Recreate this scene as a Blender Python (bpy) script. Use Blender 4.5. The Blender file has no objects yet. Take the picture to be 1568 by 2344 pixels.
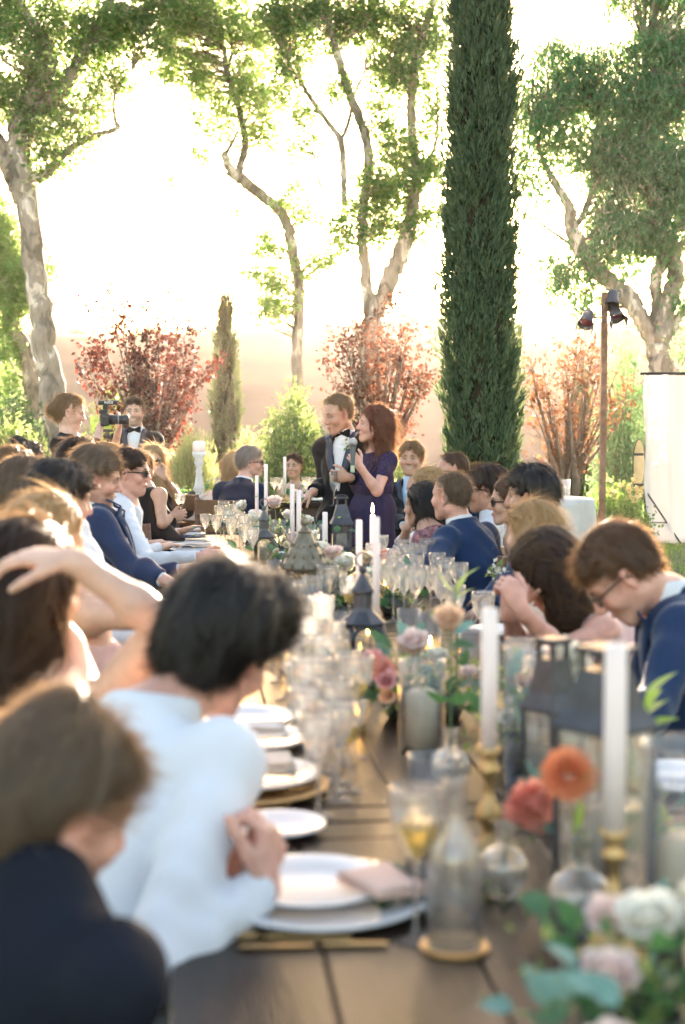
import bpy, math, random
import numpy as np
from mathutils import Vector, Matrix

scene = bpy.context.scene
col = scene.collection
R = math.radians
rng = np.random.default_rng(7)
random.seed(7)

# ------------------------------------------------------------------ camera
PITCH = math.atan((1172 - 965) / 3310.0)
CAM = np.array([0.0, 0.0, 1.55])
FPX = 3310.0
cam_d = bpy.data.cameras.new('camera')
cam = bpy.data.objects.new('camera', cam_d)
col.objects.link(cam)
cam.location = CAM
cam.rotation_euler = (math.pi / 2 - PITCH, 0, 0)
cam_d.sensor_fit = 'VERTICAL'
cam_d.sensor_height = 36.0
cam_d.sensor_width = 24.0
cam_d.lens = FPX / 2344.0 * 36.0
cam_d.clip_end = 3000
cam_d.clip_start = 0.05
cam_d.dof.use_dof = True
cam_d.dof.focus_distance = 9.8
cam_d.dof.aperture_fstop = 2.7
scene.camera = cam

# ------------------------------------------------------------------ light
SUN_AZ, SUN_EL = R(5.7), R(7.2)
sunv = Vector((math.sin(SUN_AZ) * math.cos(SUN_EL), math.cos(SUN_AZ) * math.cos(SUN_EL), math.sin(SUN_EL)))
world = bpy.data.worlds.new('World')
scene.world = world
world.use_nodes = True
wn = world.node_tree
bgn = wn.nodes['Background']
sky = wn.nodes.new('ShaderNodeTexSky')
sky.sky_type = 'NISHITA'
sky.sun_disc = False
sky.sun_elevation = SUN_EL
sky.sun_rotation = SUN_AZ
sky.air_density = 1.0
sky.dust_density = 2.0
sky.ozone_density = 1.0
wtint = wn.nodes.new('ShaderNodeMix'); wtint.data_type = 'RGBA'; wtint.blend_type = 'MULTIPLY'
wtint.inputs[0].default_value = 1.0
wtint.inputs[7].default_value = (1.13, 0.98, 0.90, 1)
wn.links.new(sky.outputs[0], wtint.inputs[6])
wn.links.new(wtint.outputs[2], bgn.inputs[0])
bgn.inputs[1].default_value = 0.15
sd = bpy.data.lights.new('sun', 'SUN')
sd.energy = 5.0
sd.angle = R(0.6)
sd.color = (1.0, 0.81, 0.62)
so = bpy.data.objects.new('sun', sd)
col.objects.link(so)
so.rotation_euler = sunv.to_track_quat('Z', 'Y').to_euler()
so.location = (3, 30, 12)
scene.view_settings.view_transform = 'Standard'
scene.view_settings.look = 'None'
scene.view_settings.exposure = 3.0
scene.view_settings.gamma = 1.0
scene.view_settings.use_curve_mapping = False
scene.render.engine = 'CYCLES'
cy = scene.cycles
cy.use_denoising = True
cy.max_bounces = 14
cy.diffuse_bounces = 3
cy.glossy_bounces = 3
cy.transmission_bounces = 12
cy.transparent_max_bounces = 40
cy.volume_bounces = 0
cy.caustics_reflective = False
cy.caustics_refractive = False
cy.sample_clamp_indirect = 6
cy.sample_clamp_direct = 0
cy.use_adaptive_sampling = True
cy.adaptive_threshold = 0.02

# ------------------------------------------------------------------ picture -> world
cR = np.array([1.0, 0, 0])
cF = np.array([0, math.cos(PITCH), -math.sin(PITCH)])
cU = np.array([0, math.sin(PITCH), math.cos(PITCH)])


def P(u, v, d):
    """point at depth d metres that is seen at (u, v) of a 1568x2344 picture"""
    return CAM + d * (cF + (u - 784) / FPX * cR + (1172 - v) / FPX * cU)


def PZ(u, v, z):
    r = cF + (u - 784) / FPX * cR + (1172 - v) / FPX * cU
    return CAM + r * ((z - CAM[2]) / r[2])


def A(*x):
    return np.array(x, dtype=float)


def nrm(v):
    v = np.asarray(v, float)
    return v / (np.linalg.norm(v) + 1e-12)


# ------------------------------------------------------------------ mesh helpers
def mesh_np(name, V, F, mats=None, fm=None, smooth=True, colors=None):
    """V (n,3), F either (m,k) array or list of arrays of the same width"""
    me = bpy.data.meshes.new(name)
    V = np.asarray(V, np.float32)
    if isinstance(F, (list, tuple)):
        Fs = [np.asarray(f, np.int32) for f in F if len(f)]
    else:
        Fs = [np.asarray(F, np.int32)]
    loops = np.concatenate([f.ravel() for f in Fs])
    tot = np.concatenate([np.full(len(f), f.shape[1], np.int32) for f in Fs])
    start = np.concatenate([[0], np.cumsum(tot)[:-1]]).astype(np.int32)
    me.vertices.add(len(V)); me.vertices.foreach_set('co', V.ravel())
    me.loops.add(len(loops)); me.loops.foreach_set('vertex_index', loops)
    me.polygons.add(len(tot)); me.polygons.foreach_set('loop_start', start)
    if fm is not None:
        me.polygons.foreach_set('material_index', np.asarray(fm, np.int32))
    me.polygons.foreach_set('use_smooth', np.full(len(tot), bool(smooth)))
    me.update(calc_edges=True)
    if colors is not None:
        ca = me.color_attributes.new('Col', 'FLOAT_COLOR', 'POINT')
        c4 = np.ones((len(V), 4), np.float32); c4[:, :3] = colors
        ca.data.foreach_set('color', c4.ravel())
    if mats is not None:
        for m in (mats if isinstance(mats, (list, tuple)) else [mats]):
            me.materials.append(m)
    return me


class MB:
    """collects shapes into one mesh"""
    def __init__(s):
        s.V, s.F4, s.F3, s.n = [], [], [], 0
        s.m4, s.m3, s.mi = [], [], 0

    def add(s, V, F):
        V = np.asarray(V, float).reshape(-1, 3)
        F = np.asarray(F, int)
        if F.shape[1] == 4:
            s.F4.append(F + s.n); s.m4.append(np.full(len(F), s.mi))
        else:
            s.F3.append(F + s.n); s.m3.append(np.full(len(F), s.mi))
        s.V.append(V); s.n += len(V)
        return s

    def box(s, c, size, M=None, taper=1.0):
        x, y, z = [h / 2 for h in size]
        V = A(*[(-x, -y, -z), (x, -y, -z), (x, y, -z), (-x, y, -z),
                (-x * taper, -y * taper, z), (x * taper, -y * taper, z), (x * taper, y * taper, z), (-x * taper, y * taper, z)])
        if M is not None:
            V = V @ np.asarray(M).T
        return s.add(V + np.asarray(c), [(0, 3, 2, 1), (4, 5, 6, 7), (0, 1, 5, 4), (1, 2, 6, 5), (2, 3, 7, 6), (3, 0, 4, 7)])

    def rbox(s, c, size, M=None, b=0.005):
        """box with chamfered edges"""
        x, y, z = [h / 2 for h in size]
        V, idx = [], {}
        for sx in (-1, 1):
            for sy in (-1, 1):
                for sz in (-1, 1):
                    for k in range(3):
                        p = [sx * (x - b), sy * (y - b), sz * (z - b)]
                        p[k] = (sx * x, sy * y, sz * z)[k]
                        idx[(sx, sy, sz, k)] = len(V); V.append(p)
        V = A(*V)
        F4, F3 = [], []
        for k in range(3):
            i, j = [(1, 2), (2, 0), (0, 1)][k]
            for sg in (-1, 1):
                q = []
                for a, b2 in ((-1, -1), (1, -1), (1, 1), (-1, 1)):
                    t = [0, 0, 0]; t[k] = sg; t[i] = a; t[j] = b2
                    q.append(idx[(t[0], t[1], t[2], k)])
                F4.append(q if sg > 0 else q[::-1])
        for k in range(3):
            i, j = [(1, 2), (2, 0), (0, 1)][k]
            for a in (-1, 1):
                for b2 in (-1, 1):
                    t0 = [0, 0, 0]; t1 = [0, 0, 0]
                    t0[i] = t1[i] = a; t0[j] = t1[j] = b2; t0[k] = -1; t1[k] = 1
                    q = [idx[(*t0, i)], idx[(*t1, i)], idx[(*t1, j)], idx[(*t0, j)]]
                    F4.append(q if a * b2 < 0 else q[::-1])
        for sx in (-1, 1):
            for sy in (-1, 1):
                for sz in (-1, 1):
                    q = [idx[(sx, sy, sz, k)] for k in range(3)]
                    F3.append(q if sx * sy * sz > 0 else q[::-1])
        if M is not None:
            V = V @ np.asarray(M).T
        n0 = s.n
        s.add(V + np.asarray(c), F4)
        s.F3.append(np.array(F3) + n0); s.m3.append(np.full(len(F3), s.mi))
        return s

    def tube(s, pts, rad, seg=8, cap=True):
        pts = np.asarray(pts, float)
        n = len(pts)
        rad = np.broadcast_to(np.asarray(rad, float), (n,))
        T = np.gradient(pts, axis=0) if n > 2 else np.repeat((pts[1:] - pts[:1]), n, 0)
        T = T / (np.linalg.norm(T, axis=1, keepdims=True) + 1e-12)
        ref = A(0, 0, 1) if abs(T[0][2]) < 0.9 else A(1, 0, 0)
        U = []
        u = nrm(np.cross(ref, T[0]))
        for i in range(n):
            u = nrm(u - np.dot(u, T[i]) * T[i]); U.append(u)
        U = np.array(U); W = np.cross(T, U)
        a = np.arange(seg) / seg * 2 * math.pi
        ring = pts[:, None] + rad[:, None, None] * (np.cos(a)[None, :, None] * U[:, None] + np.sin(a)[None, :, None] * W[:, None])
        V = ring.reshape(-1, 3)
        i = np.arange(n - 1)[:, None] * seg; j = np.arange(seg)[None]; j2 = (j + 1) % seg
        F = np.stack([i + j, i + j2, i + seg + j2, i + seg + j], -1).reshape(-1, 4)
        n0 = s.n
        s.add(V, F)
        if cap:
            s.add(np.vstack([pts[:1], pts[-1:]]), [(0, 0, 0)])
            s.F3.pop(); s.m3.pop()
            c0, c1 = s.n - 2, s.n - 1
            j = np.arange(seg)
            f = np.concatenate([np.stack([np.full(seg, c0), n0 + (j + 1) % seg, n0 + j], 1),
                                np.stack([np.full(seg, c1), n0 + (n - 1) * seg + j, n0 + (n - 1) * seg + (j + 1) % seg], 1)])
            s.F3.append(f); s.m3.append(np.full(len(f), s.mi))
        return s

    def lathe(s, prof, c=(0, 0, 0), seg=24, M=None, jag=0.0):
        prof = np.asarray(prof, float)
        a = np.arange(seg) / seg * 2 * math.pi
        V = np.stack([prof[:, :1] * np.cos(a), prof[:, :1] * np.sin(a), np.repeat(prof[:, 1:2], seg, 1)], -1).reshape(-1, 3)
        if M is not None:
            V = V @ np.asarray(M).T
        n = len(prof)
        i = np.arange(n - 1)[:, None] * seg; j = np.arange(seg)[None]; j2 = (j + 1) % seg
        F = np.stack([i + j, i + j2, i + seg + j2, i + seg + j], -1).reshape(-1, 4)
        return s.add(V + np.asarray(c), F)

    def ball(s, c, r, seg=14, rings=9, M=None):
        r = np.broadcast_to(np.asarray(r, float), (3,))
        t = np.linspace(0.001, math.pi - 0.001, rings)
        a = np.arange(seg) / seg * 2 * math.pi
        V = np.stack([np.sin(t)[:, None] * np.cos(a), np.sin(t)[:, None] * np.sin(a), -np.cos(t)[:, None] * np.ones(seg)], -1) * r
        V = V.reshape(-1, 3)
        if M is not None:
            V = V @ np.asarray(M).T
        i = np.arange(rings - 1)[:, None] * seg; j = np.arange(seg)[None]; j2 = (j + 1) % seg
        F = np.stack([i + j, i + j2, i + seg + j2, i + seg + j], -1).reshape(-1, 4)
        return s.add(V + np.asarray(c), F)

    def mesh(s, name, mats, smooth=True, colors=None):
        Fs, fm = [], []
        if s.F4:
            Fs.append(np.concatenate(s.F4)); fm.append(np.concatenate(s.m4))
        if s.F3:
            Fs.append(np.concatenate(s.F3)); fm.append(np.concatenate(s.m3))
        return mesh_np(name, np.concatenate(s.V), Fs, mats, np.concatenate(fm), smooth, colors)


def obj(name, me, parent=None, loc=None, rotz=None, label=None, cat=None, group=None, kind=None):
    if isinstance(me, tuple):
        me = me[0].mesh(name, me[1], *(me[2:]))
    o = bpy.data.objects.new(name, me)
    col.objects.link(o)
    if parent is not None:
        o.parent = parent
    if loc is not None:
        o.location = [float(x) for x in loc]
    if rotz is not None:
        o.rotation_euler = (0, 0, rotz)
    if label: o['label'] = label
    if cat: o['category'] = cat
    if group: o['group'] = group
    if kind: o['kind'] = kind
    return o


def thing(name, label, cat, loc=(0, 0, 0), rotz=0.0, group=None):
    return obj(name, None, None, loc, rotz, label, cat, group)


def dup(o, loc=None, rotz=None, label=None, group=None, parent=None):
    c = o.copy(); col.objects.link(c)
    if parent is not None: c.parent = parent
    if loc is not None: c.location = [float(x) for x in loc]
    if rotz is not None: c.rotation_euler = (0, 0, rotz)
    if label: c['label'] = label
    if group: c['group'] = group
    for ch in list(o.children):
        dup(ch, parent=c)
    return c


def rotz_m(a):
    return A((math.cos(a), -math.sin(a), 0), (math.sin(a), math.cos(a), 0), (0, 0, 1))


def frame(z, x=None):
    """3x3 matrix with columns x, y, z"""
    z = nrm(z)
    if x is None:
        x = A(1, 0, 0) if abs(z[0]) < 0.9 else A(0, 1, 0)
    x = nrm(x - np.dot(x, z) * z)
    y = np.cross(z, x)
    return np.stack([x, y, z], 1)


# ------------------------------------------------------------------ materials
_mats = {}


def pmat(name, c, rough=0.6, metal=0.0, spec=0.5, var=0.12, scale=8.0, bump=0.0, bscale=60.0, c2=None, sub=0.0,
         trans=0.0, emis=None, estr=0.0, stretch=(1, 1, 1), sheen=0.0, coat=0.0, transl=0.0, tcol=None, detail=4.0):
    """principled material with object-space noise in colour and relief"""
    if name in _mats:
        return _mats[name]
    m = bpy.data.materials.new(name)
    m.use_nodes = True
    nt = m.node_tree
    b = nt.nodes['Principled BSDF']
    b.inputs['Roughness'].default_value = rough
    b.inputs['Metallic'].default_value = metal
    b.inputs['Specular IOR Level'].default_value = spec
    tc = nt.nodes.new('ShaderNodeTexCoord')
    mp = nt.nodes.new('ShaderNodeMapping')
    mp.inputs['Scale'].default_value = stretch
    nt.links.new(tc.outputs['Object'], mp.inputs[0])
    nz = nt.nodes.new('ShaderNodeTexNoise')
    nz.inputs['Scale'].default_value = scale
    nz.inputs['Detail'].default_value = detail
    nt.links.new(mp.outputs[0], nz.inputs['Vector'])
    rp = nt.nodes.new('ShaderNodeMapRange')
    rp.inputs[1].default_value = 0.3; rp.inputs[2].default_value = 0.7
    nt.links.new(nz.outputs[0], rp.inputs[0])
    mx = nt.nodes.new('ShaderNodeMix'); mx.data_type = 'RGBA'
    c = np.asarray(c, float)
    if c2 is None:
        ca, cb = c * (1 - var), np.minimum(c * (1 + var), 1)
    else:
        ca, cb = c, np.asarray(c2, float)
    mx.inputs[6].default_value = (*ca, 1); mx.inputs[7].default_value = (*cb, 1)
    nt.links.new(rp.outputs[0], mx.inputs[0])
    nt.links.new(mx.outputs[2], b.inputs['Base Color'])
    if sub:
        b.inputs['Subsurface Weight'].default_value = sub
        b.inputs['Subsurface Radius'].default_value = (1, .35, .2)
        b.inputs['Subsurface Scale'].default_value = 0.012
    if sheen:
        b.inputs['Sheen Weight'].default_value = sheen
        b.inputs['Sheen Roughness'].default_value = 0.4
    if coat:
        b.inputs['Coat Weight'].default_value = coat
    if trans:
        b.inputs['Transmission Weight'].default_value = trans
    if emis is not None:
        b.inputs['Emission Color'].default_value = (*emis, 1)
        b.inputs['Emission Strength'].default_value = estr
    if bump:
        n2 = nt.nodes.new('ShaderNodeTexNoise')
        n2.inputs['Scale'].default_value = bscale
        n2.inputs['Detail'].default_value = 3
        nt.links.new(mp.outputs[0], n2.inputs['Vector'])
        bp = nt.nodes.new('ShaderNodeBump')
        bp.inputs['Strength'].default_value = 1.0
        bp.inputs['Distance'].default_value = bump
        nt.links.new(n2.outputs[0], bp.inputs['Height'])
        nt.links.new(bp.outputs[0], b.inputs['Normal'])
    if transl:
        tr = nt.nodes.new('ShaderNodeBsdfTranslucent')
        if tcol is not None:
            tr.inputs[0].default_value = (*tcol, 1)
        else:
            nt.links.new(mx.outputs[2], tr.inputs[0])
        ms = nt.nodes.new('ShaderNodeMixShader')
        ms.inputs[0].default_value = transl
        nt.links.new(b.outputs[0], ms.inputs[1]); nt.links.new(tr.outputs[0], ms.inputs[2])
        nt.links.new(ms.outputs[0], nt.nodes['Material Output'].inputs[0])
    _mats[name] = m
    return m


def leafmat(name, ca, cb, ta, tb, transl=0.5, rough=0.45, spec=0.4):
    """leaf material: two colours mixed per leaf, with light coming through"""
    if name in _mats:
        return _mats[name]
    m = bpy.data.materials.new(name); m.use_nodes = True
    nt = m.node_tree
    b = nt.nodes['Principled BSDF']
    b.inputs['Roughness'].default_value = rough
    b.inputs['Specular IOR Level'].default_value = spec
    ge = nt.nodes.new('ShaderNodeNewGeometry')
    def mix(a, c):
        mx = nt.nodes.new('ShaderNodeMix'); mx.data_type = 'RGBA'
        mx.inputs[6].default_value = (*a, 1); mx.inputs[7].default_value = (*c, 1)
        nt.links.new(ge.outputs['Random Per Island'], mx.inputs[0])
        return mx.outputs[2]
    nt.links.new(mix(ca, cb), b.inputs['Base Color'])
    tr = nt.nodes.new('ShaderNodeBsdfTranslucent')
    nt.links.new(mix(ta, tb), tr.inputs[0])
    ms = nt.nodes.new('ShaderNodeMixShader'); ms.inputs[0].default_value = transl
    nt.links.new(b.outputs[0], ms.inputs[1]); nt.links.new(tr.outputs[0], ms.inputs[2])
    nt.links.new(ms.outputs[0], nt.nodes['Material Output'].inputs[0])
    _mats[name] = m
    return m


def glassmat(name, tint=(0.985, 0.99, 0.99), edge=(0.84, 0.86, 0.86), rough=0.03, gl=1.0, milk=.085, real=0.0):
    """thin clear glass: fresnel reflection over a see-through body"""
    if name in _mats:
        return _mats[name]
    m = bpy.data.materials.new(name); m.use_nodes = True
    nt = m.node_tree
    for n in list(nt.nodes):
        if n.type == 'BSDF_PRINCIPLED': nt.nodes.remove(n)
    lw = nt.nodes.new('ShaderNodeLayerWeight'); lw.inputs[0].default_value = 0.5
    pw = nt.nodes.new('ShaderNodeMath'); pw.operation = 'POWER'; pw.inputs[1].default_value = 4.0
    nt.links.new(lw.outputs['Facing'], pw.inputs[0])
    fr = nt.nodes.new('ShaderNodeMath'); fr.operation = 'MULTIPLY_ADD'; fr.inputs[1].default_value = .90; fr.inputs[2].default_value = .05
    nt.links.new(pw.outputs[0], fr.inputs[0])
    p2 = nt.nodes.new('ShaderNodeMath'); p2.operation = 'POWER'; p2.inputs[1].default_value = 2.5
    nt.links.new(lw.outputs['Facing'], p2.inputs[0])
    tl = nt.nodes.new('ShaderNodeBsdfTranslucent'); tl.inputs[0].default_value = (.9, .9, .9, 1)
    m0 = nt.nodes.new('ShaderNodeMixShader'); m0.inputs[0].default_value = milk
    tb = nt.nodes.new('ShaderNodeBsdfTransparent')
    gb = nt.nodes.new('ShaderNodeBsdfGlossy'); gb.inputs['Roughness'].default_value = rough
    gb.inputs[0].default_value = (gl, gl, gl, 1)
    mx = nt.nodes.new('ShaderNodeMix'); mx.data_type = 'RGBA'
    mx.inputs[6].default_value = (*tint, 1); mx.inputs[7].default_value = (*edge, 1)
    nt.links.new(p2.outputs[0], mx.inputs[0])
    nt.links.new(mx.outputs[2], tb.inputs[0])
    ms = nt.nodes.new('ShaderNodeMixShader')
    nt.links.new(fr.outputs[0], ms.inputs[0])
    nt.links.new(tb.outputs[0], m0.inputs[1]); nt.links.new(tl.outputs[0], m0.inputs[2]); nt.links.new(m0.outputs[0], ms.inputs[1]); nt.links.new(gb.outputs[0], ms.inputs[2])
    out = ms.outputs[0]
    if real:
        rg = nt.nodes.new('ShaderNodeBsdfGlass'); rg.inputs['Roughness'].default_value = 0.0; rg.inputs['IOR'].default_value = 1.45
        mr = nt.nodes.new('ShaderNodeMixShader'); mr.inputs[0].default_value = real
        nt.links.new(out, mr.inputs[1]); nt.links.new(rg.outputs[0], mr.inputs[2]); out = mr.outputs[0]
    nt.links.new(out, nt.nodes['Material Output'].inputs[0])
    _mats[name] = m
    return m


def barkmat(name, c1, c2, c3, scale=3.0):
    if name in _mats:
        return _mats[name]
    m = bpy.data.materials.new(name); m.use_nodes = True
    nt = m.node_tree; b = nt.nodes['Principled BSDF']
    b.inputs['Roughness'].default_value = 0.8
    b.inputs['Specular IOR Level'].default_value = 0.2
    tc = nt.nodes.new('ShaderNodeTexCoord'); mp = nt.nodes.new('ShaderNodeMapping')
    mp.inputs['Scale'].default_value = (1, 1, .35)
    nt.links.new(tc.outputs['Object'], mp.inputs[0])
    n1 = nt.nodes.new('ShaderNodeTexNoise'); n1.inputs['Scale'].default_value = scale; n1.inputs['Detail'].default_value = 5
    n1.inputs['Distortion'].default_value = 1.2
    n2 = nt.nodes.new('ShaderNodeTexNoise'); n2.inputs['Scale'].default_value = scale * 4.5; n2.inputs['Detail'].default_value = 6
    for n in (n1, n2): nt.links.new(mp.outputs[0], n.inputs['Vector'])
    cr = nt.nodes.new('ShaderNodeValToRGB'); cr.color_ramp.interpolation = 'EASE'
    e = cr.color_ramp.elements
    e[0].position = 0.40; e[0].color = (*c3, 1)
    e[1].position = 0.62; e[1].color = (*c1, 1)
    k = e.new(0.47); k.color = (*c2, 1)
    k = e.new(0.56); k.color = (*c2, 1)
    nt.links.new(n1.outputs[0], cr.inputs[0])
    mx = nt.nodes.new('ShaderNodeMix'); mx.data_type = 'RGBA'; mx.blend_type = 'MULTIPLY'
    mx.inputs[0].default_value = 0.7
    c2r = nt.nodes.new('ShaderNodeMapRange'); c2r.inputs[1].default_value = .3; c2r.inputs[2].default_value = .6
    c2r.inputs[3].default_value = .55; c2r.inputs[4].default_value = 1
    nt.links.new(n2.outputs[0], c2r.inputs[0])
    nt.links.new(cr.outputs[0], mx.inputs[6]); nt.links.new(c2r.outputs[0], mx.inputs[7])
    nt.links.new(mx.outputs[2], b.inputs['Base Color'])
    bp = nt.nodes.new('ShaderNodeBump'); bp.inputs['Distance'].default_value = 0.02
    nt.links.new(n2.outputs[0], bp.inputs['Height']); nt.links.new(bp.outputs[0], b.inputs['Normal'])
    _mats[name] = m
    return m
# ================================================================== SETTING
def hillz(x, y):
    """height of the ground"""
    r = 0.10 * np.clip((y - 10) / 4, 0, 1)
    # the garden ends beyond 32 m, the ground dips and the hill rises far behind
    dip = -1.5 * np.clip((y - 32) / 15, 0, 1)
    t = np.clip((y - 44) / 52, 0, 1)
    t = t * t * (3 - 2 * t)
    ridge = 7.5 + 0.30 * np.sin(x * .063 + .6) + 0.18 * np.sin(x * .16) + .08 * np.sin(x * .47) + .05 * np.sin(x * 1.1 + 2)
    back = 1 - .25 * np.clip((y - 100) / 250, 0, 1)
    return (r + dip + t * (ridge + 1.5)) * back


def build_ground():
    xs = np.concatenate([np.linspace(-420, -14, 40), np.linspace(-13, 13, 53), np.linspace(14, 420, 40)])
    ys = np.concatenate([np.linspace(-12, 40, 80), np.linspace(43, 400, 140)])
    X, Y = np.meshgrid(xs, ys)
    Z = hillz(X, Y)
    far = np.clip((Y - 50) / 40, 0, 1) * .3
    Z = Z + far * (0.5 * np.sin(X * .11 + Y * .07) + .35 * np.sin(X * .23 - Y * .19))
    V = np.stack([X, Y, Z], -1).reshape(-1, 3)
    n, m = len(xs), len(ys)
    i = np.arange(m - 1)[:, None] * n; j = np.arange(n - 1)[None]
    F = np.stack([i + j, i + j + 1, i + n + j + 1, i + n + j], -1).reshape(-1, 4)
    cen = V[F].mean(1)
    lawn = F[cen[:, 1] < 42]
    hill = F[cen[:, 1] >= 42]
    g = pmat('lawn_soil', (.045, .085, .022), .9, c2=(.09, .11, .03), scale=1.6, bump=.02, bscale=25)
    h = pmat('dry_hillside', (.17, .11, .075), .95, c2=(.27, .18, .12), scale=.12, spec=.1, detail=8)
    obj('ground', mesh_np('ground', V, lawn, g), kind='structure')
    obj('hill', mesh_np('hill', V, hill, h), kind='structure')


build_ground()

# ---- grass of the lawn: blades as one mass
def build_grass():
    N = 42000
    y = 2 + 24 * rng.random(N) ** 0.8
    x = (rng.random(N) - .5) * (y * .6 + 3)
    z = hillz(x, y)
    h = .035 + .05 * rng.random(N)
    a = rng.random(N) * math.pi
    w = .006 + .006 * rng.random(N)
    lean = rng.normal(0, .02, (N, 2))
    base = np.stack([x, y, z], 1)
    dx = np.stack([np.cos(a) * w, np.sin(a) * w, 0 * a], 1)
    tip = base + np.stack([lean[:, 0], lean[:, 1], h], 1)
    V = np.stack([base - dx, base + dx, tip], 1).reshape(-1, 3)
    F = np.arange(N * 3).reshape(-1, 3)
    obj('grass', mesh_np('grass', V, F, leafmat('grass_blade', (.05, .13, .03), (.09, .17, .04), (.2, .4, .06), (.3, .5, .1))),
        label='short green lawn grass under the tables and around the garden', cat='grass', kind='stuff')


build_grass()

# ------------------------------------------------------------------ plants
def leaf_mesh(C, size, aspect=.45, droop=0.0, up=0.0, outw=None, jitter=1.0, r=rng, bend=.25):
    """one folded 4-vertex leaf at each point of C; axis random, pulled down by droop or up by up"""
    n = len(C)
    ax = r.normal(0, 1, (n, 3)) * jitter
    ax[:, 2] += up * 2 - droop * 2
    if outw is not None:
        ax += outw
    ax /= np.linalg.norm(ax, axis=1, keepdims=True) + 1e-9
    s = size * (0.65 + .7 * r.random(n))[:, None]
    rv = r.normal(0, 1, (n, 3))
    sd = np.cross(ax, rv); sd /= np.linalg.norm(sd, axis=1, keepdims=True) + 1e-9
    nn = np.cross(ax, sd)
    a = C
    b = C + ax * s * .5 + sd * s * aspect * .5 + nn * s * bend * .3
    c = C + ax * s
    d = C + ax * s * .5 - sd * s * aspect * .5 + nn * s * bend * .3
    V = np.stack([a, b, c, d], 1).reshape(-1, 3)
    F = np.arange(n * 4).reshape(-1, 4)
    return V, F


def spline(pts, n=8):
    """catmull-rom through rows of pts (any width)"""
    p = np.asarray(pts, float)
    p = np.vstack([2 * p[0] - p[1], p, 2 * p[-1] - p[-2]])
    out = []
    t = np.linspace(0, 1, n, endpoint=False)[:, None]
    for i in range(1, len(p) - 2):
        a, b, c, d = p[i - 1:i + 3]
        out.append(.5 * ((2 * b) + (-a + c) * t + (2 * a - 5 * b + 4 * c - d) * t ** 2 + (-a + 3 * b - 3 * c + d) * t ** 3))
    out.append(p[-2][None])
    return np.vstack(out)


def tree(name, label, cat, base_uv, d, limbs, blobs, bark, leaf, nleaf, size, aspect=.45, droop=0.0, group=None,
         clump=.22, seed=1, ground_to=None, perclump=70, dj=0.0, twigr=.012, hang=0.0, trunk_name='trunk', fill=1.0):
    """limbs: list of [(u, v, px_width, depth_offset), ...]; blobs: (u, v, ru, rv, weight[, depth_offset])"""
    r = np.random.default_rng(seed)
    b0 = P(base_uv[0], base_uv[1], d)
    root = thing(name, label, cat, (b0[0], b0[1], hillz(b0[0], b0[1])), 0, group)
    o0 = np.array(root.location)
    mb = MB(); pts_all = []
    for L in limbs:
        rows = []
        for q in L:
            u, v, w = q[:3]; off = q[3] if len(q) > 3 else 0
            p = P(u, v, d + off)
            rows.append((*p, w * (d + off) / FPX / 2))
        if ground_to is not None and L is limbs[0] or (ground_to == 'all'):
            p = np.array(rows[0]); q0 = np.array([p[0], p[1], hillz(p[0], p[1]) - .1, p[3] * 1.25])
            rows = [q0] + rows
        s = spline(rows, 7)
        # natural unevenness
        wob = r.normal(0, 1, (len(s), 3)) * s[:, 3:4] * .12
        pp = s[:, :3] + wob
        mb.tube(pp - o0, np.maximum(s[:, 3] * (1 + r.normal(0, .04, len(s))), .004), 9)
        pts_all.append(np.hstack([pp, s[:, 3:4]]))
    PA = np.vstack(pts_all)
    # clumps
    tw = MB()
    areas = np.array([b[2] * b[3] * b[4] for b in blobs], float)
    ncl = max(len(blobs), int(nleaf / perclump))
    cnt = np.maximum(1, np.round(ncl * areas / areas.sum())).astype(int)
    Cs = []
    for b, k in zip(blobs, cnt):
        off = b[5] if len(b) > 5 else 0
        c = P(b[0], b[1], d + off)
        ru = b[2] * d / FPX; rv = b[3] * d / FPX
        q = r.normal(0, 1, (k, 3)); q /= np.linalg.norm(q, axis=1, keepdims=True)
        q *= (r.random(k) ** .45)[:, None]
        cc = c + q * A(ru, min(ru, rv) * .9 + .2, rv)
        Cs.append(cc)
    CC = np.vstack(Cs)
    leaves = []
    for c in CC:
        k = int(perclump * (0.5 + r.random()))
        cr = clump * (.6 + .8 * r.random())
        e = r.normal(0, 1, (k, 3)) * A(cr, cr, cr * .7) * .55
        if hang:
            e[:, 2] -= np.abs(r.normal(0, 1, k)) * hang
        leaves.append(c + e)
        # twig from nearest limb
        dd = np.linalg.norm(PA[:, :3] - c, axis=1) + np.maximum(PA[:, 2] - c[2], -.3) * .35
        i = int(np.argmin(dd)); st = PA[i, :3]
        ln = np.linalg.norm(c - st)
        if ln < 3.2:
            mid = (st + c) / 2 + r.normal(0, .07, 3) * ln + A(0, 0, .05 * ln)
            rr = min(PA[i, 3] * .6, twigr * (.5 + ln))
            tw.tube(np.array([st, mid, c]) - o0, [rr, rr * .7, rr * .25], 5, cap=False)
            for _ in range(2):
                e2 = c + r.normal(0, 1, 3) * cr * .7
                tw.tube(np.array([mid * .3 + c * .7, (c + e2) / 2 + r.normal(0, .02, 3), e2]) - o0, [rr * .35, rr * .25, rr * .12], 4, cap=False)
    LV = np.vstack(leaves)
    V, F = leaf_mesh(LV, size, aspect, droop, r=r)
    obj(trunk_name, (mb, bark), root)
    if tw.n:
        t = obj('branches', (tw, bark), root); t['kind'] = 'stuff'
    c = obj('crown', mesh_np('crown', V - o0, F, leaf, smooth=False), root); c['kind'] = 'stuff'
    return root


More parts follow.
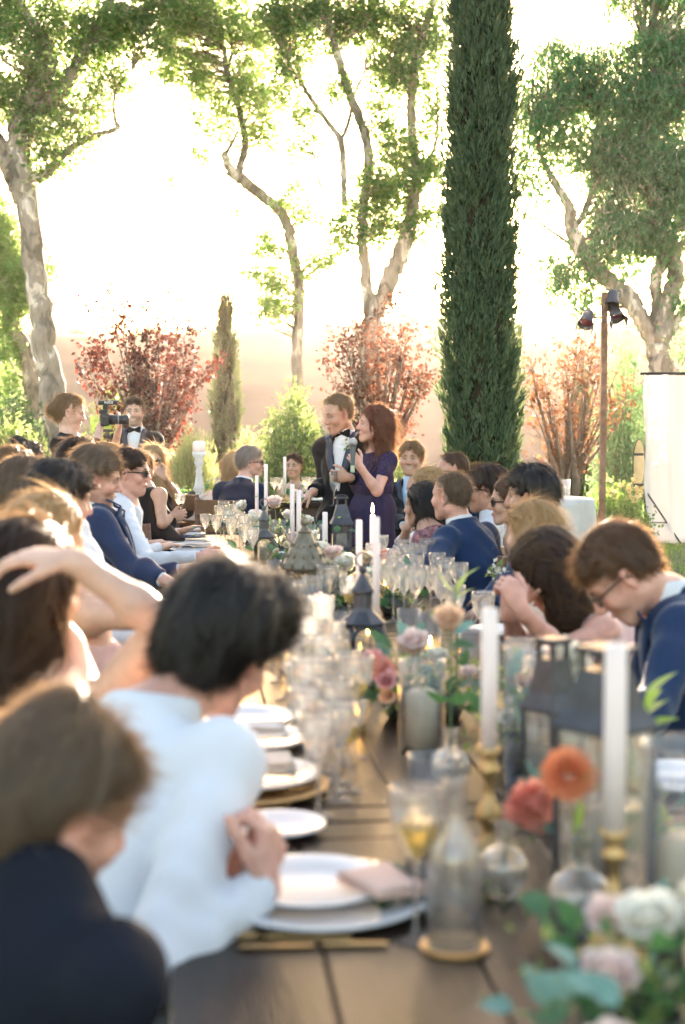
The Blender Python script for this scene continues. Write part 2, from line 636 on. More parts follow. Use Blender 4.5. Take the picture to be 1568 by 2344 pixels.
bark_e = barkmat('patchy_bark', (.80, .66, .54), (.40, .31, .24), (.20, .16, .12), 3.8)
bark_g = barkmat('grey_bark', (.66, .54, .42), (.34, .27, .21), (.20, .16, .12), 4.0)
leaf_e = leafmat('eucalyptus_leaf', (.035, .095, .035), (.09, .15, .045), (.18, .38, .09), (.44, .56, .18), .54)
leaf_y = leafmat('bright_leaf', (.07, .15, .04), (.12, .20, .055), (.34, .56, .15), (.56, .70, .28), .58)
leaf_w = leafmat('willow_leaf', (.05, .15, .075), (.10, .22, .11), (.20, .42, .14), (.40, .58, .24), .48)
leaf_r = leafmat('plum_leaf', (.04, .022, .016), (.10, .035, .022), (.13, .05, .03), (.42, .13, .06), .42)
leaf_c = leafmat('cypress_spray', (.060, .105, .060), (.15, .21, .12), (.12, .18, .07), (.26, .30, .13), .38, spec=.3)

# left big eucalyptus
tree('eucalyptus_tree', 'large eucalyptus with patchy pale bark and dark leaves, its trunk leaning behind the camerawoman', 'tree',
     (135, 1000), 21,
     [[(138, 1010, 66), (122, 900, 60), (100, 760, 55), (80, 620, 50), (62, 470, 50), (42, 360, 55), (48, 285, 58)],
      [(48, 285, 44), (75, 215, 40), (112, 160, 36), (110, 110, 30), (70, 50, 26), (25, -20, 24)],
      [(55, 290, 40), (110, 235, 38), (160, 180, 34), (205, 100, 26), (235, 40, 22), (262, -20, 20)],
      [(62, 400, 26), (95, 405, 24), (150, 350, 18), (190, 322, 15), (235, 305, 13), (270, 292, 11), (262, 270, 8), (263, 215, 6), (285, 175, 5), (300, 160, 4)],
      [(55, 460, 40), (30, 410, 38), (5, 340, 36), (-40, 260, 34)],
      [(110, 235, 16), (150, 245, 12), (170, 260, 8)]],
     [(60, 120, 110, 120, 1.3), (170, 60, 90, 80, 1.2), (260, 70, 70, 70, 1.1), (300, 30, 70, 50, 1), (20, 220, 60, 90, 1.1), (170, 250, 70, 50, 1.0),
      (110, 300, 70, 60, 1.1), (190, 300, 60, 40, .9), (130, 370, 60, 40, .9), (90, 410, 40, 30, .7), (250, 190, 60, 50, .8), (330, 100, 50, 60, .8),
      (110, 200, 60, 60, .8), (10, 20, 60, 60, 1.), (350, 30, 50, 40, .9), (215, 130, 60, 50, 1), (400, 0, 60, 40, 1), (60, -120, 180, 90, .8), (300, -110, 120, 80, .8), (150, -260, 180, 80, .5), (-80, 100, 60, 160, .7)],
     bark_e, leaf_e, 30000, .08, .5, seed=3, ground_to=True, clump=.24, perclump=60)
# second leaning trunk at the left edge
tree('eucalyptus_tree', 'smaller leaning eucalyptus at the left edge with pale tan bark and hanging foliage', 'tree', (95, 960), 23,
     [[(92, 1000, 46), (75, 880, 42), (45, 780, 38), (15, 700, 32), (-20, 610, 26), (-50, 480, 22)], [(92, 1000, 8), (75, 890, 6), (58, 865, 4), (40, 858, 3)]],
     [(10, 560, 50, 60, 1), (50, 620, 60, 60, 1.1), (20, 690, 50, 50, 1), (70, 680, 40, 50, .8), (100, 620, 25, 40, .5), (0, 770, 30, 40, 1), (20, 830, 30, 50, 1), (0, 500, 30, 50, .8),
      (15, 900, 30, 40, .6), (120, 660, 12, 40, .25)],
     bark_g, leaf_y, 11000, .085, .5, seed=4, ground_to=True, droop=.3)
# centre-left slender tree
tree('eucalyptus_tree', 'slender tree with a kinked pale trunk, rising right of the small cypress', 'tree', (684, 930), 22,
     [[(684, 930, 24), (681, 820, 25), (683, 720, 26), (685, 650, 25), (668, 570, 25), (655, 510, 25), (620, 465, 25), (575, 428, 26), (545, 405, 27), (525, 385, 22), (512, 350, 16)],
      [(545, 405, 18), (552, 370, 17), (562, 330, 17), (552, 270, 16), (538, 215, 15), (520, 170, 15), (512, 110, 11), (500, 50, 9), (485, -10, 7)],
      [(515, 355, 10), (530, 330, 8), (545, 300, 6)],
      [(520, 170, 9), (530, 110, 7), (522, 50, 5), (530, 0, 4)],
      [(535, 400, 6), (500, 390, 4), (450, 350, 3), (400, 340, 2)]],
     [(430, 60, 80, 70, 1.1), (520, 50, 70, 60, 1.1), (380, 130, 50, 60, .9), (450, 170, 60, 50, 1.1), (420, 40, 70, 50, .9), (500, 230, 60, 50, .8), (560, 180, 50, 60, .9),
      (600, 100, 50, 70, .9), (480, 290, 60, 45, .6), (600, 250, 50, 70, .9), (590, 330, 45, 45, .6), (440, 340, 50, 30, .3), (395, 425, 25, 22, .5),
      (610, 560, 45, 50, .7), (600, 640, 40, 60, .7), (620, 720, 45, 40, .8), (640, 680, 40, 60, .6), (720, 610, 30, 40, .6), (745, 600, 30, 40, .7), (560, 490, 20, 25, .4),
      (700, 500, 35, 45, .5), (670, 440, 50, 50, .6), (460, 360, 50, 30, .2), (505, 440, 30, 20, .15), (450, -70, 110, 60, .8), (560, -60, 90, 60, .8), (500, -200, 130, 80, .5)],
     bark_e, leaf_y, 25000, .075, .5, seed=5, ground_to=True, clump=.2, perclump=50)
# centre tree with two strong stems
tree('eucalyptus_tree', 'tall tree forking into two pale stems directly behind the standing couple', 'tree', (850, 760), 21,
     [[(850, 900, 60), (850, 760, 52), (848, 720, 34), (838, 640, 26), (832, 560, 24), (832, 470, 22), (845, 380, 24), (835, 310, 22), (805, 230, 22), (785, 170, 20), (768, 110, 20), (752, 50, 18), (745, -20, 16)],
      [(855, 740, 36), (880, 670, 40), (915, 590, 40), (940, 510, 34), (950, 430, 28), (953, 390, 24), (945, 330, 20), (942, 250, 22), (948, 180, 20), (962, 100, 18), (985, 30, 15), (1000, -30, 12)],
      [(788, 470, 14), (786, 390, 15), (780, 325, 16), (755, 285, 12), (720, 240, 12), (690, 190, 9), (655, 140, 6)],
      [(780, 325, 10), (798, 280, 9), (810, 220, 7), (835, 160, 5)],
      [(945, 400, 10), (985, 360, 9), (1000, 300, 8), (1000, 200, 6)],
      [(740, 440, 6), (725, 400, 6), (718, 350, 4), (715, 300, 3)]],
     [(640, 30, 70, 50, 1.2), (720, 30, 60, 50, 1), (820, 40, 60, 60, 1.2), (880, 90, 60, 70, 1.2), (900, 180, 60, 60, 1.3), (950, 130, 60, 70, 1.0), (990, 60, 40, 60, .9),
      (870, 270, 50, 50, .9), (900, 360, 50, 60, 1.2), (870, 440, 60, 60, 1.3), (930, 420, 50, 50, 1.1), (985, 380, 40, 60, .9), (990, 250, 35, 70, .8), (880, 520, 60, 45, 1.1),
      (940, 510, 45, 40, .6), (975, 560, 35, 30, .2), (800, 545, 40, 45, .9), (780, 500, 35, 40, .8), (690, 130, 60, 60, .8), (700, 260, 40, 50, .6),
      (680, 60, 90, 50, .9), (760, 200, 40, 50, .5), (690, 330, 40, 50, .6), (640, 200, 50, 50, .6), (1010, 470, 25, 60, .6), (770, 60, 50, 60, .8), (940, 30, 50, 40, 1), (700, -80, 130, 70, .9), (880, -90, 120, 80, .9), (1000, -60, 60, 80, .9), (800, -240, 190, 100, .55)],
     bark_e, leaf_e, 37000, .078, .5, seed=6, ground_to=True, clump=.23, perclump=55)
# right tree, thick forked trunks and willowy crown
tree('pepper_tree', 'wide tree with twisting forked trunks and a dense hanging crown above the white backdrop', 'tree', (1515, 860), 19,
     [[(1510, 900, 52), (1508, 800, 50), (1520, 730, 46), (1545, 640, 40), (1540, 580, 36), (1520, 540, 34), (1500, 480, 30), (1490, 380, 22)],
      [(1505, 800, 36), (1480, 745, 40), (1440, 690, 40), (1390, 640, 40), (1345, 590, 38), (1310, 530, 34), (1300, 470, 24), (1270, 420, 18), (1240, 360, 12), (1225, 300, 9)],
      [(1490, 790, 26), (1505, 700, 28), (1500, 640, 30), (1520, 590, 28), (1530, 540, 24)],
      [(1510, 800, 26), (1550, 880, 30), (1590, 960, 34)],
      [(1530, 760, 26), (1560, 720, 22), (1600, 680, 20)],
      [(1310, 530, 16), (1340, 480, 16), (1355, 420, 12), (1360, 340, 10), (1370, 250, 8)],
      [(1345, 590, 9), (1300, 555, 8), (1250, 520, 6), (1215, 490, 4)],
      [(1400, 650, 10), (1440, 660, 14), (1470, 700, 14)],
      [(1490, 380, 14), (1470, 250, 12), (1480, 120, 8)]],
     [(1260, 200, 60, 110, 1.2), (1330, 190, 60, 80, 1.1), (1280, 110, 45, 50, .8), (1220, 330, 40, 80, .9), (1290, 330, 60, 70, 1.1), (1380, 160, 40, 70, .7), (1370, 130, 35, 40, .5),
      (1450, 230, 90, 90, 1.5), (1530, 200, 70, 110, 1.5), (1480, 360, 110, 90, 1.7), (1400, 400, 70, 80, 1.4), (1550, 420, 60, 110, 1.5), (1420, 520, 80, 70, 1.5), (1500, 520, 80, 60, 1.4),
      (1380, 310, 60, 60, 1.2), (1500, 90, 70, 50, 1.0), (1560, 60, 50, 60, 1.), (1440, 110, 40, 50, .7), (1200, 230, 25, 80, .6), (1240, 440, 40, 30, .5), (1370, 500, 30, 60, 1),
      (1300, 640, 70, 50, .8), (1270, 600, 45, 45, .6), (1350, 570, 45, 50, .8), (1330, 690, 40, 25, .4), (1230, 540, 35, 25, .3), (1400, 740, 50, 20, .2), (1560, 650, 25, 70, .8), (1560, 780, 25, 50, .5),
      (1420, 610, 40, 30, .6), (1500, -40, 120, 70, 1), (1620, 100, 60, 200, 1), (1640, 450, 60, 150, 1)],
     bark_e, leaf_w, 62000, .085, .32, droop=1.0, seed=8, ground_to=True, clump=.22, perclump=60, hang=.12)


# ---- cypress
def cypress(label, d, outline, base_v, nspray, seed, leafm=None, blade=.05, name='cypress_tree'):
    """outline: (v, u_left, u_right) from the top down"""
    r = np.random.default_rng(seed)
    vb, ul, ur = outline[-1]
    b = P((ul + ur) / 2, base_v, d)
    root = thing(name, label, 'tree', (b[0], b[1], hillz(b[0], b[1])))
    o0 = np.array(root.location)
    rows = []
    for v, l, rr in outline:
        c = P((l + rr) / 2, v, d)
        rows.append((c[2], c[0] - (.02 if d < 15 else 0), (rr - l) / 2 * d / FPX * (.91 if d < 15 else 1)))
    rows = sorted(rows)
    Z = np.array([q[0] for q in rows]); X = np.array([q[1] for q in rows]); W = np.array([q[2] for q in rows])
    z0, z1 = Z[0], Z[-1]
    # inner mass
    zz = np.linspace(z0, z1, 60); seg = 26
    th = np.arange(seg) / seg * 2 * math.pi
    w = np.interp(zz, Z, W)[:, None] * .76 * (1 + .10 * np.sin(th * 5 + zz[:, None] * 2.2) + .06 * np.sin(th * 9 - zz[:, None] * 5))
    V = np.stack([np.interp(zz, Z, X)[:, None] + w * np.cos(th), b[1] + w * np.sin(th), zz[:, None] * np.ones(seg)], -1).reshape(-1, 3)
    i = np.arange(59)[:, None] * seg; j = np.arange(seg)[None]
    F = np.stack([i + j, i + (j + 1) % seg, i + seg + (j + 1) % seg, i + seg + j], -1).reshape(-1, 4)
    tr = MB().tube([A(b[0], b[1], o0[2] - .1) - o0, A(b[0], b[1], z0 + (z1 - z0) * .6) - o0], [max(W) * .18, max(W) * .08], 10)
    obj('trunk', (tr, bark_g), root)
    # sprays: flame-shaped tufts of short blades, pointing up and out
    zc = z0 + (z1 - z0) * r.random(nspray)
    a = r.random(nspray) * 2 * math.pi
    # thin places where the brown inside shows
    thin = np.sin(a * 3 + zc * 1.7 + 1.0) * np.sin(a * 5 - zc * 2.9) + .5 * np.sin(zc * 7 + a * 2)
    kp = (thin < .62) | (r.random(nspray) < .25)
    zc, a = zc[kp], a[kp]; nspray = len(zc)
    rad = np.interp(zc, Z, W)
    rr = rad * (.66 + .34 * r.random(nspray) ** .7 + .07 * np.sin(5 * a + zc * 2.2) + .10 * (r.random(nspray) > .93))
    base = np.stack([np.interp(zc, Z, X) + rr * np.cos(a), b[1] + rr * np.sin(a), zc], 1)
    out = np.stack([np.cos(a), np.sin(a), 0 * a], 1)
    k = 34
    L = (.20 + .24 * r.random(nspray)) * max(.35, min(1, max(W) / .38))
    t = r.random((nspray, k))
    ax = out * .30 + A(0, 0, 1) + r.normal(0, .12, (nspray, 3))
    wid = (1 - t) ** .7 * L[:, None] * .26
    Cc = base[:, None] + ax[:, None] * (t * L[:, None])[..., None] + r.normal(0, 1, (nspray, k, 3)) * (wid * .55)[..., None]
    dirs = (np.repeat(ax[:, None], k, 1) + r.normal(0, .26, (nspray, k, 3))).reshape(-1, 3) * 2.6
    Vl, Fl = leaf_mesh(Cc.reshape(-1, 3), blade * 1.3, .26, 0, 0, outw=dirs, jitter=.3, r=r)
    n0 = len(V)
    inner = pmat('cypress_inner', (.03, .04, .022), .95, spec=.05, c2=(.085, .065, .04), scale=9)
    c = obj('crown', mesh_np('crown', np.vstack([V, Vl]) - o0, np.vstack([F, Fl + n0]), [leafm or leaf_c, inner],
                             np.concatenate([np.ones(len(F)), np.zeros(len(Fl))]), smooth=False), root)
    c['kind'] = 'stuff'
    return root


cypress('tall dark green Italian cypress column standing right behind the standing couple', 13.2,
        [(-420, 1088, 1112), (-250, 1074, 1132), (-60, 1058, 1150), (40, 1052, 1156), (170, 1042, 1162), (300, 1034, 1168), (420, 1026, 1174), (470, 1030, 1172), (560, 1026, 1174), (640, 1022, 1172), (700, 1026, 1176),
         (820, 1026, 1172), (900, 1032, 1180), (930, 1026, 1182), (1000, 1030, 1184), (1060, 1032, 1180), (1130, 1042, 1172), (1250, 1056, 1160)], 1290, 2700, 11)
leaf_o = leafmat('olive_spray', (.085, .10, .04), (.12, .14, .06), (.14, .20, .06), (.20, .26, .09), .3)
cypress('small narrow olive-green cypress with a pointed tip in front of the hill', 24.0,
        [(700, 517, 520), (730, 512, 524), (790, 504, 533), (860, 496, 540), (940, 488, 546), (1020, 483, 548), (1100, 480, 548), (1180, 490, 540)], 1180, 620, 12, leaf_o, .045)
cypress('young olive cypress partly hidden behind the right-hand red-leaved plum tree', 26.0,
        [(860, 1326, 1330), (900, 1320, 1338), (980, 1312, 1344), (1050, 1308, 1350), (1120, 1304, 1356), (1190, 1308, 1350)], 1180, 350, 13, leaf_o, .045)


# ---- red-leaved plum trees: many upright stems from one base, leaves along the stems
def plum(label, base, d, box, seed, nst=26, skew=0.0, dens=1.0, top=None, lm=None):
    r = np.random.default_rng(seed)
    b = P(base[0], base[1], d)
    root = thing('plum_tree', label, 'tree', (b[0], b[1], hillz(b[0], b[1])))
    o0 = np.array(root.location)
    u0, u1, v0, v1 = box
    st = MB(); lv = []
    g = A(b[0], b[1], hillz(b[0], b[1]))
    for k in range(nst):
        f = (k + .5) / nst
        ut = u0 + (u1 - u0) * np.clip(f + r.normal(0, .06), 0, 1)
        edge = abs(2 * f - 1)
        vt = v0 + (v1 - v0) * (edge ** 2.0 * .38 + .34 * r.random() ** 1.2)
        tip = P(ut, vt, d + r.normal(0, .35))
        hub = b + A(r.normal(0, .04), r.normal(0, .04), 0)
        mid = hub + (tip - hub) * .5 + A((tip[0] - hub[0]) * .02, r.normal(0, .12), .02)
        rows = spline([(*g, .035), (*hub, .03 if k % 4 else .045), (*mid, .014), (*tip, .003)], 8)
        st.tube(rows[:, :3] - o0, rows[:, 3], 6, cap=False)
        L = rows[9:, :3]
        nb = 6
        for _ in range(nb):
            i = int(r.integers(1, len(L) - 1))
            e = L[i] + A(r.normal(0, .22), r.normal(0, .2), .12 + .25 * r.random())
            st.tube(np.array([L[i], (L[i] + e) / 2 + A(0, 0, -.02), e]) - o0, [.006, .004, .002], 4, cap=False)
            m = int(15 * dens)
            t = .25 + .8 * r.random(m)
            lv.append(L[i] + (e - L[i]) * t[:, None] + r.normal(0, .035, (m, 3)))
        m = int(44 * dens)
        t = r.random(m) ** .8 * (len(L) - 1.001)
        i = t.astype(int)
        lv.append(L[i] + (L[i + 1] - L[i]) * (t - i)[:, None] + r.normal(0, .045, (m, 3)))
    V, F = leaf_mesh(np.vstack(lv), .058, .6, droop=.25, r=r)
    t = obj('stems', (st, pmat('plum_stem', (.17, .12, .09), .8, var=.3)), root); t['kind'] = 'stuff'
    c = obj('crown', mesh_np('crown', V - o0, F, lm or leaf_r, smooth=False), root); c['kind'] = 'stuff'
    return root


plum('red-leaved purple plum tree with dark upper leaves, beside the young man in the tuxedo', (350, 1090), 18, (165, 480, 620, 1040), 21, 24, dens=1.6, lm=leafmat('dark_plum_leaf', (.03, .016, .016), (.07, .025, .02), (.08, .025, .025), (.36, .08, .04), .36))
plum('red-leaved plum tree directly behind the standing man and woman', (868, 1090), 18, (738, 1000, 690, 1010), 22, 32, dens=.95)
plum('sparse red-leaved plum tree between the tall cypress and the lamp pole', (1298, 1125), 17, (1192, 1460, 735, 1030), 23, 21, dens=.8, lm=leafmat('rusty_plum_leaf', (.07, .035, .02), (.12, .07, .035), (.26, .10, .05), (.46, .22, .09), .42))


# ---- leafy shrubs: upright wands of small leaves
def shrub(name, label, c_uv, d, box, n, size, leafm, seed, aspect=.3, wand=.5, cat='shrub', up=.5, dep=.7, top_j=.35):
    r = np.random.default_rng(seed)
    u0, u1, v0, v1 = box
    b = P((u0 + u1) / 2, v1, d)
    root = thing(name, label, cat, (b[0], b[1], hillz(b[0], b[1])))
    o0 = np.array(root.location)
    st = MB(); lv = []
    nst = max(10, n // 110)
    for k in range(nst):
        x = (r.random() * 2 - 1)
        ut = (u0 + u1) / 2 + x * (u1 - u0) / 2
        vt = v0 + (v1 - v0) * (abs(x) ** 1.8 * .55 + top_j * r.random() ** 1.3)
        tip = P(ut, vt, d + r.normal(0, dep * .5))
        bx = A((tip[0] - b[0]) * .45 + b[0] + r.normal(0, .08), b[1] + (tip[1] - b[1]) * .6, 0)
        bx[2] = hillz(bx[0], bx[1])
        rows = spline([(*bx, .010), (*((bx + tip) / 2 + A(r.normal(0, .05), 0, .05)), .006), (*tip, .002)], 6)
        st.tube(rows[:, :3] - o0, rows[:, 3], 4, cap=False)
        m = 110
        t = (r.random(m) ** .6) * (len(rows) - 1.001); i = t.astype(int)
        L = rows[:, :3]
        spread = .05 + .10 * (1 - t / len(rows))[:, None]
        lv.append(L[i] + (L[i + 1] - L[i]) * (t - i)[:, None] + r.normal(0, 1, (m, 3)) * spread)
    V, F = leaf_mesh(np.vstack(lv), size, aspect, up=up, r=r)
    t = obj('stems', (st, pmat('shrub_stem', (.16, .13, .07), .8, var=.3)), root); t['kind'] = 'stuff'
    c = obj('foliage', mesh_np('foliage', V - o0, F, leafm, smooth=False), root); c['kind'] = 'stuff'
    return root


leaf_s = leafmat('shrub_leaf', (.07, .13, .045), (.12, .19, .07), (.28, .42, .12), (.48, .56, .20), .42)
leaf_p = leafmat('pale_grass_leaf', (.16, .20, .07), (.22, .24, .09), (.42, .50, .16), (.55, .58, .25), .45)
leaf_d = leafmat('hedge_leaf', (.05, .12, .03), (.08, .16, .035), (.22, .42, .06), (.38, .52, .1), .4)
shrub('oleander_shrub', 'bushy green shrub of slim upright leaves left of the standing man', None, 16.5, (580, 765, 880, 1250), 9000, .075, leaf_s, 31)
shrub('oleander_shrub', 'sunlit green shoots rising right behind the woman with the microphone', None, 17, (880, 960, 1030, 1250), 1800, .07, leaf_s, 32)
shrub('ornamental_grass', 'pale feathery grass between the plum tree and the small cypress', None, 21, (375, 500, 985, 1240), 7000, .10, leaf_p, 33, aspect=.12, cat='grass clump', up=1.2, top_j=.2)
shrub('ornamental_grass', 'pale feathery grass just right of the small cypress', None, 21.5, (525, 620, 985, 1230), 4500, .10, leaf_p, 34, aspect=.12, cat='grass clump', up=1.2, top_j=.2)
shrub('garden_shrub', 'bright green shrub at the left edge below the eucalyptus trunks', None, 17, (-60, 130, 960, 1230), 7000, .08, leaf_s, 35)
shrub('garden_shrub', 'dark blue-green shrub behind the leaning trunk at the left edge', None, 20, (-40, 110, 880, 1160), 5500, .09,
      leafmat('dark_leaf', (.04, .09, .05), (.07, .12, .06), (.12, .26, .08), (.2, .32, .12), .4), 36, up=-.2)
shrub('garden_shrub', 'olive shrub behind the camera and the dark plum leaves', None, 21, (165, 330, 880, 1180), 5000, .07, leaf_d, 37, up=.3)
shrub('pepper_shrub', 'light green drooping foliage behind the lamp pole and the backdrop edge', None, 20, (1355, 1500, 760, 1180), 6500, .085, leaf_w, 38, up=-.9, top_j=.6)
shrub('rose_hedge', 'low rose hedge with fading yellow blooms beside the lamp pole', None, 16, (1330, 1475, 1105, 1290), 7500, .05, leaf_d, 39, aspect=.55, up=.1, cat='hedge', top_j=.5)
shrub('rose_hedge', 'low green hedge glimpsed below the tall cypress and cocktail table', None, 18, (1150, 1330, 1110, 1260), 3500, .05, leaf_d, 40, aspect=.55, up=.1, cat='hedge')
shrub('garden_shrub', 'hazy green bushes behind the far table on the left', None, 26, (120, 420, 1010, 1180), 5000, .08, leaf_s, 41, dep=1.5)


# fading rose blooms on the hedge
def blooms():
    h = bpy.data.objects.get('rose_hedge')
    m = pmat('faded_rose', (.75, .55, .22), .6, c2=(.8, .7, .4), scale=30, transl=.3)
    r = np.random.default_rng(5)
    o0 = np.array(h.location)
    for k in range(14):
        p = P(1345 + 125 * r.random(), 1095 + 55 * r.random(), 15.6 + r.random() * .5)
        mb = MB()
        C = p - o0 + r.normal(0, .012, (12, 3))
        V, F = leaf_mesh(C, .05, .8, r=r)
        mb.add(V, F)
        obj('bloom', (mb, m, False), h)


blooms()


# ---- ridge: houses and palms
def ridge():
    hm = pmat('far_house_wall', (.55, .45, .36), .8, spec=.1)
    rm = pmat('far_house_roof', (.35, .22, .16), .8, spec=.1)
    gm = pmat('far_window', (.10, .10, .11), .3)
    for k, (u, w, hh, lab) in enumerate([]):
        y = 300.0
        x = (u - 784) / FPX * y
        z = float(hillz(x, y)) - .4
        t = thing('hill_house', lab, 'house', (x, y, z))
        mb = MB().box((0, 0, hh / 2), (w * .9, 7, hh)); obj('wall', (mb, hm, False), t)
        V = A((-w / 2, -4, hh), (w / 2, -4, hh), (w / 2, 4, hh), (-w / 2, 4, hh), (-w / 3, 0, hh + 1.2), (w / 3, 0, hh + 1.2))
        mb = MB(); mb.add(V, [(0, 1, 5, 4), (2, 3, 4, 5)]); mb.add(V, [(1, 2, 5), (3, 0, 4)]); mb.add(V, [(3, 2, 1, 0)])
        obj('roof', (mb, rm, False), t)
        for q in (-.28, 0, .28):
            mb = MB().box((q * w, -3.52, hh * .55), (w * .13, .06, hh * .35)); obj('window', (mb, gm, False), t)
    lm = leafmat('far_palm', (.10, .10, .05), (.14, .13, .06), (.2, .2, .1), (.25, .25, .1))
    for k, (u, h, lab) in enumerate([(712, 1.25, 'hazy palm on the hill crest between the slender trunk and the forked tree'),
                                     (630, .75, 'short hazy palm on the crest beside the far house')]):
        y = 97.0; x = (u - 784) / FPX * y; z = float(hillz(x, y)) - .1
        t = thing('palm_tree', lab, 'palm', (x, y, z))
        obj('trunk', (MB().tube([(0, 0, 0), (.03, 0, h)], [.09, .07], 7), pmat('palm_trunk', (.2, .15, .1), .9)), t)
        r = np.random.default_rng(k); mb = MB()
        for q in range(16):
            a = q / 16 * 6.28; e = r.uniform(-.3, .9)
            dr = A(math.cos(a), math.sin(a), 0)
            pts = [A(.03, 0, h) + dr * s * .62 + A(0, 0, e * s * .52 - .52 * s * s) for s in np.linspace(0, 1, 6)]
            sd = np.cross(dr, A(0, 0, 1)) * .08
            V = np.array([p + sgn * sd * (1 - abs(2 * i / 5 - .8) * .5) for i, p in enumerate(pts) for sgn in (-1, 1)])
            mb.add(V, [(2 * i, 2 * i + 1, 2 * i + 3, 2 * i + 2) for i in range(5)])
        obj('crown', (mb, lm, False), t)
    # scattered crest bushes as one mass
    r = np.random.default_rng(77)
    C = []
    for k in range(70):
        y = 95 + 4 * r.random(); x = r.uniform(-22, 12)
        s = .10 + .55 * r.random() ** 3
        C.append(A(x, y, float(hillz(x, y))) + r.normal(0, 1, (60, 3)) * A(s * 1.6, s, s * .6))
    V, F = leaf_mesh(np.vstack(C), .25, .8, r=r)
    obj('crest_bushes', mesh_np('crest_bushes', V, F, lm, smooth=False), label='low hazy scrub along the crest of the far hill', cat='scrub', kind='stuff')


ridge()


# ---- lamp pole with three stage lights
def lamp_pole():
    p0 = P(1376, 1235, 14.5); p1 = P(1379, 672, 14.5)
    g = float(hillz(p0[0], p0[1]))
    t = thing('light_pole', 'slim rusty brown light pole standing left of the white backdrop', 'light pole', (p0[0], p0[1], g))
    o0 = np.array(t.location)
    rust = pmat('rusty_steel', (.20, .11, .07), .65, metal=.3, var=.3, scale=20)
    blk = pmat('lamp_housing', (.09, .08, .09), .5, metal=.2)
    top = A(p1[0], p1[1], p1[2])
    obj('pole', (MB().box(((top[0] - p0[0]) / 2, 0, (top[2] - g) / 2), (.060, .060, top[2] - g)), rust, False), t)
    obj('base_plate', (MB().box((0, 0, .012), (.26, .26, .024)), rust, False), t)
    brace = MB().tube([P(1376, 1170, 14.5) - o0, P(1362, 1220, 14.48) - o0 + A(0, 0, 0), A(P(1358, 1290, 14.45)[0], p0[1], g) - o0], [.03, .03, .035], 8)
    obj('brace', (brace, rust), t)
    arms = MB()
    for (ua, va), (ub, vb) in [((1379, 685), (1405, 690)), ((1379, 720), (1405, 722)), ((1379, 727), (1345, 727))]:
        arms.tube([P(ua, va, 14.5) - o0, P(ub, vb, 14.4) - o0], .014, 6)
    obj('arm', (arms, rust), t)
    pink = pmat('pink_gel', (.7, .12, .22), .3, transl=.5)
    for (u, v, dr, gel) in [(1402, 682, (-.15, -.5, -.85), 0), (1408, 712, (.2, -.5, -.8), 1), (1345, 727, (-.3, -.6, -.7), 1)]:
        c = P(u, v, 14.35); dv = nrm(A(*dr))
        M = frame(-dv)
        l = thing('stage_light', {0: 'upper black stage lamp on the brown pole, nearest its top', 1: 'black stage lamp with pink gel clamped to the pole'}[gel] if not (gel and u > 1400)
                  else 'right lower stage lamp with pink gel on the brown pole', 'stage light', c)
        if u == 1345: l['label'] = 'left stage lamp with pink gel on the brown pole'
        obj('housing', (MB().lathe([(.0, .11), (.05, .105), (.075, .06), (.078, -.02), (.085, -.05), (.10, -.13), (.097, -.13), (.082, -.05), (.072, -.02), (0, .0)], seg=16, M=M), blk), l)
        obj('lens', (MB().lathe([(0, -.06), (.083, -.065)], seg=16, M=M), pink if gel else blk), l)
        y = MB(); y.tube([M @ A(.085, 0, .02), M @ A(.10, 0, .12), M @ A(-.10, 0, .12), M @ A(-.085, 0, .02)], .008, 5)
        obj('yoke', (y, blk), l)
        l.scale = (.78, .78, .78)
        for s in (-1, 1):
            obj('barn_door', (MB().box(M @ A(s * .10, 0, -.16), (.008, .15, .09), M), blk, False), l)


lamp_pole()


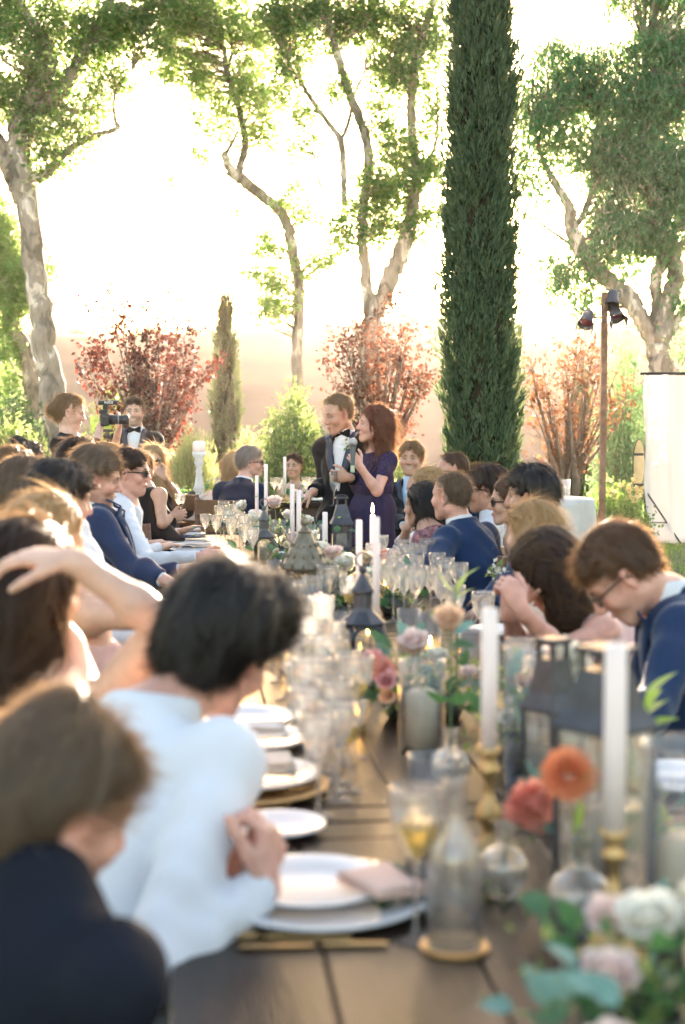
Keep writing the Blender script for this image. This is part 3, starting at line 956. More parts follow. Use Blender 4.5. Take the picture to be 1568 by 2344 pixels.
# ---- white photo backdrop on a stand
def backdrop():
    d = 17.2
    p = P(1466, 1250, d); g = float(hillz(p[0], p[1]))
    t = thing('photo_backdrop', 'tall white fabric backdrop hanging on a black stand at the right edge', 'backdrop', (p[0], p[1], g))
    o0 = np.array(t.location)
    black = pmat('black_metal', (.02, .02, .022), .4, metal=.5)
    x0 = P(1470, 860, d)[0]; x1 = x0 + 2.3
    zt = P(1470, 858, d)[2]
    nx, nz = 70, 40
    X = np.linspace(x0, x1, nx); Zf = np.linspace(g + .02, zt, nz)
    XX, ZZ = np.meshgrid(X, Zf)
    f = 1 - (ZZ - g) / (zt - g)
    YY = p[1] + (.018 + .035 * f) * np.sin(XX * 19 + 1.5 * np.sin(ZZ * 1.3) + .4 * np.sin(XX * 7)) + .012 * np.sin(XX * 47 + ZZ) - .12 * f ** 6
    XX = XX + .06 * f ** 2 * (1 - (XX - x0) / (x1 - x0)) + .015 * np.sin(ZZ * 6) * (XX < x0 + .1)
    V = np.stack([XX, YY, ZZ], -1).reshape(-1, 3)
    i = np.arange(nz - 1)[:, None] * nx; j = np.arange(nx - 1)[None]
    F = np.stack([i + j, i + j + 1, i + nx + j + 1, i + nx + j], -1).reshape(-1, 4)
    me = mesh_np('cloth', V - o0, F, pmat('white_cloth_sheet', (.86, .86, .89), .9, var=.02, spec=.1, transl=.6, tcol=(.95, .90, .90)))
    c = obj('cloth', me, t)
    md = c.modifiers.new('thick', 'SOLIDIFY'); md.thickness = .002
    mb = MB().tube([A(x0 - .05, p[1], zt + .01) - o0, A(x1 + .05, p[1], zt + .01) - o0], .018, 8); obj('crossbar', (mb, black), t)
    for k, xx in enumerate((x0 + .045, x1)):
        mb = MB().tube([A(xx, p[1] + .075, g + .25) - o0, A(xx, p[1] + .075, zt + .01) - o0], .014, 8)
        obj('upright', (mb, black), t)
        sx = xx + .12
        for a in (-2.6, -.45, 1.4):
            e = A(xx + .42 * math.cos(a), p[1] + .03 + .42 * math.sin(a), g + .015)
            mb = MB().tube([A(xx, p[1] + .03, g + .62) - o0, e - o0], .010, 6); obj('leg', (mb, black), t)
            mb = MB().tube([A(xx, p[1] + .03, g + .25) - o0, (A(xx, p[1] + .03, g + .62) * .4 + e * .6) - o0], .007, 6); obj('strut', (mb, black), t)
    for v in (1110, 1040):
        q = P(1466, v, d); obj('clamp', (MB().box(A(q[0] - .03, q[1] - .02, q[2]) - o0, (.12, .03, .03)), black, False), t)
    # sand bag at the foot
    b = thing('sandbag', 'black sandbag weighing down the foot of the backdrop stand', 'sandbag', (x0 + .02, p[1] + .05, g))
    mb = MB().ball((-.07, 0, .09), (.08, .12, .1)).ball((.07, 0, .09), (.08, .12, .1)); obj('bag', (mb, pmat('black_bag', (.03, .03, .03), .8)), b)
    obj('strap', (MB().tube([(-.07, 0, .17), (0, 0, .26), (.07, 0, .17)], .012, 6), black), b)
    # folded reflector leaning behind it
    c0 = P(1462, 1062, 17.6)
    r = thing('reflector', 'folded khaki reflector hanging behind the left edge of the backdrop', 'reflector', c0)
    M = rotz_m(R(55))
    mb = MB().ball((0, 0, 0), (.17, .02, .30), 20, 12, M); obj('panel', (mb, pmat('khaki_fabric', (.35, .30, .16), .7)), r)
    rim = [M @ A(.172 * math.cos(a), 0, .302 * math.sin(a)) for a in np.linspace(0, 6.283, 25)]
    obj('rim', (MB().tube(rim, .008, 5), black), r)


backdrop()


# ---- cocktail table with a draped cloth and a glass vase
def cocktail():
    c = P(1243, 1140, 10.8)
    g = float(hillz(c[0], c[1])); h = c[2] - g
    t = thing('cocktail_table', 'high round cocktail table at the foot of the plum tree', 'table', (c[0], c[1], g))
    dk = pmat('dark_table_metal', (.05, .05, .05), .5, metal=.4)
    obj('tabletop', (MB().lathe([(0, h - .03), (.37, h - .03), (.37, h - .006), (0, h - .006)], seg=32), dk, False), t)
    obj('post', (MB().tube([(0, 0, .02), (0, 0, h - .03)], .035, 10), dk), t)
    obj('base', (MB().lathe([(0, .03), (.26, .012), (.27, 0), (0, 0)], seg=24), dk), t)
    seg, nz = 96, 26
    a = np.arange(seg) / seg * 2 * math.pi
    rows = [(0, h), (.2, h), (.365, h), (.383, h - .008)] + [(None, z) for z in np.linspace(h - .04, .02, nz)]
    V = []
    for rr, z in rows:
        if rr is None:
            f = (h - z) / h
            rad = .385 + .05 * f + (.008 + .045 * f) * np.sin(a * 9 + .8 * np.sin(a * 2)) + .012 * f * np.sin(a * 21)
        else:
            rad = np.full(seg, rr)
        V.append(np.stack([rad * np.cos(a), rad * np.sin(a), np.full(seg, z)], 1))
    V = np.vstack(V); n = len(rows)
    i = np.arange(n - 1)[:, None] * seg; j = np.arange(seg)[None]
    F = np.stack([i + j, i + seg + j, i + seg + (j + 1) % seg, i + (j + 1) % seg], -1).reshape(-1, 4)
    obj('tablecloth', mesh_np('tablecloth', V, F, pmat('linen_cloth', (.62, .60, .58), .9, var=.06, scale=14, bump=.002, bscale=200, transl=.2)),
        loc=(c[0], c[1], g + .002), label='pale grey linen cloth draped to the grass over the cocktail table', cat='tablecloth')
    gv = glassmat('clear_glass')
    v = thing('glass_vase', 'clear glass cylinder vase on the cocktail table under the plum stems', 'vase', P(1286, 1140, 10.75) * A(1, 1, 0) + A(0, 0, g + h + .004))
    obj('vase_body', (MB().lathe([(0, .012), (.052, .012), (.056, .13), (.062, .135), (.058, .0), (0, 0)], seg=24), gv), v)
    p = thing('pillar_candle', 'ivory pillar candle inside the glass vase on the cocktail table', 'candle', v.location.copy()); p.location.z += .013
    obj('wax', (MB().lathe([(0, .07), (.028, .072), (.032, .065), (.032, 0), (0, 0)], seg=18), pmat('ivory_wax', (.82, .75, .62), .5, sub=.3)), p)
    obj('wick', (MB().tube([(0, 0, .07), (.002, 0, .082)], .0015, 5), dk), p)


cocktail()
# ================================================================== PEOPLE
def smin(a, b, k):
    h = np.maximum(k - np.abs(a - b), 0) / k
    return np.minimum(a, b) - h * h * k * .25


def smax(a, b, k):
    return -smin(-a, -b, k)


class Field:
    """signed distance field made of tapered capsules and ellipsoids, sampled on a rectilinear grid"""
    def __init__(s):
        s.ops = []

    def cap(s, a, b, ra, rb=None, k=.02, op='+', flat=None):
        rb = ra if rb is None else rb
        s.ops.append(('c', np.asarray(a, float), np.asarray(b, float), ra, rb, k, op, flat)); return s

    def ell(s, c, M, r, k=.02, op='+'):
        s.ops.append(('e', np.asarray(c, float), np.asarray(M, float), np.asarray(r, float), None, k, op, None)); return s

    def plane(s, p, n, k=.004):
        """remove everything on the side n points to"""
        s.ops.append(('p', np.asarray(p, float), nrm(n), 0, 0, k, '-', None)); return s

    def bounds(s):
        lo, hi = [], []
        for o in s.ops:
            if o[6] == '-': continue
            if o[0] == 'c':
                r = max(o[3], o[4])
                lo += [o[1] - r, o[2] - r]; hi += [o[1] + r, o[2] + r]
            else:
                e = np.sqrt(((o[2] * o[3][None]) ** 2).sum(1))
                lo.append(o[1] - e); hi.append(o[1] + e)
        return np.min(lo, 0) - .02, np.max(hi, 0) + .02

    def sample(s, ax, noise=None):
        x, y, z = ax
        D = np.full((len(x), len(y), len(z)), .08, np.float32)
        for t, p, q, r1, r2, k, op, flat in s.ops:
            if t == 'c':
                R0 = max(r1, r2); lo = np.minimum(p, q) - R0 - k - .02; hi = np.maximum(p, q) + R0 + k + .02
            elif t == 'e':
                e = np.sqrt(((q * r1[None]) ** 2).sum(1)); lo = p - e - k - .02; hi = p + e + k + .02
            else:
                lo = A(x[0], y[0], z[0]); hi = A(x[-1], y[-1], z[-1])
            i0, i1 = np.searchsorted(x, (lo[0], hi[0])); j0, j1 = np.searchsorted(y, (lo[1], hi[1])); k0, k1 = np.searchsorted(z, (lo[2], hi[2]))
            if i0 >= i1 or j0 >= j1 or k0 >= k1: continue
            X = x[i0:i1, None, None].astype(np.float32) - np.float32(p[0]); Y = y[None, j0:j1, None].astype(np.float32) - np.float32(p[1]); Z = z[None, None, k0:k1].astype(np.float32) - np.float32(p[2])
            if t == 'c':
                b = q - p; L = float(b @ b) + 1e-12
                tt = np.clip((X * b[0] + Y * b[1] + Z * b[2]) / np.float32(L), 0, 1).astype(np.float32)
                if flat is None:
                    d = np.sqrt((X - tt * b[0]) ** 2 + (Y - tt * b[1]) ** 2 + (Z - tt * b[2]) ** 2) - (r1 + (r2 - r1) * tt)
                else:  # flattened along the direction flat[0] by the factor flat[1]
                    n, f = flat
                    qx, qy, qz = X - tt * b[0], Y - tt * b[1], Z - tt * b[2]
                    h = qx * n[0] + qy * n[1] + qz * n[2]
                    g2 = qx ** 2 + qy ** 2 + qz ** 2 - h * h
                    d = np.sqrt(np.maximum(g2, 0) + (h / f) ** 2) - (r1 + (r2 - r1) * tt)
                    d = d * ((1 + f) / 2)
            elif t == 'e':
                a = [X * q[0][c] + Y * q[1][c] + Z * q[2][c] for c in range(3)]
                k0_ = np.sqrt(sum((a[c] / r1[c]) ** 2 for c in range(3)))
                k1_ = np.sqrt(sum((a[c] / r1[c] ** 2) ** 2 for c in range(3))) + 1e-9
                d = k0_ * (k0_ - 1) / k1_
            else:
                d = X * q[0] + Y * q[1] + Z * q[2]
            sl = D[i0:i1, j0:j1, k0:k1]
            if op == '+':
                D[i0:i1, j0:j1, k0:k1] = smin(sl, d.astype(np.float32), k)
            elif t == 'p':
                D[i0:i1, j0:j1, k0:k1] = smax(sl, d.astype(np.float32), k)
            else:
                D[i0:i1, j0:j1, k0:k1] = smax(sl, -d.astype(np.float32), k)
        if noise is not None:
            D += noise(x[:, None, None], y[None, :, None], z[None, None, :]).astype(np.float32)
        return D


def axis(lo, hi, coarse, zones, fine):
    """coordinates from lo to hi, finely spaced inside zones"""
    out = [lo]
    while out[-1] < hi:
        c = out[-1]
        f = any(a - 1e-6 <= c < b for a, b in zones)
        st = fine if f else coarse
        if not f:
            nx = [a for a, b in zones if a > c]
            if nx: st = min(st, max(min(nx) - c, fine * .5))
        out.append(c + st)
    return np.array(out)


def surface(D, ax):
    x, y, z = ax
    ins = D < 0
    c = np.zeros(tuple(np.array(D.shape) - 1), np.int8)
    for i in (0, 1):
        for j in (0, 1):
            for k in (0, 1):
                c += ins[i:i + c.shape[0], j:j + c.shape[1], k:k + c.shape[2]]
    act = (c > 0) & (c < 8)
    I, J, K = np.nonzero(act)
    n = len(I)
    idx = np.full(c.shape, -1, np.int32); idx[I, J, K] = np.arange(n)
    cor = {}
    for i in (0, 1):
        for j in (0, 1):
            for k in (0, 1):
                cor[(i, j, k)] = D[I + i, J + j, K + k]
    acc = np.zeros((n, 3)); cnt = np.zeros(n)
    ed = []
    for a in cor:
        for d in range(3):
            if a[d] == 0:
                b = list(a); b[d] = 1; ed.append((a, tuple(b), d))
    xs = [x, y, z]; G = [I, J, K]
    for a, b, d in ed:
        va, vb = cor[a], cor[b]
        m = (va < 0) != (vb < 0)
        t = np.where(m, va / np.where(m, va - vb, 1), 0)
        for q in range(3):
            g0 = xs[q][G[q] + a[q]]; g1 = xs[q][G[q] + b[q]]
            acc[:, q] += np.where(m, g0 + t * (g1 - g0), 0)
        cnt += m
    V = acc / cnt[:, None]
    Fs = []
    for d in range(3):
        sl0 = [slice(None)] * 3; sl1 = [slice(None)] * 3
        sl0[d] = slice(0, -1); sl1[d] = slice(1, None)
        o = [q for q in range(3) if q != d]
        for q in o: sl0[q] = slice(1, -1); sl1[q] = slice(1, -1)
        a = ins[tuple(sl0)]; b = ins[tuple(sl1)]
        e = np.stack(np.nonzero(a != b), 1)
        if len(e) == 0: continue
        aa = a[tuple(e.T)]
        e = e.copy()
        for q in o: e[:, q] += 1
        quad = []
        for s1, s2 in ((-1, -1), (0, -1), (0, 0), (-1, 0)):
            t = e.copy(); t[:, o[0]] += s1; t[:, o[1]] += s2
            quad.append(idx[t[:, 0], t[:, 1], t[:, 2]])
        q = np.stack(quad, 1)
        flip = aa if d != 1 else ~aa
        q[~flip] = q[~flip][:, ::-1]
        Fs.append(q)
    F = np.concatenate(Fs)
    F = F[(F >= 0).all(1)]
    return V, F


def mesh_field(fd, coarse, zones=(), fine=.005, noise=None):
    lo, hi = fd.bounds()
    ax = [axis(lo[i], hi[i], coarse, [(z[0][i], z[1][i]) for z in zones], fine) for i in range(3)]
    return surface(fd.sample(ax, noise), ax)


def wrinkle(amp, f=1.0, seed=0):
    r = np.random.default_rng(seed); ph = r.random(8) * 6.28
    def n(x, y, z):
        w = .03 * np.sin(13 * f * x + 9 * f * z + ph[0]) + .03 * np.sin(17 * f * y - 8 * f * z + ph[1])
        return amp * (np.sin(38 * f * (z + w) + 21 * f * x + ph[2]) * np.sin(13 * f * x + 9 * f * y + ph[3]) +
                      .8 * np.sin(44 * f * (x + w) - 17 * f * z + ph[4]) * np.sin(11 * f * z + 14 * f * y + ph[5]) +
                      .6 * np.sin(61 * f * (y + w) + 31 * f * z + ph[6]))
    return n


# ---- colours
SKIN = {'fair': (.62, .38, .28), 'tan': (.50, .28, .19), 'pink': (.60, .33, .25), 'deep': (.40, .22, .14)}


def skinmat():
    if 'skin' in _mats: return _mats['skin']
    m = bpy.data.materials.new('skin'); m.use_nodes = True
    nt = m.node_tree; b = nt.nodes['Principled BSDF']
    at = nt.nodes.new('ShaderNodeAttribute'); at.attribute_name = 'Col'
    tc = nt.nodes.new('ShaderNodeTexCoord')
    nz = nt.nodes.new('ShaderNodeTexNoise'); nz.inputs['Scale'].default_value = 35; nz.inputs['Detail'].default_value = 5
    nt.links.new(tc.outputs['Object'], nz.inputs['Vector'])
    mr = nt.nodes.new('ShaderNodeMapRange'); mr.inputs[1].default_value = .3; mr.inputs[2].default_value = .7
    mr.inputs[3].default_value = .88; mr.inputs[4].default_value = 1.08
    nt.links.new(nz.outputs[0], mr.inputs[0])
    mx = nt.nodes.new('ShaderNodeVectorMath'); mx.operation = 'SCALE'
    nt.links.new(at.outputs['Color'], mx.inputs[0]); nt.links.new(mr.outputs[0], mx.inputs['Scale'])
    nt.links.new(mx.outputs[0], b.inputs['Base Color'])
    b.inputs['Roughness'].default_value = .48
    b.inputs['Specular IOR Level'].default_value = .45
    b.inputs['Subsurface Weight'].default_value = .25
    b.inputs['Subsurface Radius'].default_value = (1, .3, .15)
    b.inputs['Subsurface Scale'].default_value = .02
    n2 = nt.nodes.new('ShaderNodeTexNoise'); n2.inputs['Scale'].default_value = 220
    nt.links.new(tc.outputs['Object'], n2.inputs['Vector'])
    bp = nt.nodes.new('ShaderNodeBump'); bp.inputs['Distance'].default_value = .0012; bp.inputs['Strength'].default_value = .6
    nt.links.new(n2.outputs[0], bp.inputs['Height']); nt.links.new(bp.outputs[0], b.inputs['Normal'])
    _mats['skin'] = m
    return m


HAIRC = {'black': ((.008, .007, .007), (.020, .017, .015)), 'darkbrown': ((.022, .012, .008), (.055, .03, .018)),
         'brown': ((.06, .032, .018), (.13, .07, .035)), 'sand': ((.16, .10, .05), (.30, .20, .10)), 'blonde': ((.38, .26, .13), (.60, .46, .26)),
         'grey': ((.16, .15, .15), (.38, .37, .36)), 'auburn': ((.09, .022, .012), (.20, .055, .025)), 'ash': ((.10, .075, .055), (.22, .17, .12))}


def hairmat(k):
    nm = 'hair_' + k
    if nm in _mats: return _mats[nm]
    c1, c2 = HAIRC[k]
    m = bpy.data.materials.new(nm); m.use_nodes = True
    nt = m.node_tree; b = nt.nodes['Principled BSDF']
    b.inputs['Roughness'].default_value = .42
    b.inputs['Specular IOR Level'].default_value = .55
    at = nt.nodes.new('ShaderNodeAttribute'); at.attribute_name = 'Col'
    mx = nt.nodes.new('ShaderNodeMix'); mx.data_type = 'RGBA'
    mx.inputs[6].default_value = (*c1, 1); mx.inputs[7].default_value = (*c2, 1)
    sp = nt.nodes.new('ShaderNodeSeparateColor')
    nt.links.new(at.outputs['Color'], sp.inputs[0])
    nt.links.new(sp.outputs[0], mx.inputs[0])
    nt.links.new(mx.outputs[2], b.inputs['Base Color'])
    tr = nt.nodes.new('ShaderNodeBsdfTranslucent')
    w = nt.nodes.new('ShaderNodeMix'); w.data_type = 'RGBA'; w.blend_type = 'MIX'; w.inputs[0].default_value = .12 if k == 'black' else .28 if k == 'darkbrown' else .45
    w.inputs[7].default_value = (.9, .55, .28, 1)
    nt.links.new(mx.outputs[2], w.inputs[6]); nt.links.new(w.outputs[2], tr.inputs[0])
    ms = nt.nodes.new('ShaderNodeMixShader'); ms.inputs[0].default_value = .3 if k == 'black' else .5
    nt.links.new(b.outputs[0], ms.inputs[1]); nt.links.new(tr.outputs[0], ms.inputs[2])
    nt.links.new(ms.outputs[0], nt.nodes['Material Output'].inputs[0])
    _mats[nm] = m
    return m


def cloth(name, c, rough=.85, **kw):
    kw.setdefault('var', .10); kw.setdefault('scale', 9); kw.setdefault('bump', .0012); kw.setdefault('bscale', 260); kw.setdefault('spec', .15)
    return pmat(name, c, rough, **kw)


NAVY = cloth('navy_suit', (.018, .035, .085), sheen=.3, spec=.1)
NAVYD = cloth('deep_navy_suit', (.010, .018, .042), sheen=.25, spec=.1)
BLACK = cloth('black_suit', (.010, .010, .012), sheen=.2, spec=.1)
SATIN = cloth('navy_satin', (.012, .022, .05), .35, spec=.4)
WHITE = cloth('white_shirt', (.78, .80, .84), var=.03, transl=.22)
TROUS = cloth('dark_trousers', (.03, .03, .035))
BLUSH = cloth('blush_dress', (.68, .46, .42), var=.06, scale=40)
EGG = cloth('eggplant_lace', (.035, .025, .065), var=.35, scale=55, bump=.004, bscale=90)
PLUMD = cloth('eggplant_chiffon', (.032, .026, .062), bump=.006, bscale=12, stretch=(6, 6, .6))
FLORAL = cloth('dark_floral_print', (.015, .02, .045), c2=(.50, .22, .20), scale=42)
BLKD = cloth('black_dress', (.008, .008, .009), sheen=.2)
LTBLUE = cloth('pale_blue_shirt', (.42, .55, .70), var=.05)
NUDE = cloth('nude_dress', (.62, .48, .38), var=.05)
TEAL = cloth('teal_dress', (.02, .35, .28), var=.08)


def head_frame(yaw, pitch, roll):
    """columns: right, forward, up of the head. yaw 0 looks away (+Y), 90 to picture right, 180 at the camera"""
    y, p, r = R(yaw), R(pitch), R(roll)
    f0 = A(math.sin(y), math.cos(y), 0); r0 = A(math.cos(y), -math.sin(y), 0); u0 = A(0, 0, 1)
    f = f0 * math.cos(p) - u0 * math.sin(p); u = u0 * math.cos(p) + f0 * math.sin(p)
    rr = r0 * math.cos(r) - u * math.sin(r); uu = u * math.cos(r) + r0 * math.sin(r)
    return np.stack([rr, f, uu], 1)


def hand_field(fd, wrist, dr, palm, side, curl, s=1.0, spread=1.0, thumb=.5, k=.006):
    """dr: wrist to knuckles; palm: out of the palm; side: +1 when the thumb lies along cross(dr, palm)"""
    dr = nrm(dr); palm = nrm(palm - np.dot(palm, dr) * dr); lat = np.cross(dr, palm) * side
    M = np.stack([lat, dr, palm], 1)
    fd.ell(wrist + dr * .048 * s, M, A(.040, .050, .016) * s, .012)
    fd.cap(wrist - dr * .02 * s, wrist + dr * .02 * s, .024 * s, .024 * s, .02, flat=(palm, .75))
    curls = curl if isinstance(curl, (list, tuple)) else [curl] * 4
    for i, (lo, L, rr) in enumerate([(.031, .075, .0088), (.011, .083, .0092), (-.010, .078, .0088), (-.029, .062, .0078)]):
        p = wrist + (dr * (.088 - abs(lo - .008) * .25) + lat * lo) * s
        d = nrm(dr + lat * lo * 3.5 * spread)
        ang = 0
        q = p
        fd.cap(wrist + (dr * .05 + lat * lo * .9) * s, p, rr * s * 1.15, rr * s * 1.08, .008)
        for sl, fr in ((.46, .9), (.30, 1.15), (.24, .8)):
            ang += curls[i] * fr
            v = d * math.cos(ang) + palm * math.sin(ang)
            e = q + v * L * sl * s
            fd.cap(q, e, rr * s, rr * s * .90, .0035)
            q = e; rr *= .92
    q = wrist + (dr * .022 + lat * .030) * s
    v = nrm(dr * .7 + lat * .62 + palm * .3)
    for L, rr, tw in ((.040, .0125, .0), (.032, .0105, thumb), (.026, .0092, thumb)):
        v = nrm(v - lat * tw * .55 + palm * tw * .45 + dr * tw * .2)
        e = q + v * L * s
        fd.cap(q, e, rr * s, rr * .92 * s, .006); q = e


PEOPLE = []


def limb_mid(a, b, l1, l2, hint):
    d = b - a; L = np.linalg.norm(d); L = min(L, (l1 + l2) * .999)
    n = nrm(d); x = (l1 * l1 - l2 * l2 + L * L) / (2 * L)
    h = math.sqrt(max(l1 * l1 - x * x, 0))
    hn = nrm(hint - np.dot(hint, n) * n)
    return a + n * x + hn * h


def person(label, head, yaw=0, pitch=0, roll=0, sex='m', s=1.0, skin='fair', hair='brown', style='short', sh=None, tyaw=None, lean=None, hips=None,
           arms=None, top='shirt', topm=None, sleeve='long', over=None, overm=None, legm=None, stand=False, glasses=None, smile=.3, fine=None, neckline=None,
           extra_hair=None, tie=None, group=None, nstr=1300, beard=0.0, fuzz=1.0, mouth=0.0, skirt=None, tilt=0.0, zone_hands=True, bald=False, ear=None, collar=True):
    """one guest: a body mesh with clothes and hair as its parts"""
    Hc = P(*head)
    d = head[2]
    tyaw = yaw if tyaw is None else tyaw
    HF = head_frame(yaw, pitch, roll)
    hr, hf, hu = HF.T
    hs = (1.0 if sex == 'm' else .94) * s
    def hl(x, y, z): return Hc + (hr * x + hf * y + hu * z) * hs
    tf = A(math.sin(R(tyaw)), math.cos(R(tyaw)), 0); trr = A(math.cos(R(tyaw)), -math.sin(R(tyaw)), 0)
    N = (P(*sh) if sh is not None else Hc - A(0, 0, .225 * hs) - hf * A(1, 1, 0) * .035 * hs)      # base of the neck
    if hips is None:
        if stand:
            hips = N - A(0, 0, .52 * s) - tf * .02
        else:
            hz = .56 + hillz(N[0], N[1]); dz = max(.1, N[2] - hz)
            off = math.sqrt(max(0, (.50 * s) ** 2 - dz * dz)) if lean is None else lean
            hips = A(N[0], N[1], hz) - tf * off
    elif len(hips) == 3:
        hips = P(*hips)
    up = nrm(N - hips); tr = nrm(trr - np.dot(trr, up) * up); tr = nrm(tr + up * tilt); fw = np.cross(up, tr)
    TM = np.stack([tr, fw, up], 1)
    W = (.172 if sex == 'm' else .150) * s
    hu_ = .30 * s; lo_ = .265 * s
    # joints
    S = {1: N + tr * W - up * .072 * s, -1: N - tr * W - up * .072 * s}
    AR = {}
    arms = arms or {}
    for sd in (1, -1):
        a = arms.get(sd)
        if a is None:
            if stand:
                e = S[sd] - up * .29 * s + tr * sd * .05 - fw * .02; w = e - A(0, 0, .25 * s) + fw * .06
            else:
                e = S[sd] - up * .26 * s + fw * .08 + tr * sd * .05
                w = e + fw * .24 - tr * sd * .08 + A(0, 0, max(0, .80 - e[2]) * .9)
            AR[sd] = dict(e=e, w=w, dr=nrm(w - e), palm=A(0, 0, -1), curl=.35, zone=False)
        else:
            w = P(*a['w']) if 'w' in a else None
            if 'wd' in a: w = a['wd']
            if 'e' in a:
                e = P(*a['e'])
            else:
                e = limb_mid(S[sd], w, hu_, lo_, a.get('hint', -up + tr * sd * .4))
            dv = nrm(w - e)
            dr = a.get('dr'); dr = dv if dr is None else nrm(A(*dr))
            AR[sd] = dict(e=e, w=w, dr=dr, palm=A(*a.get('palm', (0, 0, -1))), curl=a.get('curl', .35), zone=a.get('zone', True), spread=a.get('spread', 1.0), thumb=a.get('thumb', .5))
        L1 = np.linalg.norm(AR[sd]['e'] - S[sd]); L2 = np.linalg.norm(AR[sd]['w'] - AR[sd]['e'])
        if a is not None and (L1 > .36 or L1 < .2 or L2 > .33 or L2 < .18):
            print('ARM?', label[:40], sd, round(L1, 2), round(L2, 2))
    # legs
    gz = float(hillz(hips[0], hips[1]))
    K = {}; Fo = {}
    for sd in (1, -1):
        if stand:
            hp = hips + trr * sd * .09 * s - A(0, 0, .04)
            K[sd] = A(hp[0], hp[1], (hp[2] + gz + .08) / 2 + .02) + tf * .03; Fo[sd] = A(hp[0], hp[1], gz + .08) + trr * sd * .02
        else:
            hp = hips + trr * sd * .09 * s
            K[sd] = A(hp[0], hp[1], gz + .52) + tf * .42 * s + trr * sd * .04; Fo[sd] = A(K[sd][0], K[sd][1], gz + .09) + tf * .04
        AR[sd]['hip'] = hp

    root = thing('person', label, 'person', (hips[0], hips[1], gz), 0, group)
    o0 = np.array(root.location)
    root_children = []

    # ------------ body (skin)
    def torso(fd, g=0.0, k=.05, wst=0.0):
        """g: inflation"""
        cw = (.150 if sex == 'm' else .128) * s
        fd.ell(N - up * .19 * s, TM, A(cw + g, .102 * s + g, .19 * s + g), k)
        for sd in (1, -1):
            fd.cap(N - up * .055 * s + tr * sd * .04 * s, S[sd] - tr * sd * .02 * s, .050 * s + g, .050 * s + g, k)
            if sex == 'f':
                fd.ell(N - up * .225 * s + tr * sd * .068 * s + fw * .075 * s, TM, A(.06 + g, .055 + g, .06 + g) * 1.0, .03)
        fd.cap(N + up * .02, N - up * .06 * s, .052 * s + g * .5, .085 * s + g, .06)
        fd.ell(N * .40 + hips * .60, TM, A((.138 if sex == 'm' else .112) * s + g, .10 * s + g, .15 * s + g), k)
        fd.ell(hips + up * .02, TM, A((.150 if sex == 'm' else .158) * s + g, .112 * s + g, .11 * s + g), k)

    def arm(fd, sd, g0=0.0, g1=0.0, upto=1.0, k=.03, thin=1.0):
        q = AR[sd]; e, w = q['e'], q['w']
        m = 1.0 if sex == 'm' else .86
        fd.ell(S[sd], TM, (A(.050, .052, .058) * s * m + g0), k)
        if upto > .5:
            fd.cap(S[sd], e, .048 * s * m * thin + g0, .039 * s * m * thin + g0 * .8, k)
            if upto >= 1:
                mid = e * .68 + w * .32
                fd.cap(e, mid, .038 * s * m + g0 * .8, .037 * s * m + g1, .02)
                fd.cap(mid, w, .037 * s * m + g1, .0255 * s * m + g1 * .9, .02)
        else:
            t = upto * 2
            fd.cap(S[sd], S[sd] * (1 - t) + e * t, .050 * s * m + g0, .046 * s * m + g0, k)

    fd = Field()
    torso(fd, -.002 if not bald else 0)
    for sd in (1, -1):
        arm(fd, sd)
        q = AR[sd]
        hand_field(fd, q['w'], q['dr'], q['palm'], sd * q.get('flip', 1) if False else (1 if sd == 1 else -1), q['curl'], s * (.98 if sex == 'm' else .9), q.get('spread', 1.0), q.get('thumb', .5))
        fd.cap(q['hip'], K[sd], .075 * s, .052 * s, .04)
        fd.cap(K[sd], Fo[sd], .052 * s, .036 * s, .03)
        fd.cap(Fo[sd] - A(0, 0, .03), Fo[sd] - A(0, 0, .045) + tf * .15 * s, .035 * s, .028 * s, .02)
    # neck
    nk = (.056 if sex == 'm' else .046) * s
    fd.cap(N - up * .02, hl(0, -.028, -.055), nk * 1.08, nk, .03)
    fd.cap(hl(0, -.02, -.05), hl(0, .0, -.03), nk * .95, nk * .9, .02)
    # head
    m = sex == 'm'
    fd.ell(hl(0, -.018, .045), HF, A(.0755, .097, .082) * hs, .03)
    fd.ell(hl(0, .022, -.005), HF, A(.066, .070, .095) * hs, .035)
    for sd in (1, -1):
        fd.cap(hl(sd * (.052 if m else .046), -.002, -.055), hl(sd * .018, .062, -.094), .019 * hs, .017 * hs, .03)
        fd.ell(hl(sd * .041, .062, -.028), HF, A(.024, .022, .024) * hs, .02)
        fd.cap(hl(sd * .012, .083, .025), hl(sd * .046, .066, .028), .011 * hs, .010 * hs, .014)
        fd.ell(hl(sd * .0315, .094, .006), HF, A(.017, .016, .012) * hs, .012, '-')
        fd.ell(hl(sd * .0310, .0735, .005), HF, A(.0135, .0125, .0125) * hs, .003)
        # ear
        fd.ell(hl(sd * .079, -.010, -.004), head_frame(yaw + sd * 22, pitch, roll), A(.006, .019, .031) * hs, .006)
        fd.ell(hl(sd * .083, -.010, -.001), HF, A(.004, .010, .018) * hs, .004, '-')
        fd.cap(hl(sd * .076, -.006, -.026), hl(sd * .078, -.004, -.034), .008 * hs, .007 * hs, .006)
    fd.ell(hl(0, .067, -.100), HF, A(.025, .020, .019) * hs, .02)          # chin
    fd.ell(hl(0, .070, -.064), HF, A(.030, .020, .026) * hs, .02)
    fd.cap(hl(0, .088, .018), hl(0, .1085, -.024), .0085 * hs, .0125 * hs, .012)   # nose
    for sd in (1, -1):
        fd.ell(hl(sd * .0115, .099, -.031), HF, A(.009, .011, .008) * hs, .006)
        fd.ell(hl(sd * .007, .104, -.040), HF, A(.0035, .005, .003) * hs, .002, '-')
    sm = smile
    fd.cap(hl(-.022 - .006 * sm, .080, -.060 + .006 * sm), hl(0, .0935, -.0605), .0050 * hs, .0070 * hs, .006)
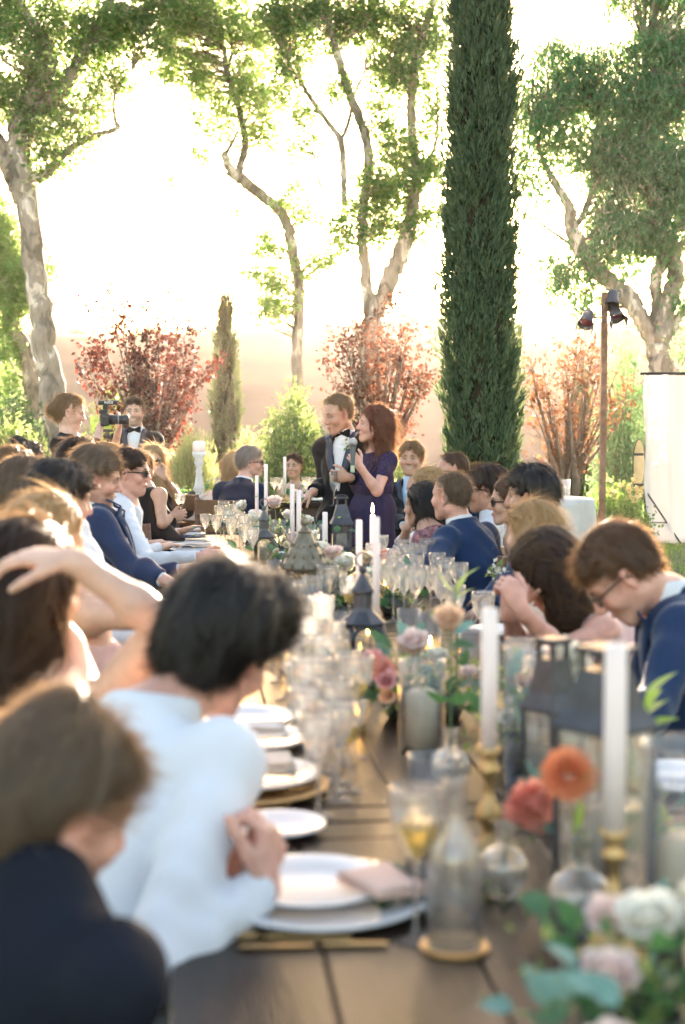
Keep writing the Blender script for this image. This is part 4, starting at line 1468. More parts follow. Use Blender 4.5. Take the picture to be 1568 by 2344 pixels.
    fd.cap(hl(.022 + .006 * sm, .080, -.060 + .006 * sm), hl(0, .0935, -.0605), .0050 * hs, .0070 * hs, .006)
    fd.cap(hl(-.018, .081, -.072 - .012 * mouth), hl(.018, .081, -.072 - .012 * mouth), .0072 * hs, .0072 * hs, .006)
    fd.ell(hl(0, .096, -.0665 - .006 * mouth), HF, A(.022 + .004 * sm, .010 + .012 * mouth, .0016 + .008 * mouth) * hs, .002, '-')
    zones = [(Hc - .135 * hs, Hc + .135 * hs)]
    fz = fine or (.0048 if d > 6 else .006)
    for sd in (1, -1):
        if AR[sd]['zone'] and zone_hands:
            c = AR[sd]['w'] + AR[sd]['dr'] * .07 * s
            zones.append((c - .10 * s, c + .10 * s))
    V, F = mesh_field(fd, .016, zones, fz)
    # colours of the skin, from position in the head
    base = A(*SKIN[skin])
    Cc = np.tile(base, (len(V), 1))
    L = (V - Hc) @ HF / hs
    hd = (np.abs(L[:, 0]) < .1) & (np.abs(L[:, 1]) < .13) & (np.abs(L[:, 2]) < .14)
    x, y, z = np.abs(L[:, 0]), L[:, 1], L[:, 2]
    def blend(w, c):
        w = np.clip(w, 0, 1)[:, None] * hd[:, None]
        return Cc * (1 - w) + np.asarray(c) * w
    def g(cx, cy, cz, rx, ry, rz): return np.exp(-(((x - cx) / rx) ** 2 + ((y - cy) / ry) ** 2 + ((z - cz) / rz) ** 2))
    Cc = blend(.5 * g(.042, .07, -.028, .022, .03, .02) + .4 * g(0, .11, -.025, .014, .03, .014) + .4 * g(.08, 0, 0, .02, .03, .04), base * A(1.12, .72, .68))
    if beard:
        bw = ((y > .0) & (z < -.035)) * np.clip((-.03 - z) / .02, 0, 1)
        Cc = blend(beard * bw, A(*HAIRC[hair][0]) * 1.2)
    Cc = blend(np.clip(1.5 * g(0, .09, -.0665, .024, .022, .0085 + .006 * mouth), 0, .85), A(.48, .13, .12) if sex == 'f' else A(.42, .18, .14))
    if sm > .6:
        Cc = blend(1.2 * ((x < .019) & (y > .06)) * np.exp(-((z + .0665 - .004 * (x / .02) ** 2) / .0042) ** 2), A(.75, .70, .64))
    if mouth > .3:
        Cc = blend(1.4 * ((x < .016) & (y > .06) & (np.abs(z + .070) < .004 + .004 * mouth)), A(.10, .02, .02))
    bc = A(*HAIRC[hair][0])
    Cc = blend(1.5 * ((x > .012) & (x < .048) & (y > .05)) * np.exp(-((z - .0275 - .10 * (x - .012) + 2.5 * (np.maximum(x - .036, 0))) / .0042) ** 2), bc * .7 + base * .15)
    eye = ((x - .031) / .0125) ** 2 + ((z - .005) / .0052) ** 2
    yy = y > .06
    Cc = blend(.75 * yy * np.exp(-((np.sqrt(eye) - 1.15) / .28) ** 2), base * .32)
    Cc = blend(.65 * yy * (eye < .8), A(.40, .36, .33))
    Cc = blend(1.0 * yy * (((x - .031) ** 2 + (z - .005) ** 2) < .0055 ** 2), A(.03, .025, .02))
    # scalp under the hair
    sc = ((z > .058) | ((y < -.01) & (z > -.03))) & ~((y > .05) & (z < .085))
    if style in ('buzz',):
        Cc = blend(.75 * sc, A(*HAIRC[hair][1]) * .8 + base * .12)
    elif style != 'bald':
        Cc = blend(.9 * (sc & (z > .075)), A(*HAIRC[hair][0]))
    body = obj('body', mesh_np('body', V - o0, F, skinmat(), colors=Cc), root)

    # ------------ clothes
    wr = wrinkle(.0036, 1.0, int(d * 100) % 97 + int(head[0]))
    def part(name, f, mt, coarse=.013, zones=(), noise=wr):
        V, F = mesh_field(f, coarse, zones, .008, noise)
        if len(F) == 0: return None
        return obj(name, mesh_np(name, V - o0, F, mt), root)

    legm = legm or TROUS
    if skirt:
        f = Field()
        f.ell(hips + up * .05, TM, A(.145, .115, .13) * s, .06)
        f.ell(N * .3 + hips * .7, TM, A(.118, .105, .12) * s, .06)
        if stand:
            f.cap(hips, A(hips[0], hips[1], gz + .30) + tf * .02, .150 * s, .19 * s, .08, flat=(tf, .82))
            f.cap(hips, A(hips[0], hips[1], gz + .12) + tf * .02, .145 * s, .21 * s, .08, flat=(tf, .82))
        else:
            for sd in (1, -1):
                f.cap(AR[sd]['hip'], K[sd], .095 * s, .08 * s, .08)
        part('skirt', f, legm, noise=wrinkle(.004, .7, 3))
    else:
        f = Field()
        f.ell(hips + up * .0, TM, A(.160, .122, .12) * s, .05)
        for sd in (1, -1):
            f.cap(AR[sd]['hip'], K[sd], .090 * s, .068 * s, .05)
            f.cap(K[sd], Fo[sd] + A(0, 0, .02), .068 * s, .055 * s, .03)
        part('trousers', f, legm, .018)
    f = Field()
    for sd in (1, -1):
        f.cap(Fo[sd] - A(0, 0, .03), Fo[sd] - A(0, 0, .045) + tf * .17 * s, .042 * s, .034 * s, .02)
        f.cap(Fo[sd], Fo[sd] - A(0, 0, .04), .042 * s, .045 * s, .02)
    part('shoes', f, cloth('black_shoe', (.02, .018, .017), .35, spec=.5), .018, noise=None)

    zn = [(N - .20 * s, N + .20 * s)]
    def neck_cut(f, kind, g):
        if kind == 'v':
            f.ell(N + fw * .10 * s - up * .03 * s, TM, A(.060, .10, .13) * s, .012, '-')
            f.ell(N + fw * .02 * s + up * .06 * s, TM, A(.075, .085, .085) * s, .012, '-')
        elif kind == 'round':
            f.ell(N + up * .05 * s + fw * .03, TM, A(.095, .10, .085) * s, .01, '-')
        elif kind == 'wide':
            f.ell(N + up * .06 * s + fw * .02, TM, A(.15, .13, .125) * s, .01, '-')
        elif kind == 'strapless':
            f.plane(N - up * .16 * s, up)
        elif kind == 'shirt':
            f.ell(N + fw * .075 * s - up * .01 * s, TM, A(.026, .06, .07) * s, .01, '-')
            f.plane(N + up * .055 * s, up - fw * .15)
        elif kind == 'jacket':
            f.plane(N + up * .045 * s, up - fw * .25)
            # the open front: a long wedge down the chest
            for t in np.linspace(0, 1, 7):
                f.ell(N + fw * (.12 + .02 * t) * s - up * (.30 * t - .02) * s, TM, A(.072 * (1 - t) + .010, .11, .07) * s, .01, '-')
            f.ell(N + fw * .03 * s + up * .035 * s, TM, A(.064, .075, .06) * s, .01, '-')
    if top:
        f = Field()
        g = (.004 if over else .012) if top in ('shirt',) else .007
        torso(f, g)
        if top == 'shirt' and collar:
            f.cap(N - up * .0, N * .55 + hl(0, -.03, -.06) * .45, nk * 1.25 + .006, nk * 1.12 + .006, .015)
        for sd in (1, -1):
            if sleeve == 'long':
                arm(f, sd, *((.003, .005) if over else (.014, .010)))
            elif sleeve == 'short':
                arm(f, sd, .014, 0, .42)
            elif sleeve == 'cap':
                arm(f, sd, .010, 0, .2)
            elif sleeve == 'elbow':
                arm(f, sd, .012, .010, 1)
        if sleeve == 'long':
            for sd in (1, -1):
                q = AR[sd]; dv = nrm(q['w'] - q['e'])
                c = q['w'] - dv * .012
                f.ell(c + dv * .058, frame(dv), A(.075, .075, .055), .004, '-')
        if sleeve == 'elbow':
            for sd in (1, -1):
                q = AR[sd]; dv = nrm(q['w'] - q['e'])
                for t in (.10, .22):
                    f.ell(q['e'] + dv * (.06 + t), frame(dv), A(.075, .075, .08), .004, '-')
        if neckline == 'none' and not collar: pass
        neck_cut(f, neckline or ('none' if tie else 'shirt' if top == 'shirt' else 'round'), g)
        if tie: f.plane(N + up * .05 * s, up - fw * .1)
        f.plane(hips - up * (.02 if top == 'shirt' else .05), -up)
        part({'shirt': 'shirt'}.get(top, 'dress_top'), f, topm or WHITE, .013, zn, None if over else wr)
    if over == 'jacket':
        f = Field()
        torso(f, .018, .045)
        # padded, square shoulders
        for sd in (1, -1):
            f.cap(N - up * .030 * s + tr * sd * .05 * s, S[sd] + up * .008 * s, .050 * s, .052 * s, .03)
            arm(f, sd, .019, .019, 1, .025)
            q = AR[sd]; dv = nrm(q['w'] - q['e'])
            f.ell(q['w'] - dv * .030 + dv * .058, frame(dv), A(.09, .09, .058), .004, '-')
        f.cap(N + up * .0 - fw * .02, N + up * .03 - fw * .025, nk + .024, nk + .018, .02)
        neck_cut(f, 'jacket', 0)
        f.ell(hips, TM, A(.168, .132, .14) * s, .09)
        f.cap(hips, hips - up * .09, .15 * s, .15 * s, .06, flat=(fw, .8))
        f.plane(hips - up * .16, -up)
        part('jacket', f, overm or NAVY, .013, zn, wrinkle(.0048, .8, int(head[0])))
        # lapels: two folded strips along the opening
        for sd in (1, -1):
            rows = []
            for t in np.linspace(0, 1, 9):
                zc = N - up * (-.035 + .33 * t) * s
                xi = (.066 * (1 - t) ** .9 + .006) * s
                wd = (.010 + .046 * math.sin(math.pi * min(1, t * .9 + .12)) ** .8 * (1.15 if .18 < t < .34 else 1)) * s
                pts = []
                for q in (0, .5, 1):
                    xx = xi + wd * q
                    # depth of the jacket surface there
                    a1 = ((.150 if sex == 'm' else .128) * s + .018); b1 = .102 * s + .018
                    zz = (-.035 + .33 * t) * s
                    el = 1 - (xx / a1) ** 2 - ((zz - .19 * s) / (.19 * s + .026)) ** 2 * .55
                    yy = b1 * math.sqrt(max(el, .12)) + .006 + (.006 if q == 1 else 0)
                    yy = max(yy, (.045 + .5 * t) * s if t < .14 else 0)
                    pts.append(zc + tr * sd * xx + fw * yy)
                rows.append(pts)
            Vv = np.array(rows).reshape(-1, 3)
            Fv = [(i * 3 + j, i * 3 + j + 1, i * 3 + 4 + j, i * 3 + 3 + j) for i in range(8) for j in (0, 1)]
            o = obj('lapel', (MB().add(Vv - o0, Fv), SATIN if overm is BLACK else (overm or NAVY)), root)
            md = o.modifiers.new('thick', 'SOLIDIFY'); md.thickness = .006; md.offset = 0
    if tie == 'bow':
        c = N + up * .028 * s + fw * (.072) * s + hf * 0
        bt = MB()
        for sd in (1, -1):
            Vv = []
            for t, w_ in ((0, .010), (.4, .019), (.8, .027), (1, .024)):
                for q in (-1, 1):
                    for e_ in (-1, 1):
                        Vv.append(c + tr * sd * .056 * t + up * q * w_ + fw * e_ * (.008 * (1 - .5 * t)))
            Fv = []
            for i in range(3):
                a = i * 4
                for x0, x1 in ((0, 1), (1, 3), (3, 2), (2, 0)):
                    Fv.append((a + x0, a + x1, a + 4 + x1, a + 4 + x0))
            Fv.append((12, 13, 15, 14))
            bt.add(np.array(Vv) - o0, Fv)
        bt.ball(c - o0 + fw * .008, A(.012, .010, .012) * 1.0, 8, 6)
        obj('bow_tie', (bt, BLACK, False), root)

    # ------------ hair
    if style != 'bald':
        f = Field(); seeds = None
        infl = {'buzz': .0015, 'short': .009, 'thick': .016, 'receding': .004, 'long': .016, 'bob': .017, 'updo': .005, 'wavy': .018}[style]
        f.ell(hl(0, -.022, .048), HF, (A(.0755, .097, .082) + infl) * hs, .03)
        if style in ('long', 'bob', 'updo', 'wavy', 'thick', 'short', 'receding', 'buzz'):
            f.ell(hl(0, -.042, .005), HF, (A(.056, .064, .068) + infl * .8) * hs, .03)
        if extra_hair:
            for e_ in extra_hair:
                f.cap(hl(*e_[0]), hl(*e_[1]), e_[2] * hs, e_[3] * hs, e_[4] if len(e_) > 4 else .03)
        nrm_long = style in ('long', 'bob', 'wavy')
        # face opening
        fz_ = {'receding': .110, 'buzz': .083, 'updo': .078, 'long': .078, 'bob': .080, 'wavy': .076}.get(style, .072)
        f.ell(hl(0, .105, fz_ - .095), HF, A(.108 if nrm_long else .094, .085 if nrm_long else (.100 if style == 'receding' else .075), .100) * hs, .012, '-')
        if not nrm_long:
            # ears free, clean nape, side burns
            f.ell(hl(0, .080, -.050), HF, A(.13, .088, .085) * hs, .012, '-')
            for sd in (1, -1):
                f.ell(hl(sd * .086, -.004, -.006), HF, A(.030, .026, .034) * hs, .008, '-')
            if style == 'updo':
                f.plane(hl(0, 0, -.085), -hu + hf * .2)
            else:
                f.plane(hl(0, -.08, -.048), -hu + hf * .55, .012)
        fr = {'wavy': .005, 'thick': .0045, 'long': .0035, 'buzz': .0006}.get(style, .003)
        rr = np.random.default_rng(int(head[0] * 7 + head[1]))
        ph = rr.random(3) * 6
        def hn(x, y, z):
            lx = (x - Hc[0]) * hr[0] + (y - Hc[1]) * hr[1] + (z - Hc[2]) * hr[2]
            ly = (x - Hc[0]) * hf[0] + (y - Hc[1]) * hf[1] + (z - Hc[2]) * hf[2]
            lz = (x - Hc[0]) * hu[0] + (y - Hc[1]) * hu[1] + (z - Hc[2]) * hu[2]
            an = np.arctan2(lx, -ly)
            if nrm_long:
                return fr * (np.sin(an * 17 + 14 * lz + ph[0]) + .7 * np.sin(an * 31 - 9 * lz + 2.4 * np.sin(22 * lz) + ph[1]) + (1.6 if style == 'wavy' else .2) * np.sin(80 * lz + 5 * an + ph[2]))
            return fr * (np.sin(an * 13 + 20 * lx + ph[0]) + np.sin(95 * lx + 30 * ly + ph[1]) * .8 + np.sin(60 * lz + 40 * lx + ph[2]) * .6)
        V, F = mesh_field(f, .007 if d > 5 else .008, (), .006, hn)
        # strands lying over the surface
        tri = V[F]
        nn = np.cross(tri[:, 1] - tri[:, 0], tri[:, 2] - tri[:, 0]); nn /= np.linalg.norm(nn, axis=1, keepdims=True) + 1e-9
        cc = tri.mean(1)
        cm = V.mean(0)
        if np.mean(((cc - cm) * nn).sum(1)) < 0: nn = -nn; F = F[:, ::-1]
        n = int(nstr * fuzz * 2.2)
        if style == 'buzz': n = int(n * 1.2)
        pick = rr.integers(0, len(F), n)
        p = cc[pick]; q = nn[pick]
        lp = (p - Hc) @ HF
        if nrm_long:
            flow = -np.tile(hu * .3 + A(0, 0, .7), (n, 1)) - hf * (np.clip((lp[:, 1:2] + .03) / .03, 0, 1) * 2.2)
            Ls = .07 + .08 * rr.random(n)
        else:
            flow = np.where((lp[:, 1:2] > .0), np.tile(hf * .5 + hu * .3, (n, 1)), np.tile(-hf * .35 - hu * .7, (n, 1))) + hr * rr.normal(0, .5, (n, 1))
            Ls = {'buzz': .008, 'receding': .03, 'updo': .05}.get(style, .04) * (.6 + .8 * rr.random(n))
        flow = flow + rr.normal(0, .16, (n, 3))
        flow -= q * (flow * q).sum(1, keepdims=True)
        flow /= np.linalg.norm(flow, axis=1, keepdims=True) + 1e-9
        lift = {'buzz': .9, 'short': .14, 'thick': .16}.get(style, .09) * (.4 + rr.random(n) ** 4 * 3.4)
        k = 5
        pts = []
        for i in range(k):
            t = i / (k - 1)
            wv = (np.cross(flow, q) * (np.sin(t * 6.5 + ph[0] + 90 * lp[:, 2:3]) * Ls[:, None] * .16)) if style == 'wavy' else 0
            hgt = lift * t - (.10 if style != 'buzz' else 0) * t * t
            if nrm_long: hgt = hgt - .0 
            pts.append(p + wv + flow * (Ls * t)[:, None] + q * (Ls * hgt + .001)[:, None] - A(0, 0, 1) * (Ls * t * t * (.15 if not nrm_long else .25))[:, None])
        pts = np.stack(pts, 1)
        side = np.cross(flow, q)
        wd = (.0009 if style == 'buzz' else .0012) * (1 + .10 * d)
        ws = np.array([1, 1, .85, .6, .15]) * wd / 2
        Vs = np.stack([pts - side[:, None] * ws[None, :, None], pts + side[:, None] * ws[None, :, None]], 2).reshape(-1, 3)
        b0 = np.arange(n)[:, None, None] * (2 * k); i0 = np.arange(k - 1)[None, :, None] * 2
        Fs = (b0 + i0 + A(0, 1, 3, 2).astype(int)[None, None]).reshape(-1, 4)
        # single hairs standing away from the mass
        m2 = int(260 + 60 * d * .3) if style != 'buzz' else 0
        if m2:
            pk = rr.integers(0, len(F), m2); p2 = cc[pk]; q2 = nn[pk]
            keep = ((p2 - Hc) @ hf) < .045
            p2 = p2[keep]; q2 = q2[keep]; m2 = len(p2)
            d2 = q2 * .55 + rr.normal(0, .55, (m2, 3)) + A(0, 0, .15); d2 /= np.linalg.norm(d2, axis=1, keepdims=True)
            L2_ = (.018 + .05 * rr.random(m2) ** 2.2) * (1.3 if nrm_long else 1)
            tt = np.linspace(0, 1, k)
            pp2 = p2[:, None] + d2[:, None] * (L2_[:, None] * tt)[..., None] - A(0, 0, 1) * (L2_[:, None] * tt ** 2 * .45)[..., None]
            s2 = np.cross(d2, q2 + .01)
            s2 /= np.linalg.norm(s2, axis=1, keepdims=True) + 1e-9
            w2 = np.array([1, 1, .9, .7, .2]) * (.0007 * (1 + .12 * d)) / 2
            Vs = np.vstack([Vs, np.stack([pp2 - s2[:, None] * w2[None, :, None], pp2 + s2[:, None] * w2[None, :, None]], 2).reshape(-1, 3)])
            n = n + m2
            b0 = np.arange(n)[:, None, None] * (2 * k)
            Fs = (b0 + i0 + A(0, 1, 3, 2).astype(int)[None, None]).reshape(-1, 4)
        tone = rr.random(n)
        # streaks on the mass follow the same direction
        Lv = (V - Hc) @ HF
        an = np.arctan2(Lv[:, 0], -Lv[:, 1])
        if nrm_long: st = .5 + .28 * np.sin(an * 29 + 5 * np.sin(an * 7) + 8 * Lv[:, 2] * 3) + .2 * np.sin(an * 53 + ph[1])
        else: st = .5 + .25 * np.sin(Lv[:, 0] * 260 + 3 * np.sin(an * 5) + Lv[:, 1] * 60) + .2 * np.sin(an * 37 + Lv[:, 2] * 50)
        colr = np.concatenate([np.repeat(np.clip(st, 0, 1)[:, None], 3, 1), np.repeat(np.repeat(tone, 2 * k)[:, None], 3, 1)])
        me = mesh_np('hair', np.vstack([V, Vs]) - o0, np.vstack([F, Fs + len(V)]), hairmat(hair), colors=colr)
        obj('hair', me, root)
    if style == 'updo' and extra_hair is None:
        pass

    # ------------ glasses
    if glasses:
        dk = pmat('glasses_frame', (.015, .013, .012), .3)
        gf = MB()
        for sd in (1, -1):
            a = np.linspace(0, 2 * math.pi, 17)[:-1]
            rim = np.array([hl(sd * .033 + .024 * math.cos(t), .1005 - .010 * (abs(math.cos(t)) * (sd * math.cos(t) > 0)) - .002, .004 + .0175 * math.sin(t) * (1 if glasses != 'sun' else 1.1)) for t in a])
            gf.tube(np.vstack([rim, rim[:1]]) - o0, .0022, 6)
            gf.tube(np.array([hl(sd * .057, .088, .010), hl(sd * .075, .05, .010), hl(sd * .080, .0, .006), hl(sd * .080, -.02, -.010)]) - o0, .0026 if glasses != 'sun' else .0036, 6)
        gf.tube(np.array([hl(-.010, .101, .006), hl(0, .104, .009), hl(.010, .101, .006)]) - o0, .002, 6)
        g_ = obj('glasses', (gf, dk), root)
        for sd in (1, -1):
            a = np.linspace(0, 2 * math.pi, 17)[:-1]
            rim = [hl(sd * .033 + .024 * math.cos(t), .100 - .010 * (abs(math.cos(t)) * (sd * math.cos(t) > 0)), .004 + .0175 * math.sin(t)) for t in a]
            Vv = np.array(rim + [hl(sd * .033, .099, .004)]) - o0
            lm = pmat('dark_lens', (.012, .010, .012), .08, spec=.7) if glasses == 'sun' else glassmat('lens_glass')
            obj('lens', (MB().add(Vv, [(i, (i + 1) % 16, 16) for i in range(16)]), lm), g_)
    PEOPLE.append(dict(nochair=d < 2.9, root=root, label=label, hips=hips, tf=tf, tyaw=tyaw, stand=stand, Hc=Hc, HF=HF, AR=AR, N=N, fw=fw, up=up, tr=tr, hl=hl))
    return PEOPLE[-1]
# ---- the guests, from the head of the table to the camera
groom = person('young bearded man in a black tuxedo with navy lapels smiling beside the plum tree', (307, 943, 12.3), 178, 2, 0, 'm', .97, 'fair', 'darkbrown', 'short',
       sh=(313, 990, 12.3), tyaw=-172, top='shirt', over='jacket', overm=BLACK, tie='bow', stand=True, smile=1.0, beard=.45, legm=BLACK)
cwoman = person('woman in a black dress with pulled-back fair hair filming with a camera', (160, 945, 9.8), 84, 12, 0, 'f', 1.0, 'fair', 'sand', 'updo',
       sh=(158, 996, 9.8), tyaw=105, top='dress', topm=BLKD, sleeve='elbow', neckline='v', legm=BLKD, skirt=True, stand=True, smile=.1,
       extra_hair=[((0, -.09, .01), (0, -.125, .0), .045, .036)],
       arms={1: dict(w=(231, 974, 9.62), e=(214, 1032, 9.45), dr=(.6, .1, .75), palm=(.6, .6, -.5), curl=.75),
             -1: dict(w=(270, 990, 9.78), e=(256, 1052, 9.9), dr=(.25, -.1, .9), palm=(0, -.2, 1), curl=.35)})
man = person('standing man with thinning brown hair in black tuxedo, head bowed, holding a flute', (772, 949, 9.35), -128, 16, 0, 'm', 1.0, 'tan', 'sand', 'receding',
       sh=(795, 1003, 9.4), tyaw=-152, hips=(790, 1190, 9.4), top='shirt', over='jacket', overm=BLACK, tie='bow', stand=True, smile=.5, legm=BLACK,
       arms={1: dict(e=(746, 1108, 9.55), w=(714, 1128, 9.33), dr=(-.8, -.3, -.5), palm=(.2, .1, -.9), curl=.5),
             -1: dict(e=(838, 1104, 9.35), w=(797, 1093, 9.14), dr=(-.95, -.1, .1), palm=(.1, 1, 0), curl=.85)})
lady = person('woman with wavy auburn hair in a dark lace dress speaking into a microphone', (855, 975, 9.15), -96, -6, 0, 'f', .97, 'pink', 'auburn', 'wavy',
       sh=(864, 1032, 9.2), tyaw=-118, hips=(852, 1185, 9.2), top='dress', topm=EGG, sleeve='cap', legm=PLUMD, skirt=True, stand=True, mouth=.7, smile=.4, nstr=2200,
       extra_hair=[((0, -.055, .0), (-.01, -.075, -.10), .072, .055), ((-.05, -.05, -.04), (-.06, -.06, -.15), .038, .036), ((.045, -.04, -.05), (.06, .0, -.145), .032, .03), ((0, -.085, -.10), (.0, -.09, -.17), .048, .034), ((-.03, -.10, .0), (-.02, -.11, -.06), .03, .03),
                   ((-.05, -.03, .04), (.05, -.03, .05), .07, .07)],
       arms={-1: dict(e=(863, 1124, 8.98), w=(823, 1067, 8.92), dr=(-.55, -.05, .75), palm=(-.2, 1, .1), curl=.95),
             1: dict(e=(824, 1118, 9.45), w=(812, 1196, 9.35), dr=(-.1, -.1, -1), palm=(.3, 1, 0), curl=.6)})
person('smiling seated man with swept brown hair in a black jacket and open blue shirt', (940, 1051, 10.8), -168, 0, 0, 'm', 1.0, 'tan', 'sand', 'thick',
       sh=(944, 1108, 10.8), tyaw=-165, top='shirt', topm=LTBLUE, over='jacket', overm=BLACK, smile=1.0, arms={1: dict(e=(912, 1190, 10.6), w=(925, 1205, 10.4)), })
person('man with slicked receding hair and sunglasses, seen between the smiling man and cropped man', (1032, 1082, 9.5), -105, -2, 0, 'm', 1.0, 'pink', 'brown', 'receding', over='jacket', overm=NAVYD, glasses='sun', nstr=900)
person('woman with untidy pale blonde hair and white sleeve, hand raised to her mouth', (976, 1120, 8.9), -95, 5, 0, 'f', 1.0, 'fair', 'blonde', 'long', sh=(972, 1178, 8.85), top='dress', topm=WHITE, sleeve='elbow', nstr=1800,
       extra_hair=[((0, -.05, 0), (0, -.06, -.14), .07, .05)], arms={-1: dict(e=(918, 1255, 8.55), w=(935, 1200, 8.35), dr=(.2, 0, .9), palm=(.6, .6, 0), curl=.9)})
person('woman with long straight black hair in a dark floral dress turned away', (966, 1158, 8.0), -62, 4, 0, 'f', 1.0, 'tan', 'black', 'long', sh=(980, 1213, 7.9), tyaw=-60, top='dress', topm=FLORAL, sleeve='short', skirt=True, legm=FLORAL,
       extra_hair=[((.0, -.05, .0), (.01, -.055, -.16), .078, .06), ((.05, -.01, -.03), (.06, .0, -.2), .04, .035), ((-.05, -.02, -.03), (-.055, -.01, -.2), .04, .03)], nstr=2000)
person('man with cropped hair and blue suit seen from behind, reaching for a tumbler', (1032, 1138, 7.4), -52, 0, -3, 'm', 1.0, 'pink', 'ash', 'buzz', sh=(1056, 1207, 7.4), tyaw=-48, top='shirt', over='jacket', overm=NAVY, nstr=3000,
       arms={-1: dict(e=(985, 1302, 7.0), w=(922, 1284, 6.82), dr=(-1, 0, .05), palm=(0, .8, -.5), curl=.5)})
person('man in a white shirt and sunglasses with wavy dark hair, right of the cropped man', (1110, 1122, 8.0), -82, 4, 0, 'm', 1.0, 'tan', 'darkbrown', 'thick', sh=(1128, 1185, 8.0), tyaw=-70, top='shirt', glasses='sun')
person('brown-haired woman in sunglasses, her profile just showing before the dark-haired man', (1166, 1150, 7.4), -88, 3, 0, 'f', 1.0, 'fair', 'brown', 'bob', glasses='sun', top='dress', topm=NUDE, sleeve='short')
person('dark-haired man in navy suit seated behind the blonde woman', (1214, 1137, 6.7), -72, 3, 0, 'm', 1.03, 'tan', 'black', 'thick', sh=(1222, 1215, 6.7), tyaw=-72, over='jacket', overm=NAVY, nstr=2200,
       arms={-1: dict(e=(1165, 1335, 6.45), w=(1112, 1388, 6.3))})
person('woman with smooth shoulder-length blonde hair facing away', (1216, 1225, 5.6), -50, 5, 0, 'f', 1.0, 'fair', 'blonde', 'long', sh=(1235, 1308, 5.6), tyaw=-60, top='dress', topm=NUDE, sleeve='short', nstr=2600,
       extra_hair=[((0, -.04, .0), (.0, -.055, -.12), .078, .066), ((.05, -.01, -.02), (.055, .0, -.14), .04, .04), ((-.05, -.02, -.02), (-.055, -.01, -.14), .04, .04)])
person('woman with long glossy brown hair leaning on clasped hands in a blush dress', (1252, 1312, 4.6), -80, 38, 0, 'f', 1.04, 'pink', 'darkbrown', 'long', sh=(1335, 1390, 4.62), tyaw=-85, top='dress', topm=BLUSH, sleeve=None, neckline='wide', nstr=3200, skirt=True, legm=BLUSH,
       extra_hair=[((0, -.04, .0), (.03, .02, -.16), .082, .06), ((-.05, -.0, -.02), (-.06, .06, -.16), .05, .045), ((-.03, -.05, -.04), (-.05, .0, -.19), .06, .035), ((-.04, -.02, .03), (.04, -.02, .03), .09, .09)],
       arms={-1: dict(e=(1282, 1492, 4.38), w=(1190, 1392, 4.30), dr=(-.45, .1, .9), palm=(-.5, .8, 0), curl=1.1, thumb=.3),
             1: dict(e=(1185, 1480, 4.68), w=(1165, 1398, 4.52), dr=(.2, -.15, .95), palm=(.2, -.9, 0), curl=1.1)})
person('man with glasses and navy suit, head bowed toward the table at the right edge', (1422, 1318, 3.9), -86, 48, 0, 'm', 1.0, 'pink', 'brown', 'short', sh=(1538, 1372, 3.95), tyaw=-85, hips=(1640, 1880, 3.95), top='shirt', over='jacket', overm=NAVY, glasses='clear', nstr=2600, smile=.1,
       arms={-1: dict(e=(1500, 1600, 3.65), w=(1440, 1700, 3.5)), 1: dict(e=(1480, 1580, 4.2), w=(1420, 1640, 4.1), zone=False)})
# ---- far table
person('grey-haired man in sunglasses and navy suit turning his head, back to the camera', (575, 1059, 11.8), 88, 2, 0, 'm', 1.0, 'pink', 'grey', 'short', sh=(556, 1108, 11.75), tyaw=25, over='jacket', overm=NAVYD, glasses='sun', smile=.4)
person('blonde woman with bare shoulders half hidden behind the grey-haired man', (541, 1072, 12.4), 50, 3, 0, 'f', 1.0, 'fair', 'blonde', 'long', sh=(518, 1125, 12.4), tyaw=40, top='dress', topm=NUDE, sleeve=None, neckline='strapless',
       extra_hair=[((0, -.05, .0), (.0, -.07, -.16), .07, .05)])
person('dark-haired woman in a nude dress looking over from the middle of the far table', (672, 1068, 14.0), -166, 0, 0, 'f', 1.0, 'tan', 'darkbrown', 'updo', top='dress', topm=NUDE, sleeve=None, neckline='v', smile=.3)
person('blonde woman in sunglasses resting her chin on her hand at the far table', (351, 1056, 11.6), 172, 2, 0, 'f', 1.0, 'tan', 'blonde', 'long', sh=(356, 1104, 11.7), tyaw=170, top='dress', topm=BLKD, sleeve=None, neckline='v', glasses='sun', nstr=1800,
       extra_hair=[((.055, -.02, .0), (.075, .01, -.16), .035, .04), ((-.055, -.02, .0), (-.075, .01, -.16), .035, .04), ((0, -.06, .0), (0, -.07, -.16), .07, .06)],
       arms={-1: dict(e=(404, 1134, 11.5), w=(374, 1092, 11.25), dr=(-.5, 0, .6), palm=(-.4, .6, .3), curl=1.2)})
person('woman in a black dress on the brown folding chair, holding a wine glass out', (322, 1075, 9.6), 40, 8, 0, 'f', 1.0, 'tan', 'brown', 'updo', sh=(334, 1122, 9.55), tyaw=50, hips=(352, 1235, 9.5), top='dress', topm=BLKD, sleeve=None, skirt=True, legm=BLKD,
       arms={1: dict(e=(372, 1198, 9.35), w=(392, 1182, 9.5), dr=(.8, .2, .1), palm=(.2, .9, 0), curl=.8)})
